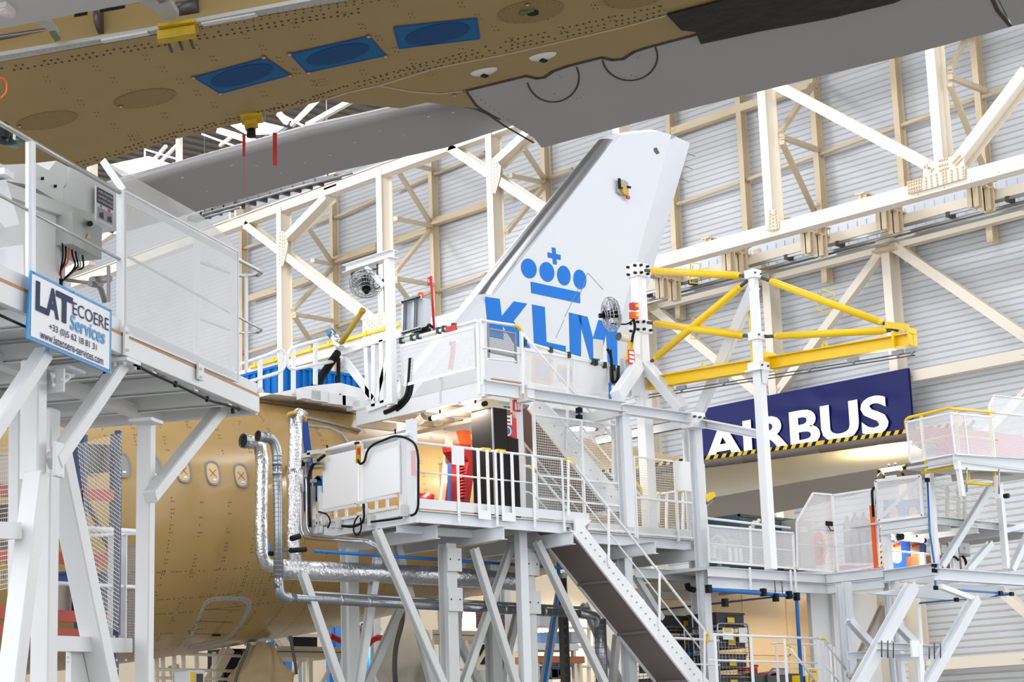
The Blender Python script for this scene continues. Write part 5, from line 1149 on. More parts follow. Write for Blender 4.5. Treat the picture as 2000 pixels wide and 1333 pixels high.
for pts, Y in (([(1198, 854), (1206, 864)], 26.5), ([(1196, 872), (1203, 882)], 27.3), ([(1240, 940), (1252, 955), (1252, 968)], 26.6)): srail(Y, US, 0, pts, .03, YELLOW, 'handrail_tip', bend=0)
for x, y0, y1 in ((1108, 752, 880), (1197, 858, 935)): pb(US, 'rail_post', PY(x, y0, 26.5), PY(x, y1, 26.5), .05, .03, WHITE2, up=EY)
# grey sheet below the stair head
mb = MB(); mb.poly([PY(1027, 800, 27.4), PY(1050, 815, 27.4), PY(1200, 1000, 27.4), PY(1045, 1010, 27.4), PY(1027, 1005, 27.4)], V((0, .02, 0))); mb.build('grey_sheet', mat('galv_sheet', (168, 174, 176), .45, .3, noise=.1, nscale=2), US)
# ================================================================ ducts, pipes, cabinets and lamps on the tail dock
FOIL = mat('crinkled_foil', (212, 213, 216), 0.22, 0.9, bump=.8, bscale=14)
SPIRAL = mat('spiral_duct_steel', (150, 154, 160), 0.3, 0.85, noise=.1, nscale=4)
YD = 26.9
def q(x, y, Y=YD): return PY(x, y, Y)
def dpath(pts, Y, r, bend, n=14, wob=0.0, sub=0):
    P = [PY(x, y, Y) for x, y in pts]
    if sub:
        o = []
        for a, b in zip(P[:-1], P[1:]): o += [a.lerp(b, i/sub) for i in range(sub)]
        P = o+[P[-1]]
    m = MB(); m.path(P, r, n, bend=bend, wob=wob); return m
def ends(root, p, d, r, m=STEEL):
    mb = MB(); mb.tube(p, p+d*.06, r*1.08, 16, cap=False); mb.tube(p+d*.02, p+d*.03, r*.96, 16, 1); return mb.build('open_end', [m, BLACK], root)
DU = thing('foil_duct', 'wide crinkled silver foil duct with open mouth and long horizontal run under the dock', 'duct', q(510, 1000))
P = [q(478, 862), q(497, 865), q(508, 872), q(512, 905), q(511, 960), q(510, 1020), q(511, 1080), q(518, 1100), q(545, 1112), q(600, 1116), q(700, 1119), q(820, 1124), q(940, 1131), q(1012, 1137)]
mb = MB(); mb.path(P[:10], .115, 16, wob=.05); mb.build('riser', FOIL, DU)
mb = MB(); o = [];
for a, b in zip(P[8:-1], P[9:]): o += [a.lerp(b, i/5) for i in range(5)]
mb.path(o+[P[-1]], .175, 16, wob=.025); mb.build('main_run', FOIL, DU)
d = (P[0]-P[1]).normalized(); ends(DU, P[0]-d*.02, d, .12)
mb = MB(); a = [q(577, 812, 27.4), q(577, 850, 27.4), q(576, 890, 27.4), q(574, 930, 27.3), q(573, 1000, 27.2), q(572, 1060, 27.0), q(578, 1110, 26.95)]; mb.path(a, .125, 16, wob=.05); mb.path([q(577, 815, 27.4), q(583, 808, 27.5), q(592, 812, 27.8)], .10, 12, wob=.05); mb.build('second_riser', FOIL, DU)
mb = MB(); c = q(576, 940, 27.3)
mb.tube(c-EZ*.2, c+EZ*.2, .15, 16); mb.build('foil_wrap', FOIL, DU)
mb = MB(); mb.path([q(560, 812, 27.3), q(568, 807, 27.3), q(580, 806, 27.3)], .03, 6); mb.path([q(590, 812, 27.4), q(598, 816, 27.4), q(596, 824, 27.4)], .025, 6); mb.build('ochre_rag', mat('ochre_cloth', (200, 164, 70), .8), DU)
SD = thing('spiral_duct', 'narrow galvanised spiral duct turning down and running along below the dock', 'duct', q(540, 1000, 26.5))
Y2 = 26.4
def spir(pts, r, bend=.25):
    m = dpath(pts, Y2, r, bend); P = [PY(x, y, Y2) for x, y in pts]
    return m, P
m, P = spir([(509, 853), (534, 858), (541, 885), (541, 910)], .088); m.build('elbow', SPIRAL, SD)
d = (P[0]-P[1]).normalized(); ends(SD, P[0], d, .09)
m, P = spir([(541, 890), (543, 1000), (544, 1150)], .082)
for i in range(30):
    c = P[0].lerp(P[2], i/30); m.tube(c, c+EZ*.008, .085, 14)
m.build('riser', SPIRAL, SD)
m, P = spir([(544, 1130), (546, 1166), (575, 1170)], .088, .2); m.build('elbow', SPIRAL, SD)
m = dpath([(570, 1169), (900, 1187), (1140, 1200)], Y2, .078, 0)
A, Bq = q(570, 1169, Y2), q(1140, 1200, Y2)
for i in range(46):
    c = A.lerp(Bq, i/46); m.tube(c, c+V((.008, 0, .0)), .081, 12)
m.build('main_run', SPIRAL, SD)
mb = MB()
for x, y in ((541, 890), (541, 906), (541, 925), (563, 1168), (664, 1174), (718, 1177), (985, 1191), (1062, 1195)):
    c = q(x, y, Y2); ax = EZ if x == 541 else EX; mb.tube(c-ax*.03, c+ax*.03, .09, 16)
mb.build('clamp_bands', STEEL, SD)
m = dpath([(1130, 1199), (1165, 1204), (1170, 1225), (1172, 1345)], Y2, .08, .2); m.build('drop', SPIRAL, SD)
m = dpath([(1172, 1210), (1176, 1345)], Y2, .12, 0); 
for i in range(12): c = q(1172.5, 1212+i*11, Y2); m.tube(c, c+EZ*.01, .124, 14)
m.build('wide_drop', SPIRAL, SD)
mb = MB(); mb.tube(q(600, 1158, Y2+.15), q(1150, 1189, Y2+.15), .03, 8); mb.build('steel_pipe', STEEL, SD)
# blue air pipes below
BP = thing('air_pipe', 'long blue compressed air pipe running below the lower dock', 'pipe', q(800, 1090, 26.6))
mb = MB(); mb.tube(q(612, 1077, 26.6), q(1100, 1110, 26.6), .03, 10); mb.build('main_pipe', BLUEP, BP)
mb = MB(); mb.tube(q(527, 1062, 26.6), q(529, 1083, 26.6), .016, 8); mb.path([q(529, 1082, 26.5), q(560, 1076, 26.4), (q(575, 1074, 26.4))], .016, 8); mb.build('branch', BLUEP, BP)
mb = MB(); mb.tube(q(567, 1076, 26.3), q(597, 1074, 26.3), .045, 10); mb.tube(q(569, 1053, 26.3), q(585, 1048, 26.3), .05, 10); mb.tube(q(526, 1082, 26.5), q(533, 1082, 26.5), .04, 8); mb.build('valve', BLACK, BP)
mb = MB(); mb.tube(q(975, 1082, 27.5), q(1030, 1072, 27.5), .022, 8); mb.path([q(1090, 1075, 27.2), q(1092, 1150, 27.2), q(1062, 1345, 27.2)], .035, 8); mb.build('rear_branch', BLUEP, BP)
# end rig with chrome tubes, blue line and clamps at the left end of the dock
RG = thing('pipe_rig', 'cluster of chrome tubes, black hose and clamps at the dock left end', 'pipe rig', LX(600, 1050))
def rp(pts, r, m, nm, X=XL-.25, bend=.08): 
    mb = MB(); mb.path([LX(x, y, X) for x, y in pts], r, 9, bend=bend); return mb.build(nm, m, RG)
rp([(587, 905), (589, 1035), (596, 1051), (640, 1055), (712, 1058)], .032, CHROME, 'chrome_tube'); rp([(599, 905), (600, 1032), (607, 1046), (650, 1051), (720, 1056), (735, 1064)], .032, CHROME, 'chrome_tube')
rp([(582, 912), (582, 1045)], .018, BLUEP, 'blue_tube'); rp([(634, 890), (610, 908), (603, 930), (604, 1000), (606, 1030)], .03, BLACK, 'black_hose', bend=.2)
mb = MB(); mb.path([q(712, 1058, 26.2), q(735, 1070, 26.2), q(765, 1120, 26.2), q(790, 1150, 26.4)], .03, 8); mb.path([q(720, 1056, 26.2), q(745, 1073, 26.2), q(775, 1115, 26.2)], .03, 8); mb.build('chrome_tube', CHROME, RG)
for y, w_ in ((910, .5), (918, .35)):
    mb = MB(); mb.beam(LX(548, y+3, XL-.2), LX(630, y-4, XL-.2), .06, .04); mb.build('clamp_bar', mat('rig_green_grey', (120, 132, 128), .4, .3), RG)
for x0, x1, y in ((595, 612, 892), (606, 629, 886)):
    mb = MB(); a, b = LX(x0, y, XL-.2), LX(x1, y-3, XL-.2); mb.beam(a, b, .16, .08); mb.build('clamp_head', GREYW, RG)
for x, y in ((568, 905), (568, 923), (591, 907), (600, 900), (618, 902), (600, 930), (612, 940)):
    mb = MB(); p = LX(x, y, XL-.25); mb.frame(p, V((.04, 0, 0)), V((0, .05, 0)), V((0, 0, .03))); mb.tube(p, p+EZ*.07, .015, 6); mb.build('fitting', BLACK if x % 2 else GREY, RG)
mb = MB()
for i in range(9): mb.tube(LX(622, 941+i*3.6, XL-.05)-EX*.02, LX(622, 941+i*3.6, XL-.05)+EX*.09, .16-.012*abs(4-i), 18)
mb.build('blue_reel', mat('blue_plastic', (34, 118, 182), .4), RG, label='blue ribbed hose reel')
for y in (1032, 1046):
    mb = MB(); mb.beam(LX(520, y+8, XL-.1), LX(628, y-12, XL-.1), .06, .14); mb.build('support_beam', WHITE, RG)
mb = MB(); mb.path([LX(594, 820, XL+.4), LX(600, 870, XL+.3), LX(604, 900, XL+.2), LX(600, 1000, XL+.2)], .07, 8); mb.build('blue_sleeve', mat('navy_cloth', (18, 56, 132), .8), RG)
for x in (612, 625): 
    mb = MB(); mb.beam(LX(x, 950, XL-.1), LX(x, 1040, XL-.1), .09, .05, EY); mb.build('rig_post', GREYW, RG)
mb = MB(); mb.tube(LX(612, 953, XL), LX(640, 950, XL), .03, 8); mb.build('short_bar', WHITE, RG)
# ------------------------------------------------ things standing on the lower deck
CB = thing('cabinet', 'tall stepped dark brown cabinet on the lower dock', 'cabinet', (24.6, 26.6, ZL))
yb = 25.66
a = PY(963, 795, yb); b = PY(920, 806, yb+.0); 
cx0, cx1, cx2 = PY(964, 900, yb).x, PY(979, 850, yb).x, PY(1014, 900, yb).x
zt1, zt2 = PY(963, 796, yb).z, PY(975, 853, yb).z
# left flank recedes along Y: find its far edge on the plane x = cx0
yfar = PX(920, 806, cx0).y
mb = MB(); mb.box((cx0, yb, ZL+.01), (cx0+.38, yfar, zt1)); mb.build('tall_body', BROWNB, CB, .004); mb = MB(); mb.box((cx0+.385, yb, ZL+.01), (cx2, yfar-.1, zt2)); mb.build('low_body', BROWNB, CB, .004)
mb = MB(); mb.box((cx0-.015, yb-.015, ZL+.01), (cx0+.015, yb+.005, zt1)); mb.build('edge_trim', GREY, CB)
FC = thing('fire_cabinet', 'red fire point box with white notices beside the post', 'fire box', PY(990, 850, 25.70))
mb = MB(); c0, c1 = PY(978, 852, 25.70), PY(1002, 806, 25.70); mb.box((c0.x, 25.70, c0.z), (c1.x, 25.86, c1.z)); mb.build('body', RED, FC, .006); mb = MB(); mb.box((c1.x+.02, 25.74, c0.z), (c1.x+.12, 25.86, c1.z-.1)); mb.build('side_body', RED, FC)
mb = MB(); w_ = c1.x-c0.x; h_ = c1.z-c0.z
mb.box((c0.x+.06, 25.685, c0.z+h_*.48), (c1.x-.05, 25.70, c1.z-.05)); 
mb.box((c0.x+.06, 25.685, c0.z+.04), (c1.x-.05, 25.70, c0.z+h_*.4), 1)
for k in range(5): mb.box((c0.x+.08, 25.68, c0.z+h_*.55+k*.07), (c1.x-.09, 25.686, c0.z+h_*.55+k*.07+.03), 2)
mb.ring(V(((c0.x+c1.x)/2, 25.68, c0.z+h_*.22)), EX*.09, EZ*.09, .75, 20, 3)
mb.build('notice', [PAPER, mat('notice_blue2', (40, 110, 170), .5), DGREY, PAPER], FC)
SG = thing('fire_sign', 'small red fire extinguisher sign on the white post', 'sign', PY(1009, 795, 25.88))
mb = MB(); s0, s1 = PY(1003, 803, 25.9), PY(1016, 783, 25.9); mb.box((s0.x, 25.89, s0.z), (s1.x, 25.92, s1.z)); mb.build('plate', RED, SG)
mb = MB(); w_, h_ = s1.x-s0.x, s1.z-s0.z
mb.box((s0.x+w_*.15, 25.88, s0.z+h_*.1), (s0.x+w_*.38, 25.89, s0.z+h_*.7)); mb.box((s0.x+w_*.2, 25.88, s0.z+h_*.72), (s0.x+w_*.32, 25.89, s0.z+h_*.85))
for k in range(3): mb.path([V((s0.x+w_*(.5+.14*k), 25.882, s0.z+h_*.15)), V((s0.x+w_*(.58+.14*k), 25.882, s0.z+h_*.4)), V((s0.x+w_*(.5+.14*k), 25.882, s0.z+h_*.6)), V((s0.x+w_*(.6+.14*k), 25.882, s0.z+h_*.85))], .012, 5)
mb.build('pictogram', PAPER, SG)
mb = MB(); P_ = [PY(x, y, 27.0) for x, y in ((917, 985), (902, 985), (907, 940), (916, 902), (899, 878), (898, 867), (918, 869), (928, 884), (929, 908))]; mb.poly(P_, V((0, .5, 0)))
o = tag(mb.build('red_cover', mat('deep_red_cover', (146, 18, 22), .7)), 'tall dark red padded cover leaning beside the brown cabinet', 'cover')
mb = MB(); P_ = [PY(x, y, 27.3) for x, y in ((904, 840), (918, 842), (922, 870), (912, 868))]; mb.poly(P_, V((0, .2, 0))); tag(mb.build('orange_cover', ORANGE), 'bright orange cover behind the red one', 'cover')
mb = MB(); p0 = PY(903, 975, 26.8); p1 = PY(899, 885, 26.8); P_ = []
for i in range(90):
    t = i/89; c = p0.lerp(p1, t); P_.append(c+V((math.cos(i*1.05)*.07, math.sin(i*1.05)*.07, 0)))
HZ_ = thing('coiled_hose', 'red and black coiled hose standing left of the red cover', 'hose', p0)
mb.path(P_, .022, 6); mb.build('red_coil', RED, HZ_); mb = MB(); mb.tube(p0, p1, .05, 10); mb.build('black_core', BLACK, HZ_)
for (x0, y0, x1, y1, Y, m, lab, nm) in ((875, 845, 886, 985, 27.6, mat('cream_post', (236, 226, 206), .5), 'cream leaning board on the lower dock beside the fuselage', 'board'), ((878), 905, 882, 985, 27.2, mat('blue_edge', (70, 88, 150), .5), 'thin blue upright panel on the lower dock', 'panel')):
    mb = MB(); a, b = PY(x0-(8 if nm == 'board' else 0), y1, Y), PY(x1, y0, Y); mb.poly([PY(x0-(14 if nm == 'board' else 0), y1, Y), PY(x1-(10 if nm == 'board' else 0), y1, Y), PY(x1, y0, Y), PY(x0, y0, Y)], V((0, .06, 0))); tag(mb.build(nm, m), lab, nm)
mb = MB(); mb.tube(PY(812, 985, 26.3)-EZ*.02, PY(838, 972, 26.3), .09, 10); mb.box(tuple(PY(820, 978, 26.4)), tuple(PY(838, 968, 26.55))); tag(mb.build('red_tool_bag', RED), 'small red bag lying on the lower dock by the corner', 'bag')
mb = MB(); a, b = PY(886, 975, 27.8), PY(908, 905, 27.8); mb.box((a.x, 27.8, ZL), (b.x, 28.2, b.z)); mb.box((a.x-.02, 27.78, b.z), (b.x+.02, 28.22, b.z+.03)); mb.box((a.x+.05, 27.77, ZL+.3), (b.x-.05, 27.8, ZL+.6)); tag(mb.build('wooden_crate', mat('pale_plywood', (226, 188, 130), .6)), 'pale wooden crate behind the coiled hose', 'crate')
# tube lamps below the upper deck
TUBEL = mat('lit_tube', (255, 250, 240), .3, emit=(255, 244, 226), estr=14)
def tlamp(a, b, label, pw, Y=None, grp='tube lamps on the docks', up=False):
    t = thing('tube_lamp', label, 'lamp', (a+b)/2, grp)
    mb = MB(); mb.tube(a, b, .045, 12); mb.build('lit_tube', TUBEL, t)
    mb = MB(); d = (b-a).normalized()
    for e, s in ((a, -1), (b, 1)): mb.tube(e, e+d*s*.09, .05, 12); mb.beam(e-d*s*.2, e-d*s*.2+EZ*.12, .03, .02, EY)
    mb.build('end_caps', BLACK, t)
    l = bpy.data.lights.new('tube_lamp_light', 'AREA'); l.shape = 'RECTANGLE'; l.size = (b-a).length; l.size_y = .08; l.energy = pw; l.color = (1, .93, .82)
    o = bpy.data.objects.new('tube_lamp_light', l); COL.objects.link(o); o.location = (a+b)/2-EZ*.08
    if up: o.location = (a+b)/2+EZ*.1
    x = (b-a).normalized(); z = -EZ if up else EZ; y = z.cross(x).normalized(); z = x.cross(y)
    o.rotation_euler = Matrix(((x.x, y.x, z.x), (x.y, y.y, z.y), (x.z, y.z, z.z))).to_euler()
    return t
tlamp(UX(846, 817, XU+.15), UX(943, 790, XU+.15), 'lit white tube lamp under the upper dock edge above the brown cabinet', 60)
tlamp(PY(1085, 838, 27.9), PY(1160, 838, 27.9), 'lit tube lamp under the upper dock behind the upper stairs', 80)
tlamp(PY(905, 825, 28.2), PY(955, 812, 28.2), 'short lit tube lamp deep under the upper dock, left of the post', 50)
mb = MB(); mb.path([UX(x, y, XU-.05) for x, y in ((803, 700), (800, 745), (795, 775), (780, 790), (768, 800), (752, 806))], .05, 8, bend=.1); mb.path([UX(x, y, XU-.05) for x, y in ((806, 748), (800, 778), (786, 794), (775, 802))], .035, 8, bend=.1)
tag(mb.build('black_cables', BLACK), 'thick black cables dropping from the upper dock left corner', 'cable')
def lamp_can(c, d, lab):
    mb = MB(); mb.tube(c, c+d*.3, .07, 12, 0, .09); mb.tube(c+d*.3, c+d*.31, .085, 12, 1); tag(mb.build('spot_lamp', [mat('cream_lamp', (226, 212, 184), .5), DGREY]), lab, 'lamp')
lamp_can(UX(806, 832, XU-.1), V((.2, -.8, .45)).normalized(), 'cream cylindrical camera or lamp at the upper dock left underside')
lamp_can(PY(1228, 663, 26.4), V((-.8, 0, .05)).normalized(), 'cream cylinder lamp on the mast')
# cream service pipes under the upper deck
mb = MB()
for k in range(4): mb.tube((23.9+k*.12, 26.2+k*.6, 8.1), (24.55, 26.2+k*.6, 8.1), .05, 8)
for k in range(1): mb.tube((24.5+k*1.6, 25.9, 8.0), (24.5+k*1.6, 28.4, 8.0), .04, 8)
tag(mb.build('service_pipes', mat('cream_pipe', (224, 210, 184), .5)), 'cream service pipes under the upper dock', 'pipes')
# ================================================================ mast, crane post and yellow bracing
YM = 26.7
def m_(x, y, Y=YM): return PY(x, y, Y)
MS = thing('mast', 'tall white square mast with bolted collars beside the tail fin', 'mast', (m_(1250, 700).x, YM, 6))
xm = m_(1249, 600).x
mb = MB(); mb.beam((xm, YM, ZL), (xm, YM, m_(1248, 520).z), .25, .25, EY); mb.build('post', WHITE2, MS, .02)
mb = MB()
for y in (655, 740): pass
for y in (531, 640):
    z = m_(1249, y).z; mb = MB(); mb.box((xm-.17, YM-.17, z-.14), (xm+.17, YM+.17, z+.14))
    for dx in (-.1, .1):
        for dz in (-.08, .08): mb.tube((xm+dx, YM-.17, z+dz), (xm+dx, YM-.22, z+dz), .03, 8, 1); mb.tube((xm-.17, YM+dx, z+dz), (xm-.22, YM+dx, z+dz), .03, 8, 1)
    mb.build('bolted_collar', [WHITE2, BLACK], MS)
for a, b in (((1259, 712), (1334, 800)), ((1246, 714), (1204, 776))):
    mb = MB(); mb.beam(m_(*a, YM-.2), m_(*b, 25.7), .26, .2, EY); mb.build('foot_brace', WHITE, MS, .01)
mb = MB(); mb.beam(m_(1222, 700), m_(1228, 775), .25, .15, EY, 'I'); mb.beam(m_(1240, 700, 26.5), m_(1243, 775, 26.5), .14, .14, EY); mb.build('bolted_foot', WHITE, MS)
for y, m in ((599, RED), (617, ORANGE)):
    mb = MB(); c = m_(1238, y, YM-.3); mb.box(c-V((.08, .06, .07)), c+V((.08, .06, .07))); mb.box(c-V((.03, .1, .03)), c+V((.03, .06, .03)), 1); mb.build('beacon', [m, YELLOW], MS)
mb = MB(); c = m_(1244, 668, YM-.2); mb.box((c.x-.08, YM-.185, c.z-.25), (c.x+.1, YM-.175, c.z+.2)); mb.build('notice', PAPER, MS)
mb = MB(); c = m_(1233, 698, YM-.3); mb.box(c-V((.09, .01, .15)), c+V((.09, .01, .15)), 0); 
for k in range(3): mb.box(c+V((-.07, -.015, -.12+k*.09)), c+V((.07, -.01, -.06+k*.09)), 1)
mb.build('red_panel', [RED, PAPER], MS)
mb = MB(); mb.path([m_(1237, 622, YM-.25), m_(1241, 640, YM-.25), m_(1236, 655, YM-.25), m_(1234, 668, YM-.25)], .03, 7, bend=.1); mb.path([m_(1195, 633, YM-.25), m_(1225, 634, YM-.25), m_(1236, 626, YM-.25)], .018, 6, bend=.1); mb.build('cables', BLACK, MS)
mb = MB(); mb.beam(m_(1226, 705, YM-.1), m_(1233, 660, YM-.1), .08, .08, EY); mb.build('yellow_stay', YELLOW, MS)
# crane post
CPD = 36.5
base = PD(1506, 1115, CPD); top = PD(1474, 535, CPD); cxp, cyp = base.x, base.y
zt_ = PL(1474, 532, (cxp, cyp, 0), V((cxp, cyp, 0)).normalized()).z
def cpz(x, y): return PL(x, y, (cxp, cyp, 0), V((cxp, cyp, 0)).normalized())
CP = thing('crane_post', 'tall white square crane post in front of the blue banner', 'crane post', (cxp, cyp, 5))
mb = MB(); mb.beam((cxp, cyp, 5.0), (cxp, cyp, cpz(1490, 712).z), .19, .19, EY); mb.build('lower_post', WHITE2, CP, .015)
mb = MB(); mb.beam((cxp, cyp, cpz(1490, 712).z), (cxp, cyp, zt_), .15, .15, EY); mb.build('upper_post', WHITE2, CP, .012)
for y, s in ((536, .12), (657, .12), (717, .15)):
    z = cpz(1480, y).z; mb = MB(); mb.box((cxp-s, cyp-s, z-.08), (cxp+s, cyp+s, z+.08))
    for dx in (-.09, .09): mb.tube((cxp+dx, cyp-s, z), (cxp+dx, cyp-s-.03, z), .02, 8, 1)
    if s == .15:
        mb.box((cxp-.2, cyp-.2, z-.1), (cxp+.2, cyp+.2, z-.07)); mb.poly([V((cxp-.1, cyp-.18, z-.1)), V((cxp+.1, cyp-.18, z-.1)), V((cxp+.05, cyp-.14, z-.35)), V((cxp-.05, cyp-.14, z-.35))], V((0, .03, 0)))
    mb.build('collar', [WHITE2, DGREY], CP)
ST1 = PL(1366, 806, (m_(1360, 800, 25.8).x, 25.8, 0), V((0, 1, 0)))
mb = MB(); mb.beam(ST1, V((cxp, cyp, cpz(1470, 562).z)), .2, .2, EY); mb.build('raking_strut', WHITE, CP, .01)
mb = MB(); c = ST1; mb.tube(c-EY*.12+EZ*.1, c-EY*.16+EZ*.1, .04, 10); mb.build('pin', BLACK, CP)
mb = MB(); mb.beam(PY(1366, 826, 25.7), V((cxp, cyp, cpz(1495, 850).z)), .16, .16, EZ, 'U'); mb.build('tie_beam', WHITE, CP)
mb = MB(); c = PY(1358, 822, 25.6); mb.box(c-V((.2, .1, .16)), c+V((.2, .2, .16)))
for dx in (-.16, .0, .16): mb.tube(c+V((dx, -.1, .05)), c+V((dx, -.16, .05)), .025, 6, 1)
mb.build('clamp_block', [WHITE2, DGREY], CP)
# yellow brace tubes
def ytube(a, b, lab, r=.075, handle=None):
    t = thing('brace_tube', lab, 'brace', (a+b)/2, 'yellow brace tubes')
    d = (b-a).normalized(); mb = MB(); mb.tube(a+d*.3, b-d*.3, r, 12); mb.tube(a+d*.22, a+d*.3, r*.6, 10, 0, r); mb.tube(b-d*.3, b-d*.22, r, 10, 0, r*.6); mb.build('tube', YELLOW, t)
    mb = MB(); mb.tube(a, a+d*.24, .035, 8); mb.tube(b-d*.24, b, .035, 8); mb.build('end_rods', DGREY, t)
    if handle is not None:
        c = a.lerp(b, handle); u = d.cross(RIGHT.cross(d)).normalized() if False else (UPV-d*UPV.dot(d)).normalized(); mb = MB()
        for s in (-1, 1): mb.path([c-d*.14+u*s*r*.8, c-d*.14+u*s*.2, c+d*.14+u*s*.2, c+d*.14+u*s*r*.8], .012, 6)
        mb.build('carry_handle', YELLOW, t)
    return t
cpp = lambda x, y: V((cxp, cyp, cpz(x, y).z))
mp = lambda y: V((xm, YM, m_(1262, y).z))
dcm = (V((cxp, cyp, 0))-V((xm, YM, 0))).normalized()
ytube(mp(537)+dcm*.25, cpp(1460, 537)-dcm*.15, 'topmost yellow tube between mast and crane post', handle=.5); ytube(mp(637)+dcm*.25, cpp(1462, 656)-dcm*.15, 'middle yellow tube between mast and crane post', handle=.48)
ytube(mp(716)+dcm*.2, cpp(1460, 545)-dcm*.15, 'steep yellow tube from the mast foot up to the crane post top')
# jib beam and its stays
XJ = cxp+.55
ja, jb = PX(1240, 754, XJ), PX(1785, 663, XJ)
JB = thing('jib_beam', 'long yellow crane jib beam hanging behind the crane post', 'crane beam', (ja+jb)/2)
mb = MB(); zj = (ja.z+jb.z)/2; mb.beam(ja, jb, .2, .24, EZ, 'I'); mb.build('beam', YELLOW, JB)
def jx(x): return ja.lerp(jb, (PX(x, 0.0, XJ).y*0 + (x-1240)/(1785-1240)))
def jpt(x):
    y = 754+(663-754)*(x-1240)/545; return PX(x, y, XJ)
for x in (1330, 1412, 1580, 1665, 1752, 1779):
    mb = MB(); p = jpt(x); mb.frame(p-EZ*.2, V((.03, 0, 0)), V((0, .12, 0)), EZ*.04); mb.tube(p-EZ*.28, p-EZ*.2, .03, 8); mb.build('trolley_clip', GREY, JB)
mb = MB(); 
for dz in (.24, .30): mb.tube(ja-EZ*dz, jb-EZ*dz, .012, 5)
mb.build('conductor_wire', DGREY, JB)
for x in (1374, 1611):
    mb = MB(); p = jpt(x)+EZ*.12; mb.ring(p+EZ*.06, EY*.07, EZ*.07, .55, 14, 0, V((.02, 0, 0))); mb.build('lifting_lug', YELLOW, JB)
mb = MB(); p = jpt(1762); mb.box(p+V((-.12, -.25, -.12)), p+V((.12, -.2, .2))); mb.box(p+V((-.12, .1, -.12)), p+V((.12, .15, .2))); mb.beam(p+V((0, .3, .36)), p+V((0, -.12, .24)), .16, .12); mb.build('head_bracket', YELLOW, JB)
mb = MB(); p = jpt(1497); mb.box(p+V((-.3, -.14, -.16)), p+V((.14, .14, .2))); mb.beam(p+V((-.25, .1, .1)), p+V((-.25, .1, 1.4)), .08, .08, EY); mb.build('pivot_bracket', YELLOW, JB)
je = jpt(1756)+EZ*.3
ytube(V((cxp+.12, cyp-.1, cpz(1495, 541).z)), je+EY*.1, 'long yellow stay falling from the crane post to the jib head', r=.07, handle=.5)
ytube(V((cxp+.12, cyp-.1, cpz(1497, 657).z)), je-EZ*.08, 'long nearly level yellow stay from crane post to jib head', r=.07)
# yellow line along the truss foot at the left
mb = MB(); mb.beam(PX(488, 718, 50.66), PX(782, 634, 50.66), .12, .12); 
for i in range(8): p = PX(500+i*36, 714-i*10.3, 50.66); mb.box(p-V((.1, .06, .1)), p+V((.1, .06, .1)))
tag(mb.build('yellow_runway', YELLOW), 'yellow conductor rail along the truss foot at the left', 'rail')
# ---------------------------------------------------------------- fans
def fan(c, nrm, up, lab, r=.36):
    t = thing('caged_fan', lab, 'fan', c, 'caged industrial fans'); nrm = V(nrm).normalized(); a = nrm.cross(V(up)).normalized(); b = nrm.cross(a)
    mb = MB()
    for rr, h in ((1, .0), (.98, .1), (.8, .15), (.55, .18), (.3, .19), (.8, -.08), (.55, -.1), (.3, -.11)):
        N = 28; mb.path([c+nrm*h+(a*math.cos(6.2832*i/N)+b*math.sin(6.2832*i/N))*r*rr for i in range(N+1)], .008, 5)
    for i in range(28):
        d = a*math.cos(6.2832*i/28)+b*math.sin(6.2832*i/28)
        mb.path([c+nrm*.19+d*r*.2, c+nrm*.15+d*r*.8, c+nrm*.1+d*r*.98, c+d*r, c-nrm*.08+d*r*.8, c-nrm*.11+d*r*.2], .006, 4)
    mb.build('wire_cage', CHROME, t)
    mb = MB(); mb.tube(c-nrm*.13, c+nrm*.2, .085, 14); mb.tube(c+nrm*.2, c+nrm*.3, .05, 10); mb.build('motor', BLACK, t)
    for i in range(3):
        mb = MB(); th = 6.2832*i/3; d = a*math.cos(th)+b*math.sin(th); e = nrm.cross(d); mb.poly([c+d*.07-e*.05-nrm*.02, c+d*r*.85-e*.13-nrm*.03, c+d*r*.88+e*.1+nrm*.05, c+d*.07+e*.05+nrm*.03], nrm*.006); mb.build('blade', STEEL, t)
    return t, a, b
YP = 28.0
FM = thing('fan_mast', 'white gallows mast carrying a caged fan above the upper dock', 'mast', PY(760, 690, YP))
pA, pB = PY(760, 500, YP), PY(762, 790, YP); pB.x = pA.x
mb = MB(); mb.beam(pA, pB, .16, .16, EY); mb.build('post', WHITE2, FM, .01)
ga, gb = PX(676, 527, pA.x), PX(770, 496, pA.x)
mb = MB(); mb.beam(ga, gb, .22, .16, EZ, 'I'); mb.build('arm', WHITE2, FM); mb = MB(); mb.beam(PX(717, 520, pA.x), PX(752, 560, pA.x), .1, .1, EX); mb.build('arm_brace', WHITE2, FM)
mb = MB(); mb.path([PX(686, 535, pA.x), PX(690, 533, pA.x), PX(705, 530, pA.x), PX(738, 525, pA.x)], .02, 6); mb.path([PX(686, 535, pA.x), PX(693, 557, pA.x)], .02, 6); mb.path([PX(737, 516, pA.x), PX(737, 545, pA.x)], .02, 6); mb.path([PX(748, 546, pA.x), PX(752, 570, pA.x), PX(754, 620, pA.x), PX(755, 650, pA.x)], .025, 6, bend=.1); mb.path([PX(730, 545, pA.x), PX(728, 560, pA.x), PX(735, 566, pA.x), PX(742, 560, pA.x), PX(738, 548, pA.x)], .014, 6, bend=.1); mb.build('fan_hanger', DGREY, FM)
fan(PX(715, 552, pA.x), (-.35, -.45, -.8), (0, 0, 1), 'caged fan hanging from the gallows arm at the left', .33)
fan(m_(1197, 614, YM-.3), (-.9, .5, -.15), (0, 0, 1), 'caged fan on the tall mast, seen nearly edge-on', .36)
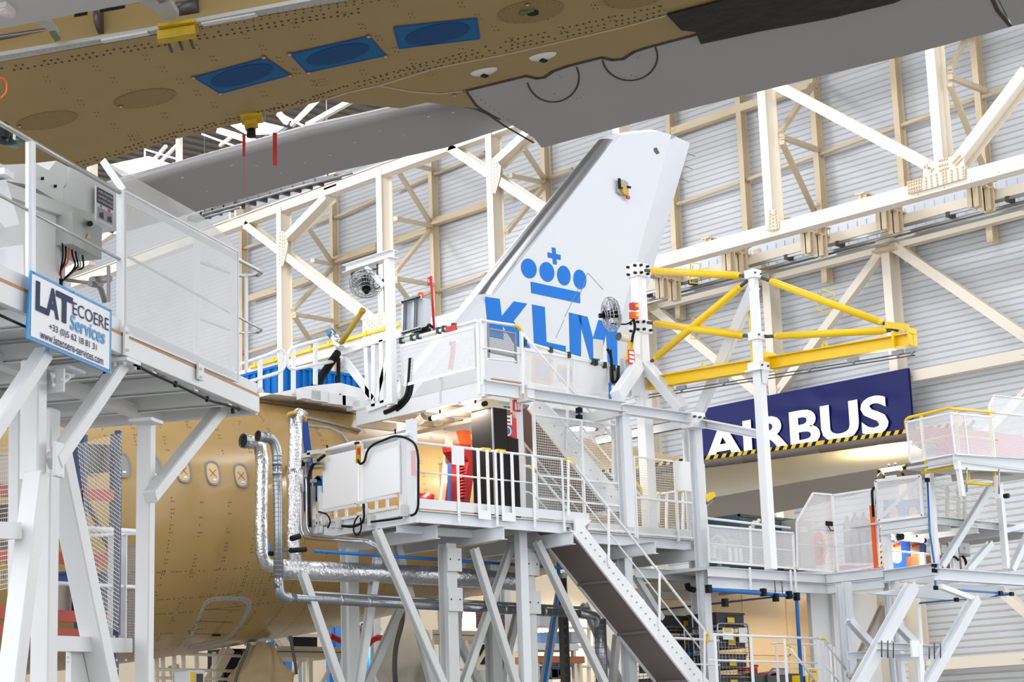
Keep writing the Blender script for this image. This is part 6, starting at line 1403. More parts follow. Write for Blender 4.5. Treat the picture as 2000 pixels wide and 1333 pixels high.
# lattice frame with hose below the gallows mast
def fm(a, b, w=.12, Y=YP, m=WHITE2, kind='box'):
    mb = MB(); mb.beam(PX(*a, XF), PX(*b, XF), w, w, EX, kind); return mb.build('frame_member', m, LF)
XF = 23.7
LF = thing('support_frame', 'white triangulated frame left of the perforated guard panel on the upper dock', 'frame', PX(740, 790, XF))
for a, b in (((733, 675), (733, 795)), ((762, 655), (764, 795)), ((662, 692), (768, 656)), ((662, 690), (732, 780)), ((768, 672), (738, 785)), ((720, 800), (770, 782)), ((718, 680), (722, 782)), ((748, 665), (750, 788))): fm(a, b)
mb = MB(); mb.path([PX(x, y, XF-.3) for x, y in ((660, 688), (648, 705), (630, 735), (613, 758))], .07, 12)
A, Bq = PX(658, 692, XF-.3), PX(613, 757, XF-.3)
for i in range(30): c = A.lerp(Bq, i/30); mb.tube(c, c+(Bq-A).normalized()*.02, .082, 12)
tag(mb.build('ribbed_hose', BLACK), 'black ribbed hose sloping down from the white frame', 'hose')
mb = MB(); mb.tube(PX(665, 672, XF-.2), PX(708, 608, XF-.2), .055, 10); mb.tube(PX(706, 610, XF-.2), PX(710, 605, XF-.2), .065, 8); tag(mb.build('ochre_tube', mat('ochre_tube', (172, 142, 40), .5)), 'slanting ochre tube standing above the white frame', 'tube')
JT = thing('foil_joint', 'foil wrapped pipe joint with blue cap beside the ochre tube', 'pipe joint', PX(655, 660, XF-.2))
mb = MB(); mb.path([PX(648, 652, XF-.2), PX(655, 660, XF-.2), PX(660, 672, XF-.2), PX(666, 682, XF-.2)], .085, 12, wob=.12); mb.build('foil', FOIL, JT); mb = MB(); mb.tube(PX(644, 648, XF-.2), PX(650, 655, XF-.2), .09, 14); mb.build('blue_cap', mat('blue_cap', (70, 130, 180), .5), JT)
mb = MB(); mb.path([PX(x, y, XF-.15) for x, y in ((661, 700), (661, 740), (662, 770), (666, 778))], .04, 8); mb.path([PX(x, y, XF-.15) for x, y in ((656, 706), (640, 725), (628, 752))], .02, 6, bend=.2); mb.box(tuple(PX(655, 752, XF-.1)), tuple(PX(650, 742, XF-.2)+V((.1, -.1, .1)))); tag(mb.build('cable_drop', BLACK), 'thin black cables under the white frame', 'cable')
mb = MB(); mb.path([PX(x, y, XF+.1) for x, y in ((742, 700), (745, 712), (741, 735))], .05, 8); tag(mb.build('red_hose', RED), 'red hose hanging inside the white frame', 'hose')
mb = MB(); c = PX(738, 696, XF+.1); mb.tube(c-EZ*.1, c+EZ*.15, .09, 12); mb.tube(c+EZ*.15, c+EZ*.2, .06, 10); tag(mb.build('blue_canister', mat('blue_canister', (40, 96, 160), .5)), 'blue canister on the white frame', 'canister')
# grey control cabinets on strut rails, red pole
GC = thing('control_cabinet', 'pair of grey control cabinets on slotted steel rails behind the upper dock', 'control cabinet', PX(815, 640, XU+.6))
XG = XU+.6
for x0, x1, y0, y1 in ((790, 806, 586, 650), (812, 826, 582, 645)):
    mb = MB(); a, b = PX(x0, y1, XG), PX(x1, y0, XG); mb.box((XG, min(a.y, b.y), a.z), (XG+(.1 if x0 < 800 else .2), max(a.y, b.y), b.z)); mb.build('cabinet_body', mat('cabinet_grey', (196, 200, 208), .4), GC, .005)
for a, b in (((787, 660), (789, 584)), ((808, 668), (810, 578))):
    mb = MB(); mb.beam(PX(*a, XG-.05), PX(*b, XG-.05), .08, .06, EX, 'U'); mb.build('strut_rail', STEEL, GC)
for a, b in (((783, 591), (822, 580)), ((784, 652), (822, 641))):
    mb = MB(); mb.beam(PX(*a, XG-.1), PX(*b, XG-.1), .05, .07)
    for i in range(7): p = PX(*a, XG-.14).lerp(PX(*b, XG-.14), (i+.5)/7); mb.box(p-V((.005, .03, .015)), p+V((.005, .03, .015)), 1)
    mb.build('strut_rail', [STEEL, BLACK], GC)
mb = MB(); mb.path([PX(x, y, XG-.02) for x, y in ((815, 650), (822, 644), (835, 640), (838, 634), (845, 640))], .03, 7, bend=.1); mb.box(tuple(PX(816, 652, XG)), tuple(PX(834, 640, XG)+V((.1, 0, 0)))); mb.build('cables', BLACK, GC)
mb = MB(); p = PX(822, 578, XG+.2); mb.tube(p-EZ*.06, p+EZ*.06, .06, 10); mb.build('orange_beacon', ORANGE, GC)
RP = thing('marker_pole', 'thin red pole with a red fire sign behind the upper dock rail', 'pole', PX(846, 640, XG+.3))
mb = MB(); mb.tube(PX(848, 645, XG+.3), PX(842, 540, XG+.3), .025, 8); mb.build('pole', RED, RP)
mb = MB(); mb.poly([PX(*p, XG+.3) for p in ((835, 558), (842, 554), (842, 540), (835, 543))], V((.02, 0, 0)), 0); mb.poly([PX(*p, XG+.285) for p in ((836.5, 553), (838, 552), (838, 545), (836.5, 546))], V((.005, 0, 0)), 1); mb.poly([PX(*p, XG+.285) for p in ((839.5, 552), (841, 551), (841, 547), (839.5, 547.5))], V((.005, 0, 0)), 1); mb.build('fire_sign', [RED, PAPER], RP)
# ---------------------------------------------------------------- walkway on top of the fuselage, blue shed behind
YW = 29.6
WK = thing('crown_walkway', 'white walkway with guard rails along the top of the gold fuselage', 'walkway', PY(600, 770, YW))
def wk(x, y, Y=YW): return PY(x, y, Y)
mb = MB(); mb.poly([wk(530, 770), wk(600, 755), wk(665, 748), wk(715, 762), wk(720, 800), wk(690, 790), wk(640, 780), wk(575, 775)], V((0, 1.2, 0))); mb.build('deck_body', WHITE2, WK)
mb = MB()
for x, y in ((603, 772), (620, 776), (652, 782), (680, 786), (700, 795)): p = wk(x, y, YW-.2); mb.box(p-V((.22, .1, .1)), p+V((.22, .1, .1)))
mb.build('brackets', WHITE, WK)
def wrail(pts, r=.035): 
    mb = MB(); mb.path([wk(*p) for p in pts], r, 9, bend=.25); mb.build('guard_rail', WHITE2, WK)
wrail([(470, 712), (525, 693), (548, 682), (558, 692), (556, 718), (545, 728), (500, 742), (480, 748)]); wrail([(640, 660), (585, 675), (565, 683), (560, 700), (563, 718), (572, 722), (620, 712), (650, 706)])
for x, y0, y1 in ((508, 698, 762), (548, 684, 772), (573, 678, 770), (616, 668, 752)):
    mb = MB(); mb.beam(wk(x, y0), wk(x, y1), .09, .04, EY); mb.build('rail_post', WHITE2, WK)
mb = MB(); mb.poly([wk(500, 760, YW-.1), wk(512, 756, YW-.1), wk(516, 766, YW-.1), wk(506, 768, YW-.1)], V((0, .1, 0))); mb.build('foot', GREYW, WK)
YS = 38.0
BS = thing('blue_shed', 'bright blue ribbed metal cabin behind the fuselage crown', 'cabin', PY(600, 760, YS))
c = PY(548, 716, YS); yl = PX(488, 728, c.x).y
mb = MB(); mb.box((c.x, YS, 10.2), (c.x+9, max(yl, YS+2), c.z))
for i in range(44): mb.box((c.x+.05+i*.2, YS-.04, 10.2), (c.x+.14+i*.2, YS, c.z))
for i in range(12): mb.box((c.x-.04, YS+.1+i*.3, 10.2), (c.x, YS+.22+i*.3, c.z))
mb.build('ribbed_walls', CBLUE, BS)
for i in range(4): mb = MB(); mb.beam((c.x+1+i*2.3, YS+.5, 0), (c.x+1+i*2.3, YS+.5, 10.2), .2, .2, EY, 'I'); mb.build('leg', GREYW, BS)
mb = MB(); mb.box((c.x-.06, YS-.06, c.z-.02), (c.x+9, max(yl, YS+2), c.z+.05)); mb.build('roof_edge', CBLUE, BS)
mb = MB(); mb.box((c.x+.5, YS-.06, c.z-.9), (c.x+1.3, YS-.045, c.z-.5)); mb.build('vent', mat('dark_blue', (10, 80, 150), .5), BS)
# ================================================================ docks at the right
ZR2, YR = 5.3, 25.33
RD = thing('dock_platform', 'white dock platform with perforated railings under the stabiliser, middle right', 'platform', (31.5, 26, 0))
def R1(x, y, Y=YR): return PY(x, y, Y)
def RX(x, y, X=33.3): return PX(x, y, X)
xa, xe = R1(1384, 1107).x, R1(1630, 1122).x
mb = MB(); mb.box((xa, YR+.05, ZR2-.06), (xe, YR+2.6, ZR2)); mb.box((33.3, 23.9, ZR2-.06), (35.2, YR+2.6, ZR2)); mb.build('deck_plate', GREYW, RD)
for z, h in ((-.11, .2), (-.33, .2)):
    pb(RD, 'edge_beam', (xa, YR, ZR2+z), (xe, YR, ZR2+z), .08, h, kind='U'); pb(RD, 'edge_beam', (33.2, YR, ZR2+z), (33.2, 23.85, ZR2+z), .08, h, kind='U')
pb(RD, 'edge_beam', (33.3, 23.84, ZR2-.16), (35.15, 23.84, ZR2-.16), .1, .26, kind='U')
pb(RD, 'rim', (xa, YR-.045, ZR2-.22), (xe, YR-.045, ZR2-.22), .012, .03, GREY)
for px in (1465, 1544, 1553, 1629):
    p = R1(px, 1120, YR-.06); pb(RD, 'bracket_plate', (p.x, YR-.06, ZR2-.44), (p.x, YR-.06, ZR2+.02), .05, .02, WHITE2, up=EY)
for px in (1512, 1526):
    p = R1(px, 1120, YR-.08); mb = MB(); mb.tube((p.x, YR-.08, ZR2-.5), (p.x, YR-.08, ZR2-.22), .012, 6); mb.build('clamp_rod', DGREY, RD)
for x in (30.4, 31.4, 32.4): pb(RD, 'floor_joist', (x, YR+.1, ZR2-.2), (x, YR+2.6, ZR2-.2), .12, .22, mat('deck_under_cream', (232, 222, 206), .6), kind='I')
mb = MB(); mb.sheet([R1(1384, 1098), R1(1551, 1111), R1(1549, 1042), R1(1382, 1027)]); mb.sheet([R1(1556, 1112), R1(1631, 1118), R1(1624, 967), R1(1587, 964), R1(1555, 1020)]); mb.sheet([RX(1635, 1119), RX(1717, 1106), RX(1712, 955), RX(1626, 968)])
mb.build('perforated_panel', PERF_D, RD)
mb = MB()
for q in ([R1(1384, 1098), R1(1551, 1111), R1(1549, 1042), R1(1382, 1027)], [R1(1556, 1112), R1(1631, 1118), R1(1624, 967), R1(1587, 964), R1(1555, 1020)], [RX(1635, 1119), RX(1717, 1106), RX(1712, 955), RX(1626, 968)]):
    for a, b in zip(q, q[1:]+q[:1]): mb.beam(a-EY*.01, b-EY*.01, .025, .04)
mb.beam(R1(1465, 1028), R1(1467, 1105), .05, .03, EY); mb.beam(R1(1548, 1045), R1(1552, 1115), .05, .03, EY); mb.beam(R1(1625, 968), R1(1634, 1120), .06, .05, EY)
for a, b in (((1556, 1032), (1628, 1038)), ((1556, 1063), (1630, 1069)), ((1384, 1062), (1548, 1076))): mb.beam(R1(*a, YR+.03), R1(*b, YR+.03), .03, .03)
for a, b in (((1630, 1040), (1712, 1028)), ((1632, 1070), (1714, 1060))): mb.beam(RX(*a, 33.35), RX(*b, 33.35), .03, .03)
mb.build('panel_frame', WHITE2, RD)
mb = MB(); mb.tube(R1(1381, 1013), R1(1543, 1032), .026, 10); mb.build('handrail', WHITE2, RD); mb = MB(); mb.path([R1(1618, 1028, YR-.05), R1(1622, 1037, YR-.05), R1(1629, 1037, YR-.05), R1(1632, 1027, YR-.05), R1(1660, 1023, YR-.05), R1(1690, 1019, YR-.05)], .012, 6, bend=.05); mb.box(tuple(R1(1616, 1027, YR-.05)), tuple(R1(1623, 1020, YR)));  mb.build('cable', BLACK, RD)
# equipment standing behind the perforated railings
def block(nm, lab, x0, y0, x1, y1, Y, dep, m, extra=None, cat_=None, grp=None):
    t = thing(nm, lab, cat_ or nm.replace('_', ' '), PY((x0+x1)/2, y1, Y), grp); a, b = PY(x0, y1, Y), PY(x1, y0, Y)
    mb = MB(); mb.box((a.x, Y, a.z), (b.x, Y+dep, b.z)); mb.build('body', m, t, .01)
    w_, h_ = b.x-a.x, b.z-a.z
    if extra:
        mb = MB()
        for (u0, v0, u1, v1, mi) in extra[0]: mb.box((a.x+w_*u0, Y-.02, a.z+h_*v0), (a.x+w_*u1, Y, a.z+h_*v1), mi)
        mb.build(extra[1], extra[2], t)
    return t
TEAL = mat('teal_sheet', (14, 66, 88), .5); BGREY = mat('blue_grey_panel', (120, 132, 152), .5)
block('equipment_crate', 'dark teal crate with green rim behind the middle right railing', 1447, 1015, 1556, 1108, 26.6, .9, TEAL, ([(.0, .95, 1, 1, 0), (.48, 0, .52, 1, 1), (0, 0, .03, 1, 0)], 'battens', [mat('dark_green', (24, 62, 48), .6), BGREY]), 'crate')
block('grey_locker', 'grey locker behind the tall hooded mesh panel', 1560, 1018, 1588, 1112, 26.2, .5, mat('locker_grey', (150, 148, 146), .5), ([(.2, .75, .6, .85, 0), (.1, .05, .9, .65, 1)], 'panels', [PAPER, GREY]), 'locker')
t = thing('wheeled_stand', 'grey stand with a hoop shaped top behind the perforated railing', 'stand', PY(1402, 1105, 26))
mb = MB(); c = PY(1403, 1062, 26); mb.path([c+EX*.2*math.cos(a)+EZ*(.15*math.sin(a)) for a in [math.pi*i/12 for i in range(13)]], .03, 8); mb.box(c+V((-.2, -.04, -.12)), c+V((.2, .04, .0))); mb.build('hoop', GREY, t)
mb = MB(); mb.box(c+V((-.04, -.03, -.5)), c+V((.04, .03, -.1))); mb.box(c+V((-.2, -.1, -.53)), c+V((.2, .1, -.48))); mb.build('column', GREY, t)
block('machine_table', 'brown grey machine table with drilled legs behind the perforated railing', 1422, 1056, 1447, 1070, 26, .6, mat('table_brown', (128, 112, 100), .6), ([(.0, -1.6, .2, 0, 0), (.45, -1.6, .65, 0, 0), (.8, -1.6, 1, 0, 0)], 'legs', [WHITE]), 'table')
t = thing('hose_coil', 'orange and brown hose coil hanging behind the hooded mesh panel', 'hose', PY(1606, 1085, 26.3))
mb = MB(); c = PY(1606, 1070, 26.3)
for r in (.14, .18, .22): mb.path([c+V((r*math.cos(a), .04*r*10, r*1.5*math.sin(a))) for a in [6.2832*i/20 for i in range(21)]], .03, 7)
mb.build('coil', mat('rust_orange', (206, 92, 58), .6), t); mb = MB(); mb.box(c+V((-.2, .1, -.35)), c+V((.2, .3, .1))); mb.build('holder', mat('rust_brown', (150, 104, 84), .6), t)
for i, px in enumerate((1660, 1676, 1693, 1708)):
    mb = MB(); p = PX(px, 1100, 33.9); h = .95 - .08*abs(i-1.5); mb.tube(p+EZ*.0, p+EZ*h, .1, 14); mb.tube(p+EZ*h, p+EZ*(h+.1), .1, 14, 0, .04); mb.tube(p+EZ*(h+.1), p+EZ*(h+.18), .035, 8); tag(mb.build('gas_cylinder', mat('cylinder_grey', (160, 160, 164), .4, .3)), ('leftmost', 'second from left', 'third from left', 'rightmost')[i]+' of the grey gas cylinders behind the white mesh', 'gas cylinder', 'gas cylinders')
for (x0, x1, lab) in ((1640, 1655, 'small red case on the dock floor behind the mesh, left'), (1668, 1700, 'longer red case on the dock floor behind the mesh, right')):
    mb = MB(); a, b = PX(x0, 1112, 33.6), PX(x1, 1104, 33.6); mb.box((33.6, min(a.y, b.y), a.z-.05), (33.9, max(a.y, b.y), b.z)); mb.box((33.58, (a.y+b.y)/2-.05, a.z), (33.6, (a.y+b.y)/2+.05, b.z)); tag(mb.build('red_case', RED), lab, 'case')
mb = MB(); mb.poly([PY(1398, 1023, 27.4), PY(1438, 1015, 27.4), PY(1446, 1026, 27.4), PY(1415, 1029, 27.4)], V((0, .6, 0))); tag(mb.build('red_cover', mat('deep_red_cover', (168, 24, 26), .6)), 'low dark red cover just above the middle right handrail', 'cover')
mb = MB(); mb.path([PY(1470, 1035, 26.4), PY(1471, 1020, 26.4), PY(1478, 1022, 26.4), PY(1483, 1016, 26.4)], .04, 7, bend=.1); tag(mb.build('white_rope', mat('rope', (226, 216, 196), .8)), 'knotted cream rope on the teal crate', 'rope')
mb = MB(); a, b = PY(1376, 978, 26.3), PY(1392, 966, 26.3); mb.beam(a, b, .1, .14, EY); mb.beam(a-EZ*.07, b-EZ*.07, .06, .05, EY, mi=1); tag(mb.build('yellow_handrail_tip', [YELLOW, mat('rail_blue', (30, 66, 150), .5)]), 'slanting yellow and blue rail end beside the mesh fence', 'rail end')
# hazard post, lamp bay with blue slotted panels
BY_ = thing('dock_bay', 'white dock bay frame holding blue cut-out panels at the right', 'dock bay', (34, 23.8, ZR2))
def B1(x, y, Y=23.84): return PY(x, y, Y)
for a, b, w in (((1730, 1030), (1734, 1128), .16), ((1801, 1080), (1803, 1122), .07)):
    p, q_ = B1(*b, 23.78), B1(*a, 23.78); p.x = q_.x; pb(BY_, 'post', p, q_, w, .12, WHITE2, up=EY)
for y0, y1 in ((1076, 1084),): mb = MB(); mb.tube(B1(1736, y0), B1(1822, y1), .02, 8); mb.build('rail', WHITE2, BY_)
HP_ = thing('hazard_post', 'orange and black striped post beside the white bay', 'post', PY(1718, 1115, 24.0))
a, b = PY(1722, 1122, 24.0), PY(1712, 988, 24.0); b.x = a.x
mb = MB(); n_ = 26
for i in range(n_): z0 = a.z+(b.z-a.z)*i/n_; z1 = a.z+(b.z-a.z)*(i+1)/n_; mb.poly([V((a.x-.05, 24, z0)), V((a.x+.05, 24, z0+.06)), V((a.x+.05, 24, z1+.06)), V((a.x-.05, 24, z1))], V((0, .03, 0)), i % 2)
mb.build('striped_face', [mat('hazard_orange', (250, 150, 20), .5), BLACK], HP_); mb = MB(); mb.box((a.x-.12, 24.02, a.z), (a.x-.05, 24.1, b.z)); mb.build('orange_edge', ORANGE, HP_)
mb = MB(); mb.path([PY(1706, 1010, 23.9), PY(1703, 960, 23.9), PY(1707, 952, 23.9), PY(1712, 958, 23.9), PY(1712, 985, 23.9)], .03, 7, bend=.05); tag(mb.build('black_cable', BLACK), 'black cable looping over the top of the hazard post', 'cable')
PN = thing('cutout_panel', 'blue panel with two long round-ended openings in the right bay', 'panel', PY(1770, 1112, 24.4))
Yp = 24.35
mb = MB(); mb.poly([PY(1735, 1108, Yp), PY(1804, 1116, Yp), PY(1806, 1062, Yp), PY(1733, 1055, Yp)], V((0, .03, 0))); mb.build('blue_sheet', mat('royal_blue_panel', (12, 76, 176), .4), PN)
for x0 in (1742, 1778):
    mb = MB(); P_ = [PY(x0, 1060, Yp-.01), PY(x0+17, 1062, Yp-.01), PY(x0+19, 1090, Yp-.01)] + [PY(x0+10+9*math.cos(t), 1092+9*math.sin(t), Yp-.01) for t in [math.pi*i/10 for i in range(11)]] + [PY(x0+1.5, 1088, Yp-.01)]; mb.poly(P_, V((0, .006, 0))); o = mb.build('opening', mat('tan_opening', (206, 184, 150), .6), PN, label='pale round-ended opening')
    mb = MB(); mb.poly([PY(x0, 1060, Yp-.015), PY(x0+17, 1062, Yp-.015), PY(x0+18, 1076, Yp-.015), PY(x0+1, 1073, Yp-.015)], V((0, .004, 0))); mb.beam(PY(x0+4, 1067, Yp-.03), PY(x0+16, 1063, Yp-.03), .05, .05, mi=1); mb.build('plywood_flap', [WOOD, mat('dark_red_latch', (140, 40, 30), .5)], o)
mb = MB(); mb.poly([PY(1806, 1116, Yp), PY(1810, 1117, Yp), PY(1809, 1066, Yp), PY(1806, 1062, Yp)], V((0, .2, 0))); mb.build('navy_edge', mat('navy_edge', (16, 44, 110), .5), PN)
PN2 = thing('cutout_panel', 'upper blue panel with round-ended openings behind the small mesh cage', 'panel', PY(1760, 1015, 24.4))
mb = MB(); mb.poly([PY(1727, 1016, Yp), PY(1800, 1012, Yp), PY(1798, 975, Yp), PY(1728, 978, Yp)], V((0, .03, 0))); mb.build('blue_sheet', MATS['royal_blue_panel'], PN2)
for x0 in (1738, 1776):
    mb = MB(); P_ = [PY(x0+8+8*math.cos(t), 1000-9*math.sin(t), Yp-.01) for t in [math.pi*i/10 for i in range(11)]] + [PY(x0, 1014, Yp-.01), PY(x0+16, 1013, Yp-.01)]; mb.poly(P_, V((0, .006, 0))); mb.build('opening', MATS['tan_opening'], PN2)
tlamp(PY(1738, 1049, 23.9), PY(1802, 1056, 23.9), 'lit tube lamp above the blue cut-out panel', 25)
tlamp(PX(1722, 920, 35.5), PX(1764, 913, 35.5), 'tube lamp on clamps above the small mesh cage, in the glow', 260, up=True)
mb = MB()
for a, b in (((1722, 920), (1728, 935)), ((1757, 914), (1764, 928))): mb.path([PX(a[0], a[1], 35.45), PX(b[0], b[1], 34.0)], .03, 6)
mb.path([PX(1722, 922, 35.45), PX(1714, 930, 35), PX(1711, 936, 34)], .015, 6); mb.build('lamp_clamps', BLACK, bpy.data.objects['tube_lamp.004'])
mb = MB(); c = PY(1754, 1050, 23.75); mb.tube(c, c-EY*.12, .07, 14); mb.box(c+V((-.06, 0, -.1)), c+V((.06, .05, .1)), 1); tag(mb.build('camera', [BLACK, PAPER]), 'small black round camera on a white plate under the mesh cage', 'camera')
# ---- small mesh cage (middle level)
MC = thing('dock_platform', 'small white mesh cage platform above the blue panels at the right', 'platform', (33.2, 22.6, 6.2))
XM, ZM = 33.2, 6.2
def M1(x, y, X=XM): return PX(x, y, X)
mb = MB(); mb.sheet([M1(1717, 1018), M1(1802, 1008), M1(1797, 930), M1(1710, 940)]); mb.build('perforated_panel', PERF_D, MC)
mb = MB(); q_ = [M1(1717, 1018), M1(1802, 1008), M1(1797, 930), M1(1710, 940)]
for a, b in zip(q_, q_[1:]+q_[:1]): mb.beam(a, b, .03, .06)
mb.beam(M1(1716, 1016, XM+.02), M1(1798, 935, XM+.02)*1, .07, .03, EX) ; mb.build('panel_frame', WHITE2, MC)
mb = MB(); mb.box(tuple(M1(1730, 937)-V((.02, 0, 0))), tuple(M1(1750, 928)+V((.02, 0, 0)))); mb.build('label_plate', PAPER, MC)
a, b = M1(1720, 1028), M1(1812, 1016)
pb(MC, 'edge_beam', V((XM, a.y, 6.14)), V((XM, b.y, 6.14)), .08, .18, kind='U'); pb(MC, 'edge_beam', V((XM, b.y, 6.16)), V((38.2, b.y, 6.16)), .08, .16, kind='U'); pb(MC, 'edge_beam', V((XM, a.y, 6.0)), V((XM, b.y, 6.0)), .08, .08)
mb = MB(); mb.box((XM, b.y, 6.2), (38.2, 24.6, 6.24)); mb.build('deck_plate', GREYW, MC)
for x in (34, 35, 36, 37): pb(MC, 'floor_joist', (x, b.y, 6.06), (x, 24.6, 6.06), .1, .16, kind='I')
YMc = b.y
mb = MB(); mb.sheet([PY(1826, 1020, YMc), PY(1950, 1036, YMc), PY(1946, 945, YMc), PY(1822, 930, YMc)]); mb.build('perforated_panel', WIREM, MC)
for y0, y1 in ((950, 965), (968, 980), (995, 1008)): mb = MB(); mb.tube(PY(1824, y0, YMc+.4), PY(1885, y1, YMc+.4), .02, 8); mb.build('rail', WHITE2, MC)
for x in (1850, 1872, 1884): pb(MC, 'rail_post', PY(x, 950, YMc+.4), PY(x, 1025, YMc+.4), .08, .05, GREYW, up=EY)
mb = MB(); mb.beam(PY(1815, 925, YMc-.05), PY(1829, 1118, YMc-.05), .14, .12, EY); mb.build('column', WHITE2, MC)
pb(MC, 'column', PY(1948, 915, YMc-.1), PY(1966, 1112, YMc-.1), .12, .12, WHITE2, up=EY)
for a, b in (((1938, 946), (1838, 1108)), ((1935, 1062), (1888, 1116)), ((2010, 1040), (1975, 1115))): pb(MC, 'brace', PY(*a, YMc-.15), PY(*b, YMc-.15), .13, .13, WHITE, 'I', EY)
pb(MC, 'brace', PY(1960, 1038, YMc-.1), PY(2010, 1025, YMc-.1), .1, .1)
# long lower beam and gusset
LB = thing('support_beam', 'long white support beam with bracing and clamped braces at the lower right', 'beam', PY(1900, 1130, 22.3))
YB2 = 22.3
z_ = PY(1840, 1120, YB2).z
pb(LB, 'beam', (PY(1830, 1120, YB2).x, YB2, z_-.03), (PY(1830, 1120, YB2).x+7, YB2, z_-.03), .16, .24, kind='U'); pb(LB, 'beam', B1(1723, 1127), PY(1830, 1112, YB2), .16, .24, kind='U')
mb = MB(); mb.poly([PY(*p, YB2+.6) for p in ((1700, 1160), (1830, 1140), (1960, 1146), (1965, 1158), (1930, 1168), (1850, 1172))], V((0, .1, 0))); mb.build('web_plate', WHITE, LB)
mb = MB(); mb.beam(PY(1836, 1146, YB2), PY(1905, 1172, YB2), .1, .1, EY); mb.build('stub_brace', WHITE2, LB)
for a, b, Y, w, m in (((1782, 1145), (1672, 1345), 22.6, .22, WHITE), ((1905, 1170), (1806, 1345), 22.2, .2, WHITE), ((1728, 1184), (1662, 1325), 24.2, .16, mat('taupe_steel', (176, 166, 154), .5)), ((1658, 1212), (1716, 1275), 23.6, .14, WHITE), ((1752, 1222), (1790, 1260), 23.2, .14, WHITE)):
    pb(LB, 'brace', PY(*a, Y), PY(*b, Y), w, w, m, 'I', EY)
for a, b, Y in (((1660, 1282), (1742, 1276), 23.0), ((1718, 1262), (1842, 1270), 22.4), ((1752, 1285), (1836, 1283), 22.8)): pb(LB, 'cross_beam', PY(*a, Y), PY(*b, Y), .12, .14, WHITE, 'U')
for x, y0, y1 in ((1722, 1252, 1285), (1734, 1252, 1286), (1745, 1255, 1286), (1815, 1265, 1288), (1825, 1256, 1288), (1837, 1258, 1288)):
    mb = MB(); mb.tube(PY(x, y0, 22.2), PY(x, y1, 22.2), .014, 6); mb.build('clamp_rod', DGREY, LB)
mb = MB(); c = PY(1788, 1268, 22.2); mb.box(c-V((.14, .02, .16)), c+V((.1, .02, .16))); mb.beam(PY(1796, 1258, 22.2), PY(1800, 1345, 22.2), .12, .06, EY); mb.build('clamp_plate', WHITE2, LB)
for x0, x1, Y in ((1642, 1642, 24.6), (1655, 1655, 24.2), (1735, 1738, 24.0), (1748, 1752, 23.6)):
    p = PY(x0, 1160, Y); mb = MB(); mb.beam((p.x, Y, 0), (p.x, Y, 5.0), .14, .14, EY, 'I'); mb.build('column', WHITE, LB)
mb = MB(); p = PY(1782, 1200, 25.5); mb.tube((p.x, p.y, 0), (p.x, p.y, 5.2), .16, 16, 0, .2); tag(mb.build('round_column', WHITE2), 'round white column behind the clamped braces', 'column')
# blue air lines at the right
AR = thing('air_pipe', 'thin blue air pipe with black joints running down and along the right docks', 'pipe', PY(1815, 1000, 22.0))
Ya_ = YMc-.25
mb = MB(); mb.path([PY(x, y, Ya_) for x, y in ((1811, 938), (1816, 1040), (1826, 1110), (1827, 1149), (1850, 1152), (1978, 1161))], .022, 8, bend=.04); mb.build('front_run', BLUEP, AR); mb = MB(); mb.tube(PY(1978, 1161, Ya_), PY(1785, 1180, 25.5), .022, 8); mb.build('back_run', BLUEP, AR)
mb = MB()
for x, y in ((1811, 938), (1824, 1104), (1825, 1115), (1828, 1149), (1850, 1152), (1954, 1159), (1976, 1161), (1890, 1170), (1868, 1172)): mb = MB(); p = PY(x, y, Ya_-.02); mb.box(p-V((.05, .03, .04)), p+V((.05, .03, .04))); mb.build('pipe_joint', BLACK, AR)
# ---- top cage with yellow rail
TC = thing('dock_platform', 'upper right mesh cage platform with a yellow handrail and yellow frame', 'platform', (32.5, 21.3, 7.2))
XT2, YT2 = 32.35, 21.35
T_IN = 0.0
def T1(x, y): return PX(x, y, XT2+T_IN)
def T2(x, y): return PY(x, y, YT2+T_IN)
corner = T1(1868, 888); YT2 = corner.y
for q_ in ([T1(1778, 904), T1(1866, 888), T1(1856, 807), T1(1770, 825)], [T2(1866, 888), T2(1944, 894), T2(1937, 815), T2(1856, 807)]):
    mb = MB(); mb.sheet(q_); mb.build('perforated_panel', PERF_D, TC)
    mb = MB()
    for a, b in zip(q_, q_[1:]+q_[:1]): mb.beam(a, b, .02, .04)
    mb.beam(q_[0].lerp(q_[1], .32), q_[3].lerp(q_[2], .32), .03, .03, EX); mb.build('panel_frame', WHITE2, TC)
T_IN = .09
def yl(pts, r=.03, nm='yellow_rail'):
    mb = MB(); mb.path(pts, r, 10, bend=.12); mb.build(nm, YELLOW, TC)
yl([T1(1770, 840), T1(1768, 822), T1(1775, 816), T1(1852, 798), T2(1854, 798), T2(1942, 806)]); yl([T1(1780, 868), T1(1858, 850), T2(1860, 851), T2(1948, 859)], .025); yl([T1(1800, 925), T1(1866, 912), T2(1868, 912), T2(1952, 919)], .03); yl([T2(1882, 944), T2(1948, 948)], .03); yl([T2(1891, 913), T2(1893, 942), T2(1884, 944)], .025)
for p, q_ in ((T1(1799, 812), T1(1801, 900)), (T2(1866, 803), T2(1880, 947)), (T2(1932, 808), T2(1948, 951)), (T1(1808, 900), T1(1810, 925))):
    q_.x, q_.y = p.x, p.y; mb = MB(); mb.beam(p, q_, .05, .05, EY); mb.build('yellow_post', YELLOW, TC)
T_IN = 0.0
pb(TC, 'edge_beam', T1(1810, 908), T1(1864, 898), .1, .2, kind='U'); pb(TC, 'edge_beam', T2(1866, 903), T2(2030, 912), .1, .3, kind='U')
mb = MB(); mb.box((XT2, YT2, 7.1), (XT2+3.5, YT2+1.2, 7.15)); mb.build('deck_plate', GREYW, TC)
pb(TC, 'under_beam', T2(1905, 928)+EY*.5, T2(2030, 915)+EY*.5, .12, .14, mat('taupe_steel', (176, 166, 154), .5))
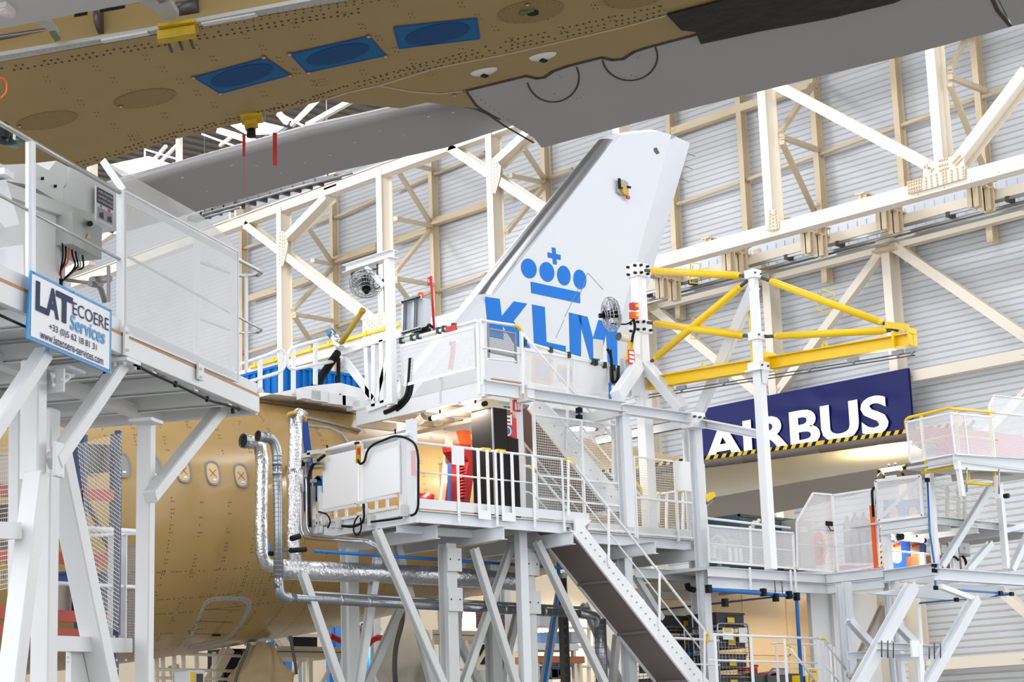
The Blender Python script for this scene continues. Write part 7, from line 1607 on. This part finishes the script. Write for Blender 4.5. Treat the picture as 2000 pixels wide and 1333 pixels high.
for a, b in (((1870, 902), (1880, 970)), ((1946, 930), (1950, 975))): pb(TC, 'hanging_post', T2(*a), T2(*b), .1, .08, WHITE2, up=EY)
for x, y0, y1 in ((1884, 915, 962), (1947, 918, 966)): mb = MB(); mb.tube(T2(x, y0)-EY*.05, T2(x, y1)-EY*.05, .02, 8); mb.build('gas_spring', STEEL, TC)
mb = MB(); c = T2(1953, 971)-EY*.1; mb.tube(c, c-EY*.1, .05, 12); mb.build('round_foot', BLACK, TC)
# hooded mesh at the far right
mb = MB(); q_ = [T2(1944, 894)+EX*.1, T2(2030, 904), T2(2030, 782), T2(1942, 776)]; q_ = [PY(1944, 894, YT2+.2), PY(2030, 904, YT2+.2), PY(2030, 782, YT2+.2), PY(1942, 776, YT2+.2), PY(1931, 795, YT2+.2)]; mb.sheet(q_); mb.build('perforated_panel', PERF_D, TC)
mb = MB(); mb.tube(PY(1939, 773, YT2+.2), PY(2030, 782, YT2+.2), .02, 8); mb.beam(PY(1941, 776, YT2+.2), PY(1931, 795, YT2+.2), .04, .03); mb.beam(PY(1931, 795, YT2+.2), PY(1933, 808, YT2+.2), .04, .03); mb.tube(PY(1942, 807, YT2+.2), PY(2030, 815, YT2+.2), .02, 8); mb.build('hood_frame', WHITE2, TC)
mb = MB()
mb.poly([PY(*p, YT2+1.3) for p in ((1814, 834), (1860, 838), (1918, 842), (2030, 856), (2030, 898), (1860, 885), (1835, 870), (1822, 862))], V((0, .5, 0)))
tag(mb.build('pink_cover', mat('faded_red_cover', (190, 60, 70), .7)), 'faded red cover seen through the upper right mesh cage', 'cover')
t = thing('jack_motor', 'small grey motor unit behind the upper right mesh', 'motor', PX(1818, 885, 32.8))
mb = MB(); c = PX(1818, 878, 32.8); mb.tube(c-EZ*.12, c+EZ*.1, .1, 12); mb.tube(c+EZ*.1, c+EZ*.16, .06, 10); mb.build('motor_body', mat('motor_grey', (130, 142, 154), .4), t); mb = MB(); mb.tube(c-EY*.25, c, .03, 8); mb.build('shaft', RED, t)
# grey boxes and timber at the right bay
for x0, y0, x1, y1, Y, lab in ((1838, 1062, 1860, 1085, 23.4, 'grey switch box left of the bay column'), (1872, 1058, 1893, 1086, 23.3, 'grey switch box right of the bay column')):
    t = thing('switch_box', lab, 'switch box', PY(x0, y1, Y), 'grey switch boxes'); a, b = PY(x0, y1, Y), PY(x1, y0, Y); mb = MB(); mb.box((a.x, Y, a.z), (b.x, Y+.25, b.z)); mb.build('box_body', GREY, t, .006); mb = MB(); mb.box((a.x+.03, Y-.02, a.z+.05), (b.x-.03, Y, b.z-.05)); mb.tube(V(((a.x+b.x)/2, Y-.02, (a.z+b.z)/2)), V(((a.x+b.x)/2, Y-.05, (a.z+b.z)/2)), .03, 10); mb.build('lid', GREYW, t)
p, q_ = PY(1866, 1118, 23.3), PY(1864, 1060, 23.3); q_.x = p.x; mb = MB(); mb.beam(p, q_, .2, .1, EY, 'I'); tag(mb.build('short_column', WHITE2), 'short white column between the two grey switch boxes', 'column')
t = thing('timber_crate', 'brown timber crate end on the right dock', 'crate', PY(1835, 1120, 23.9)); a, b = PY(1806, 1120, 23.9), PY(1878, 1090, 23.9); mb = MB(); mb.box((a.x, 23.9, a.z), (b.x, 24.5, b.z)); mb.build('boards', mat('brown_timber', (136, 88, 46), .6, noise=.35, nscale=14), t, .02); mb = MB(); mb.tube(V((b.x, 24.2, a.z)), V((b.x, 24.2, b.z)), .2, 14); mb.build('rounded_end', mat('light_timber', (196, 150, 96), .6), t)
mb = MB(); mb.path([PY(x, y, 23.2) for x, y in ((1880, 1087), (1886, 1095), (1888, 1112), (1886, 1118))], .03, 7, bend=.1); mb.path([PY(1856, 1090, 23.2), PY(1864, 1087, 23.2), PY(1872, 1095, 23.2)], .025, 6, bend=.1); tag(mb.build('black_hose', BLACK), 'black hose bending beside the brown timber crate', 'hose')
# ---------------------------------------------------------------- blue pipe, partition room and stores below the middle right dock
BA = thing('air_pipe', 'thick blue pipe under the middle right dock dropping to the stores', 'pipe', PY(1560, 1160, 25.2))
mb = MB(); mb.path([PY(1382, 1152, 25.2), PY(1552, 1165, 25.2), PY(1556, 1170, 25.2), PY(1566, 1345, 25.2)], .04, 12, bend=.06); mb.build('main_pipe', BLUEP, BA); mb = MB(); mb.tube(PY(1285, 1192, 27.5), PY(1520, 1166, 25.6), .02, 8); mb.build('rear_pipe', mat('dull_blue_pipe', (70, 96, 140), .5), BA)
mb = MB()
for x, y in ((1384, 1151), (1491, 1158), (1541, 1163), (1556, 1166), (1416, 1178), (1515, 1168)): mb = MB(); p = PY(x, y, 25.15); mb.box(p-V((.05, .05, .08)), p+V((.05, .05, .08))); mb.build('pipe_joint', BLACK, BA)
mb = MB(); mb.path([PY(1342, 1140, 26.2), PY(1344, 1150, 26.2), PY(1356, 1153, 26.2)], .06, 8, bend=.05); mb.build('pipe_joint', BLACK, BA)
PT = thing('partition_room', 'cream panelled partition room under the middle right dock', 'partition', (36, 28.5, 0))
YPt = 28.2
pl_ = PY(1270, 1250, YPt).x; pr = PY(1588, 1250, YPt).x
mb = MB(); mb.box((pl_, YPt, 0), (pr, YPt+.1, 5.15))
for px in (1455, 1540): x = PY(px, 1250, YPt).x; mb.box((x-.03, YPt-.02, 0), (x+.03, YPt, 5.1))
mb.box((pl_, YPt-.02, PY(1450, 1278, YPt).z-.02), (pr, YPt, PY(1450, 1278, YPt).z+.01)); mb.build('front_wall', mat('warm_panel', (226, 204, 170), .5), PT)
mb = MB(); mb.box((pr, 25.9, 0), (pr+.1, YPt, 5.1)); mb.build('end_wall', WHITE, PT)
mb = MB(); a, b = PY(1588, 1250, 25.95).x, PY(1718, 1250, 25.95).x; mb.box((a, 25.95, 0), (b, 26.05, 5.0)); mb.box((PY(1635, 1250, 25.9).x-.1, 25.88, 0), (PY(1635, 1250, 25.9).x+.06, 25.95, 5.0)); mb.build('white_wall', mat('clean_white_panel', (228, 228, 228), .45), PT)
for (x0, y0, x1, y1) in ((1240, 1160, 1400, 1166), (1290, 1205, 1385, 1190)): mb = MB(); mb.beam(PY(x0, y0, 27.4), PY(x1, y1, 27.4), .1, .2); mb.build('ceiling_beam', mat('deck_under_cream', (232, 222, 206), .6), PT)
l = bpy.data.lights.new('store_lamp', 'AREA'); l.shape = 'RECTANGLE'; l.size = 2.5; l.size_y = .2; l.energy = 30; l.color = (1, .84, .62); o = bpy.data.objects.new('store_lamp', l); COL.objects.link(o); o.location = (34.5, 27.0, 4.7)
# low landing with guard rails and stairs
LG = thing('guard_rail', 'white guard rails with yellow tips on the low landing in front of the roll cages', 'railing', PY(1500, 1340, 24.6))
Yg = 24.6
def gr(pts, r=.026, m=WHITE2, nm='rail', Y=Yg, bend=.05): mb = MB(); mb.path([PY(x, y, Y) for x, y in pts], r, 9, bend=bend); mb.build(nm, m, LG)
gr([(1391, 1240), (1600, 1248)]); gr([(1384, 1290), (1600, 1296)], .018); gr([(1600, 1248), (1608, 1249), (1614, 1258), (1680, 1345)]); gr([(1602, 1248), (1609, 1249), (1616, 1259)], .03, YELLOW, 'rail_tip'); gr([(1610, 1297), (1640, 1335)], .018)
gr([(1506, 1258), (1520, 1256), (1624, 1262)], .022, Y=25.4); gr([(1535, 1257), (1600, 1340)], .026, Y=25.0); gr([(1534, 1256), (1543, 1266)], .03, YELLOW, 'rail_tip', Y=25.0); gr([(1510, 1304), (1625, 1308)], .016, Y=25.4); gr([(1316, 1247), (1404, 1252)], .026, Y=25.6); gr([(1350, 1298), (1406, 1300)], .018, Y=25.6)
for x, Y, y0 in ((1396, Yg, 1242), (1466, Yg, 1245), (1532, Yg, 1249), (1597, Yg, 1250), (1606, Yg, 1252), (1516, 25.4, 1262), (1570, 25.4, 1262), (1620, 25.4, 1262), (1628, 25.4, 1264)):
    p = PY(x, y0, Y-.02); mb = MB(); mb.beam(p, V((p.x, p.y, 1.9)), .07, .02, EY); mb.build('rail_post', WHITE2, LG)
mb = MB(); a, b = PY(1300, 1345, Yg).x, PY(1640, 1345, Yg).x; mb.box((a, Yg, 2.7), (b+2, 28.2, 2.85)); mb.build('landing_deck', GREYW, LG)
# roll cages with crates
def cage(x0, y0, x1, Y, dep, lab, rows, m=STEEL):
    t = thing('roll_cage', lab, 'roll cage', PY((x0+x1)/2, 1340, Y), 'wire roll cages'); a, b = PY(x0, 1340, Y), PY(x1, y0, Y); zb = 2.85
    mb = MB()
    for yy in (Y, Y+dep):
        mb.path([V((a.x, yy, zb)), V((a.x, yy, b.z)), V((b.x, yy, b.z)), V((b.x, yy, zb))], .02, 7, bend=.08)
    for x in (a.x, b.x): mb.tube((x, Y, b.z-.05), (x, Y+dep, b.z-.05), .015, 6)
    mb.build('frame', m, t)
    mb = MB(); n_ = 9
    for i in range(1, n_): x = a.x+(b.x-a.x)*i/n_; mb.tube((x, Y, zb), (x, Y, b.z-.02), .006, 4)
    k = 0
    while zb+.1*k < b.z-.05: mb.tube((a.x, Y, zb+.1*k), (b.x, Y, zb+.1*k), .006, 4); mb.tube((a.x, Y, zb+.1*k), (a.x, Y+dep, zb+.1*k), .006, 4); k += 1
    for i in range(1, 8): mb.tube((a.x, Y+dep*i/8, zb), (a.x, Y+dep*i/8, b.z-.02), .006, 4)
    mb.build('wire_sides', m, t)
    for r in range(rows):
        z0 = zb+.05+r*.42; c = thing('storage_crate', 'dark crate with yellow card in the %s, layer %s from the floor' % (lab.split(' ')[0]+' roll cage', ('lowest', 'second', 'third', 'fourth')[r]), 'crate', ((a.x+b.x)/2, Y+.1, z0), 'dark crates in the roll cages')
        mb = MB(); mb.box((a.x+.06, Y+.06, z0), (b.x-.06, Y+dep-.06, z0+.30)); mb.box((a.x+.04, Y+.04, z0+.26), (b.x-.04, Y+dep-.04, z0+.30)); mb.build('crate_body', mat('dark_crate', (58, 56, 60), .6), c)
        mb = MB(); cx = (a.x+b.x)/2; mb.box((cx-.12, Y+.03, z0+.06), (cx+.1, Y+.04, z0+.2)); mb.build('yellow_card', YELLOW, c)
    return t, a, b
t, a, b = cage(1407, 1220, 1461, 25.9, .9, 'nearer wire roll cage with crates and paper sheets', 4)
mb = MB(); c0, c1 = PY(1412, 1250, 25.87), PY(1431, 1228, 25.87); mb.box((c0.x, 25.86, c0.z), (c1.x, 25.87, c1.z)); c0, c1 = PY(1444, 1256, 25.87), PY(1457, 1227, 25.87); mb.box((c0.x, 25.86, c0.z), (c1.x, 25.87, c1.z)); mb.build('paper_sheets', PAPER, t)
mb = MB(); c0, c1 = PY(1416, 1235, 25.85), PY(1428, 1229, 25.85); mb.box((c0.x, 25.85, c0.z), (c1.x, 25.86, c1.z)); mb.build('yellow_strip', YELLOW, t)
cage(1305, 1228, 1392, 26.9, .9, 'farther wire roll cage with crates behind the column', 4)
t = thing('blue_bin', 'small blue bin in the farther roll cage', 'bin', PY(1348, 1282, 26.8)); mb = MB(); c0, c1 = PY(1342, 1282, 26.85), PY(1355, 1272, 26.85); mb.box((c0.x, 26.7, c0.z), (c1.x, 26.86, c1.z)); mb.build('bin_body', BLUEP, t); mb = MB(); mb.box((c0.x-.02, 26.69, c1.z-.03), (c1.x+.02, 26.87, c1.z)); mb.build('rim', mat('dark_blue', (10, 80, 150), .5), t)
# machines and floor sign on the landing
t = thing('pallet_truck', 'red and black floor machine with grey tank behind the guard rail', 'machine', PY(1505, 1335, 26.2))
mb = MB(); mb.box(tuple(PY(1476, 1340, 26.2)), tuple(PY(1515, 1320, 26.9))); mb.box(tuple(PY(1500, 1340, 26.15)), tuple(PY(1516, 1322, 26.5))); mb.build('black_base', DGREY, t); mb = MB(); mb.poly([PY(*p, 26.2) for p in ((1518, 1340), (1534, 1340), (1534, 1310), (1519, 1312), (1504, 1320))], V((0, .5, 0))); mb.build('red_body', RED, t); mb = MB(); mb.path([PY(1500, 1322, 26.2), PY(1506, 1310, 26.2), PY(1516, 1305, 26.2), PY(1534, 1306, 26.2)], .03, 7, bend=.1); mb.box(tuple(PY(1520, 1319, 26.15)), tuple(PY(1534, 1309, 26.2))); mb.build('handle', GREY, t)
mb = MB(); mb.poly([PY(*p, 26.6) for p in ((1472, 1316), (1480, 1316), (1479, 1304), (1472, 1304))], V((0, .2, 0))); mb.tube(PY(1476, 1303, 26.7), PY(1476, 1300, 26.7), .06, 10); mb.poly([PY(*p, 26.6) for p in ((1455, 1316), (1466, 1316), (1466, 1307), (1455, 1308))], V((0, .2, 0))); tag(mb.build('red_can', RED), 'bright red cans on the landing floor left of the machine', 'can')
t = thing('floor_sign', 'yellow folding floor sign on the landing at the right', 'floor sign', PY(1590, 1335, 25.8))
mb = MB(); mb.poly([PY(*p, 25.8) for p in ((1580, 1345), (1599, 1345), (1597, 1309), (1584, 1310))], V((0, .04, 0))); mb.build('face', YELLOW, t); mb = MB(); mb.poly([PY(*p, 25.79) for p in ((1586, 1335), (1594, 1335), (1590, 1325))], V((0, .005, 0))); mb.box(tuple(PY(1587, 1314, 25.79)), tuple(PY(1594, 1312, 25.8))); mb.build('red_triangle', RED, t)
mb = MB(); c = PY(1562, 1332, 25.3); mb.box(c-V((.12, .1, .12)), c+V((.12, .1, .12))); mb.box(c+V((-.05, -.11, -.1)), c+V((.05, -.1, .1)), 1); tag(mb.build('yellow_guard', [YELLOW, BLACK]), 'yellow and black guard at the foot of the blue pipe', 'guard')
# ================================================================ far workshop seen low under the fuselage
PWL = mat('workshop_wall', (232, 216, 190), .6)
mb = MB(); mb.box((24, 50, 0), (54.5, 50.2, 9)); mb.box((24, 49.9, 3.6), (54.5, 50, 3.75))
for i in range(16): mb.box((24+i*2, 49.93, 0), (24.1+i*2, 50, 9))
tag(mb.build('partition_wall', PWL), 'cream workshop partition far under the fuselage', 'partition')
def L(x, y, Y=36.0): return PY(x, y, Y)
def jack(cx, y0, pts, Y, m, lab):
    t = thing('covered_jack', lab, 'jack', PY(cx, 1330, Y)); mb = MB()
    rows = [(PY(l, y, Y), PY(r, y, Y)) for (l, r, y) in pts]
    def f(u, v):
        k = v*(len(rows)-1); i = min(int(k), len(rows)-2); fr = k-i
        a = rows[i][0].lerp(rows[i+1][0], fr); b = rows[i][1].lerp(rows[i+1][1], fr); c = (a+b)/2; r = (b-a).length/2
        th = 6.2832*u; w = 1+.10*math.sin(7*th+3*v)+.06*math.sin(13*th+9*v)
        return c + V((math.cos(th)*r*w, math.sin(th)*r*w*.9, .03*math.sin(5*th+v*7)))
    mb.grid(f, 48, 20); mb.build('cloth_cover', m, t)
    p = PY(cx, y0, Y); mb = MB(); mb.tube(p-EZ*.1, p+EZ*.35, .12, 12); mb.box(p+V((-.3, -.1, .0)), p+V((.3, .1, .06))); mb.build('jack_head', GREYW, t)
    return t
jack(508, 1262, [(492, 528, 1258), (484, 536, 1275), (474, 545, 1300), (462, 558, 1318), (458, 562, 1360)], 31.0, mat('tan_cloth', (178, 156, 116), .8, noise=.15, nscale=3), 'tan cloth draped over a tripod jack under the fuselage')
t = jack(795, 1180, [(788, 806, 1165), (782, 812, 1215), (766, 826, 1232), (752, 832, 1270), (746, 836, 1305), (756, 828, 1330), (758, 826, 1360)], 30.2, mat('grey_cloth', (186, 178, 164), .8, noise=.15, nscale=3), 'pale grey cloth cover bulging over a jack under the dock')
for pts, Y, lab in (([(786, 1192), (786, 1215), (773, 1262), (770, 1300), (773, 1345)], 29.2, 'thick dark hose hanging in front of the grey cloth cover'), ([(486, 1258), (480, 1280), (465, 1310), (457, 1345)], 29.8, 'thin dark hose hanging beside the tan cloth cover'), ([(566, 1243), (572, 1270), (577, 1300), (579, 1318)], 30, 'thin grey cable hanging under the fuselage tail')):
    mb = MB(); mb.path([PY(x, y, Y) for x, y in pts], .05 if 'thick' in lab else .03, 8, bend=.2); tag(mb.build('hanging_hose', DGREY), lab, 'hose')
def board(nm, lab, x0, y0, x1, y1, Y, dep, m, cat_, parts=()):
    t = thing(nm, lab, cat_, PY((x0+x1)/2, y1, Y)); a, b = PY(x0, y1, Y), PY(x1, y0, Y); mb = MB(); mb.box((a.x, Y, a.z), (b.x, Y+dep, b.z)); mb.build('body', m, t, .01); w_, h_ = b.x-a.x, b.z-a.z
    for (pn, u0, v0, u1, v1, pm) in parts: mb = MB(); mb.box((a.x+w_*u0, Y-.04, a.z+h_*v0), (a.x+w_*u1, Y, a.z+h_*v1)); mb.build(pn, pm, t)
    return t
BLC = mat('soft_blue_cladding', (54, 136, 212), .5)
def ribbed(lab, x0, y0, x1, y1, Y):
    a, b = PY(x0, y1, Y), PY(x1, y0, Y); mb = MB(); mb.box((a.x, Y, a.z), (b.x, Y+.1, b.z)); n_ = int((b.x-a.x)/.22)
    for i in range(n_): mb.box((a.x+i*.22, Y-.04, a.z), (a.x+i*.22+.1, Y, b.z))
    tag(mb.build('blue_screen', BLC), lab, 'screen')
ribbed('bright blue ribbed screen left, above the tan cloth cover', 528, 1240, 570, 1345, 40); ribbed('bright blue ribbed screen right of the thin white brace', 642, 1222, 675, 1345, 42); ribbed('bright blue ribbed screen between column and brace, centre', 694, 1228, 745, 1345, 41)
board('dark_cabinet', 'black cabinet with brown edge under the fuselage at the left', 438, 1268, 474, 1345, 33, .6, BROWNB, 'cabinet', (('door_panel', .1, .1, .9, .95, BLACK), ('edge', .92, 0, 1.2, 1, mat('brown_edge', (110, 70, 30), .6))))
board('dark_board', 'black board framed in white between the screens', 574, 1240, 620, 1268, 36, .1, BLACK, 'board', (('frame', -.05, .8, 1.05, 1, CREAM),))
board('white_machine', 'white machine with hazard stripes at the far left under the fuselage', 370, 1310, 400, 1345, 30.5, .5, WHITE, 'machine', (('hazard_strip', .05, 0, .25, .9, YELLOW), ('screen', .45, .2, .8, .8, DGREY)))
board('white_machine', 'pale tall machine with vent by the central column', 697, 1222, 711, 1264, 34, .5, GREYW, 'machine', (('vent', .3, .7, .7, .85, GREY), ('door', .1, .1, .9, .6, WHITE)))
board('white_cabinet', 'white cabinet with dark window between the centre braces', 930, 1253, 962, 1345, 36, .6, CREAM, 'cabinet', (('window', .25, .5, .8, .92, BROWNB), ('lower_panel', .15, .05, .9, .4, GREYW)))
def deck(lab, x0, x1, y0, y1, Y):
    t = thing('low_platform', lab, 'platform', PY((x0+x1)/2, 1340, Y)); a, b = PY(x0, y1, Y), PY(x1, y0, Y); mb = MB(); mb.box((a.x, Y, a.z), (b.x, Y+1.5, b.z)); mb.build('deck', mat('deck_cream', (214, 204, 182), .6), t)
    mb = MB(); mb.beam((a.x, Y-.03, (a.z+b.z)/2), (b.x, Y-.03, (a.z+b.z)/2), .02, .02); mb.build('slot_line', DGREY, t)
    n_ = max(2, int((b.x-a.x)/1.1))
    for i in range(n_+1):
        x = a.x+(b.x-a.x)*i/n_; mb = MB(); mb.beam((x, Y+.05, 0), (x, Y+.05, a.z), .1, .1, EY); mb.build('leg', CREAM, t)
        if i < n_: mb = MB(); mb.beam((x, Y+.05, a.z-1.0), (x+(b.x-a.x)/n_*.8, Y+.05, a.z), .07, .07, EY); mb.build('brace', CREAM, t)
    mb = MB(); mb.tube((a.x, Y, a.z-.7), (b.x, Y, a.z-.7), .03, 6); mb.build('tie_tube', CREAM, t)
    return t
deck('cream work platform on legs left of the central column', 540, 672, 1265, 1284, 34); deck('cream curved work platform behind the centre braces', 845, 975, 1234, 1250, 35)
for i, (x, y0, y1, lab) in enumerate(((604, 1290, 1345, 'yellow ladder under the left cream platform'), (1102, 1205, 1240, 'short yellow ladder far right under the dock'))):
    t = thing('ladder', lab, 'ladder', PY(x, y1, 36)); 
    for dx in (-4, 4): mb = MB(); mb.beam(PY(x+dx, y0, 36), PY(x+dx, y1, 36), .06, .04, EY); mb.build('stile', YELLOW, t)
    mb = MB()
    for k in range(9): y = y0+(y1-y0)*(k+.5)/9; mb.tube(PY(x-4, y, 36), PY(x+4, y, 36), .025, 6)
    mb.build('rungs', YELLOW, t)
for a, b, Y, w, lab in (((446, 1268), (404, 1345), 32.5, .2, 'thick cream raking post left under the fuselage'), ((545, 1245), (560, 1266), 36, .18, 'short cream raking post above the left cream platform'), ((338, 1300), (350, 1345), 33, .16, 'cream post beside the near platform leg')):
    mb = MB(); mb.beam(PY(*a, Y), PY(*b, Y), w, w, EY, 'I'); tag(mb.build('raking_post', CREAM), lab, 'post', 'cream raking posts')
t = thing('guard_rail', 'white guard rails under the fuselage at the left', 'railing', PY(420, 1340, 31.5))
for y0, y1 in ((1276, 1282), (1308, 1312), (1325, 1328)): mb = MB(); mb.tube(PY(304, y0, 31.5), PY(470, y1, 31.5), .03, 8); mb.build('rail', CREAM, t)
for x in (306, 318, 340, 358, 384, 418): mb = MB(); mb.beam(PY(x, 1274, 31.5), PY(x+1, 1345, 31.5), .08, .03, EY); mb.build('post', CREAM, t)
for pts, lab in (([(644, 1242), (652, 1246), (664, 1252), (674, 1252)], 'red hose run left of the central column'), ([(716, 1262), (726, 1252), (738, 1246), (750, 1248)], 'red hose run right of the central column')):
    mb = MB(); mb.path([PY(x, y, 33.5) for x, y in pts], .07, 8); tag(mb.build('red_hose', RED), lab, 'hose')
for x0, x1, lab in ((930, 958, 'orange and white striped netting left of the centre brace'), (966, 985, 'orange and white striped netting behind the centre brace'), (1003, 1012, 'narrow orange and white striped netting by the white column')):
    mb = MB(); a, b = PY(x0, 1228, 37), PY(x1, 1190, 37); n_ = 18
    for k in range(n_): z0 = a.z+(b.z-a.z)*k/n_; mb.poly([V((a.x, 37, z0)), V((b.x, 37, z0-.04)), V((b.x, 37, z0+.01)), V((a.x, 37, z0+.05))], V((0, .01, 0)), k % 2)
    tag(mb.build('striped_netting', [ORANGE, PAPER]), lab, 'netting', 'striped netting')
mb = MB(); c0, c1 = PY(918, 1162, 37), PY(945, 1148, 37); mb.box((c0.x, 37, c0.z), (c1.x, 37.5, c1.z)); mb.box(((c0.x+c1.x)/2, 36.9, c0.z+.1), (c1.x, 37, c1.z), 1); tag(mb.build('orange_box', [ORANGE, BLUEP]), 'orange and blue boxes glimpsed between the pipes', 'box')
# benches on the bright right side
for x0, x1, y, lab, m in ((1048, 1142, 1283, 'long wooden workbench behind the spiral duct', mat('bench_wood', (176, 104, 52), .6)), (1045, 1130, 1258, 'white bench with blue bins in the bright bay', WHITE)):
    t = thing('workbench', lab, 'workbench', PY((x0+x1)/2, 1340, 36)); a, b = PY(x0, y+12, 36), PY(x1, y, 36); mb = MB(); mb.box((a.x, 36, a.z), (b.x, 36.8, b.z)); mb.build('top', m, t)
    for x in (a.x+.1, b.x-.1): mb = MB(); mb.box((x-.05, 36.05, 0), (x+.05, 36.15, a.z)); mb.build('leg', CREAM, t)
for i, (x, y, c) in enumerate(((1070, 1315, (30, 70, 140)), (1082, 1318, (24, 40, 70)), (1095, 1312, (40, 90, 170)), (1060, 1250, (120, 160, 220)), (1085, 1248, (70, 110, 180)), (1058, 1215, (200, 205, 215)), (1120, 1248, (180, 180, 190)))):
    mb = MB(); p = PY(x, y, 36.2); mb.box(p-V((.22, .15, .12)), p+V((.22, .15, .16))); mb.box(p+V((-.24, -.17, .12)), p+V((.24, .17, .17))); tag(mb.build('parts_bin', mat('bin_%d' % i, c, .5)), ('dark blue bin low under the wooden bench', 'navy bin low beside the dark blue one', 'mid blue bin low near the cable tray', 'pale blue bin on the white bench, left', 'blue bin on the white bench, centre', 'white bin high left in the bright bay', 'grey bin on the white bench, right')[i], 'bin', 'parts bins')
t = thing('shelf_rack', 'cream shelf rack in the bright bay right of the white column', 'shelf', PY(1100, 1300, 37.5))
for x in (1046, 1075, 1108, 1150): mb = MB(); mb.beam(PY(x, 1195, 37.5), PY(x, 1345, 37.5), .08, .08, EY); mb.build('upright', CREAM, t)
for y in (1205, 1225, 1262, 1300): mb = MB(); mb.beam(PY(1040, y, 37.5), PY(1155, y+3, 37.5), .3, .05); mb.build('shelf', CREAM, t)
tlamp(PY(880, 1200, 49.94), PY(960, 1205, 49.94), 'lit tube lamp far under the dock, left of the white column', 200); tlamp(PY(1060, 1200, 49.85), PY(1150, 1206, 49.85), 'lit tube lamp far under the dock in the bright bay', 400); tlamp(PY(712, 1222, 40.9), PY(735, 1223, 40.9), 'short lit tube lamp by the blue ribbed screen', 200)
mb = MB(); a, b = PY(1160, 1190, 40), PY(1340, 1200, 40); mb.box((a.x, 40, 0), (b.x, 40.1, a.z)); tag(mb.build('pale_partition', CREAM), 'pale partition wall low behind the wide stair', 'partition')
# ---------------------------------------------------------------- upper left: roof members glimpsed between wing and flap
RM = thing('roof_gallery', 'pale roof gallery with rails glimpsed between wing and flap', 'roof gallery', PD(300, 300, 60))
def RP_(x, y): return PX(x, y, 44)
for a, b, w in (((215, 325), (320, 345), .3), ((283, 292), (350, 312), .12), ((283, 292), (283, 330), .1), ((350, 268), (350, 320), .35), ((285, 330), (325, 285), .2), ((300, 330), (345, 285), .2), ((395, 262), (470, 290), .12), ((428, 255), (500, 278), .4), ((545, 222), (600, 250), .12), ((560, 240), (545, 222), .3), ((570, 245), (620, 195), .25), ((600, 245), (690, 195), .3), ((455, 265), (430, 285), .2), ((120, 335), (240, 390), .2), ((180, 318), (180, 420), .6)):
    mb = MB(); mb.beam(RP_(*a), RP_(*b), w*.6, w*.6, EX); mb.build('member', mat('pale_blue_steel', (206, 214, 222), .5) if w < .2 else CREAM, RM)
mb = MB(); mb.poly([RP_(*p) for p in ((210, 322), (290, 305), (345, 325), (300, 345), (240, 345))], V((.2, 0, 0))); mb.build('white_panel', WHITE, RM); mb = MB(); mb.poly([RP_(*p) for p in ((450, 245), (500, 235), (555, 248), (535, 262), (480, 262))], V((.2, 0, 0))); mb.build('white_panel', WHITE, RM)
# dark cable tray below the flap, left
mb = MB(); mb.beam(PX(375, 430, 46), PX(470, 395, 46), .5, .18); mb.beam(PX(470, 395, 46), PX(660, 345, 46), .4, .14)
for i in range(12): p = PX(380+i*22, 427-i*6.4, 46); mb.box(p-V((.25, .05, .12)), p+V((.25, .05, .12)))
for x, y in ((400, 421), (520, 382), (640, 350)): p = PX(x, y, 46); mb.tube(p, V((p.x, p.y, 31.4)), .03, 6)
tag(mb.build('cable_tray', DGREY), 'dark cable tray running under the grey flap at the left', 'cable tray')
# services on the hangar trusses behind the perforated screen
mb = MB()
for a, b, w in (((110, 545), (180, 510), .4), ((185, 480), (240, 440), .3), ((190, 440), (240, 455), .3)): mb.beam(PX(*a, 47), PX(*b, 47), w, w)
p = PX(180, 510, 47); mb.beam(p, V((p.x, p.y, 31.5)), .3, .3, EX)
tag(mb.build('truss_bracing', CREAM), 'cream truss bracing glimpsed between near post and grey box', 'bracing')
bpy.context.view_layer.update()
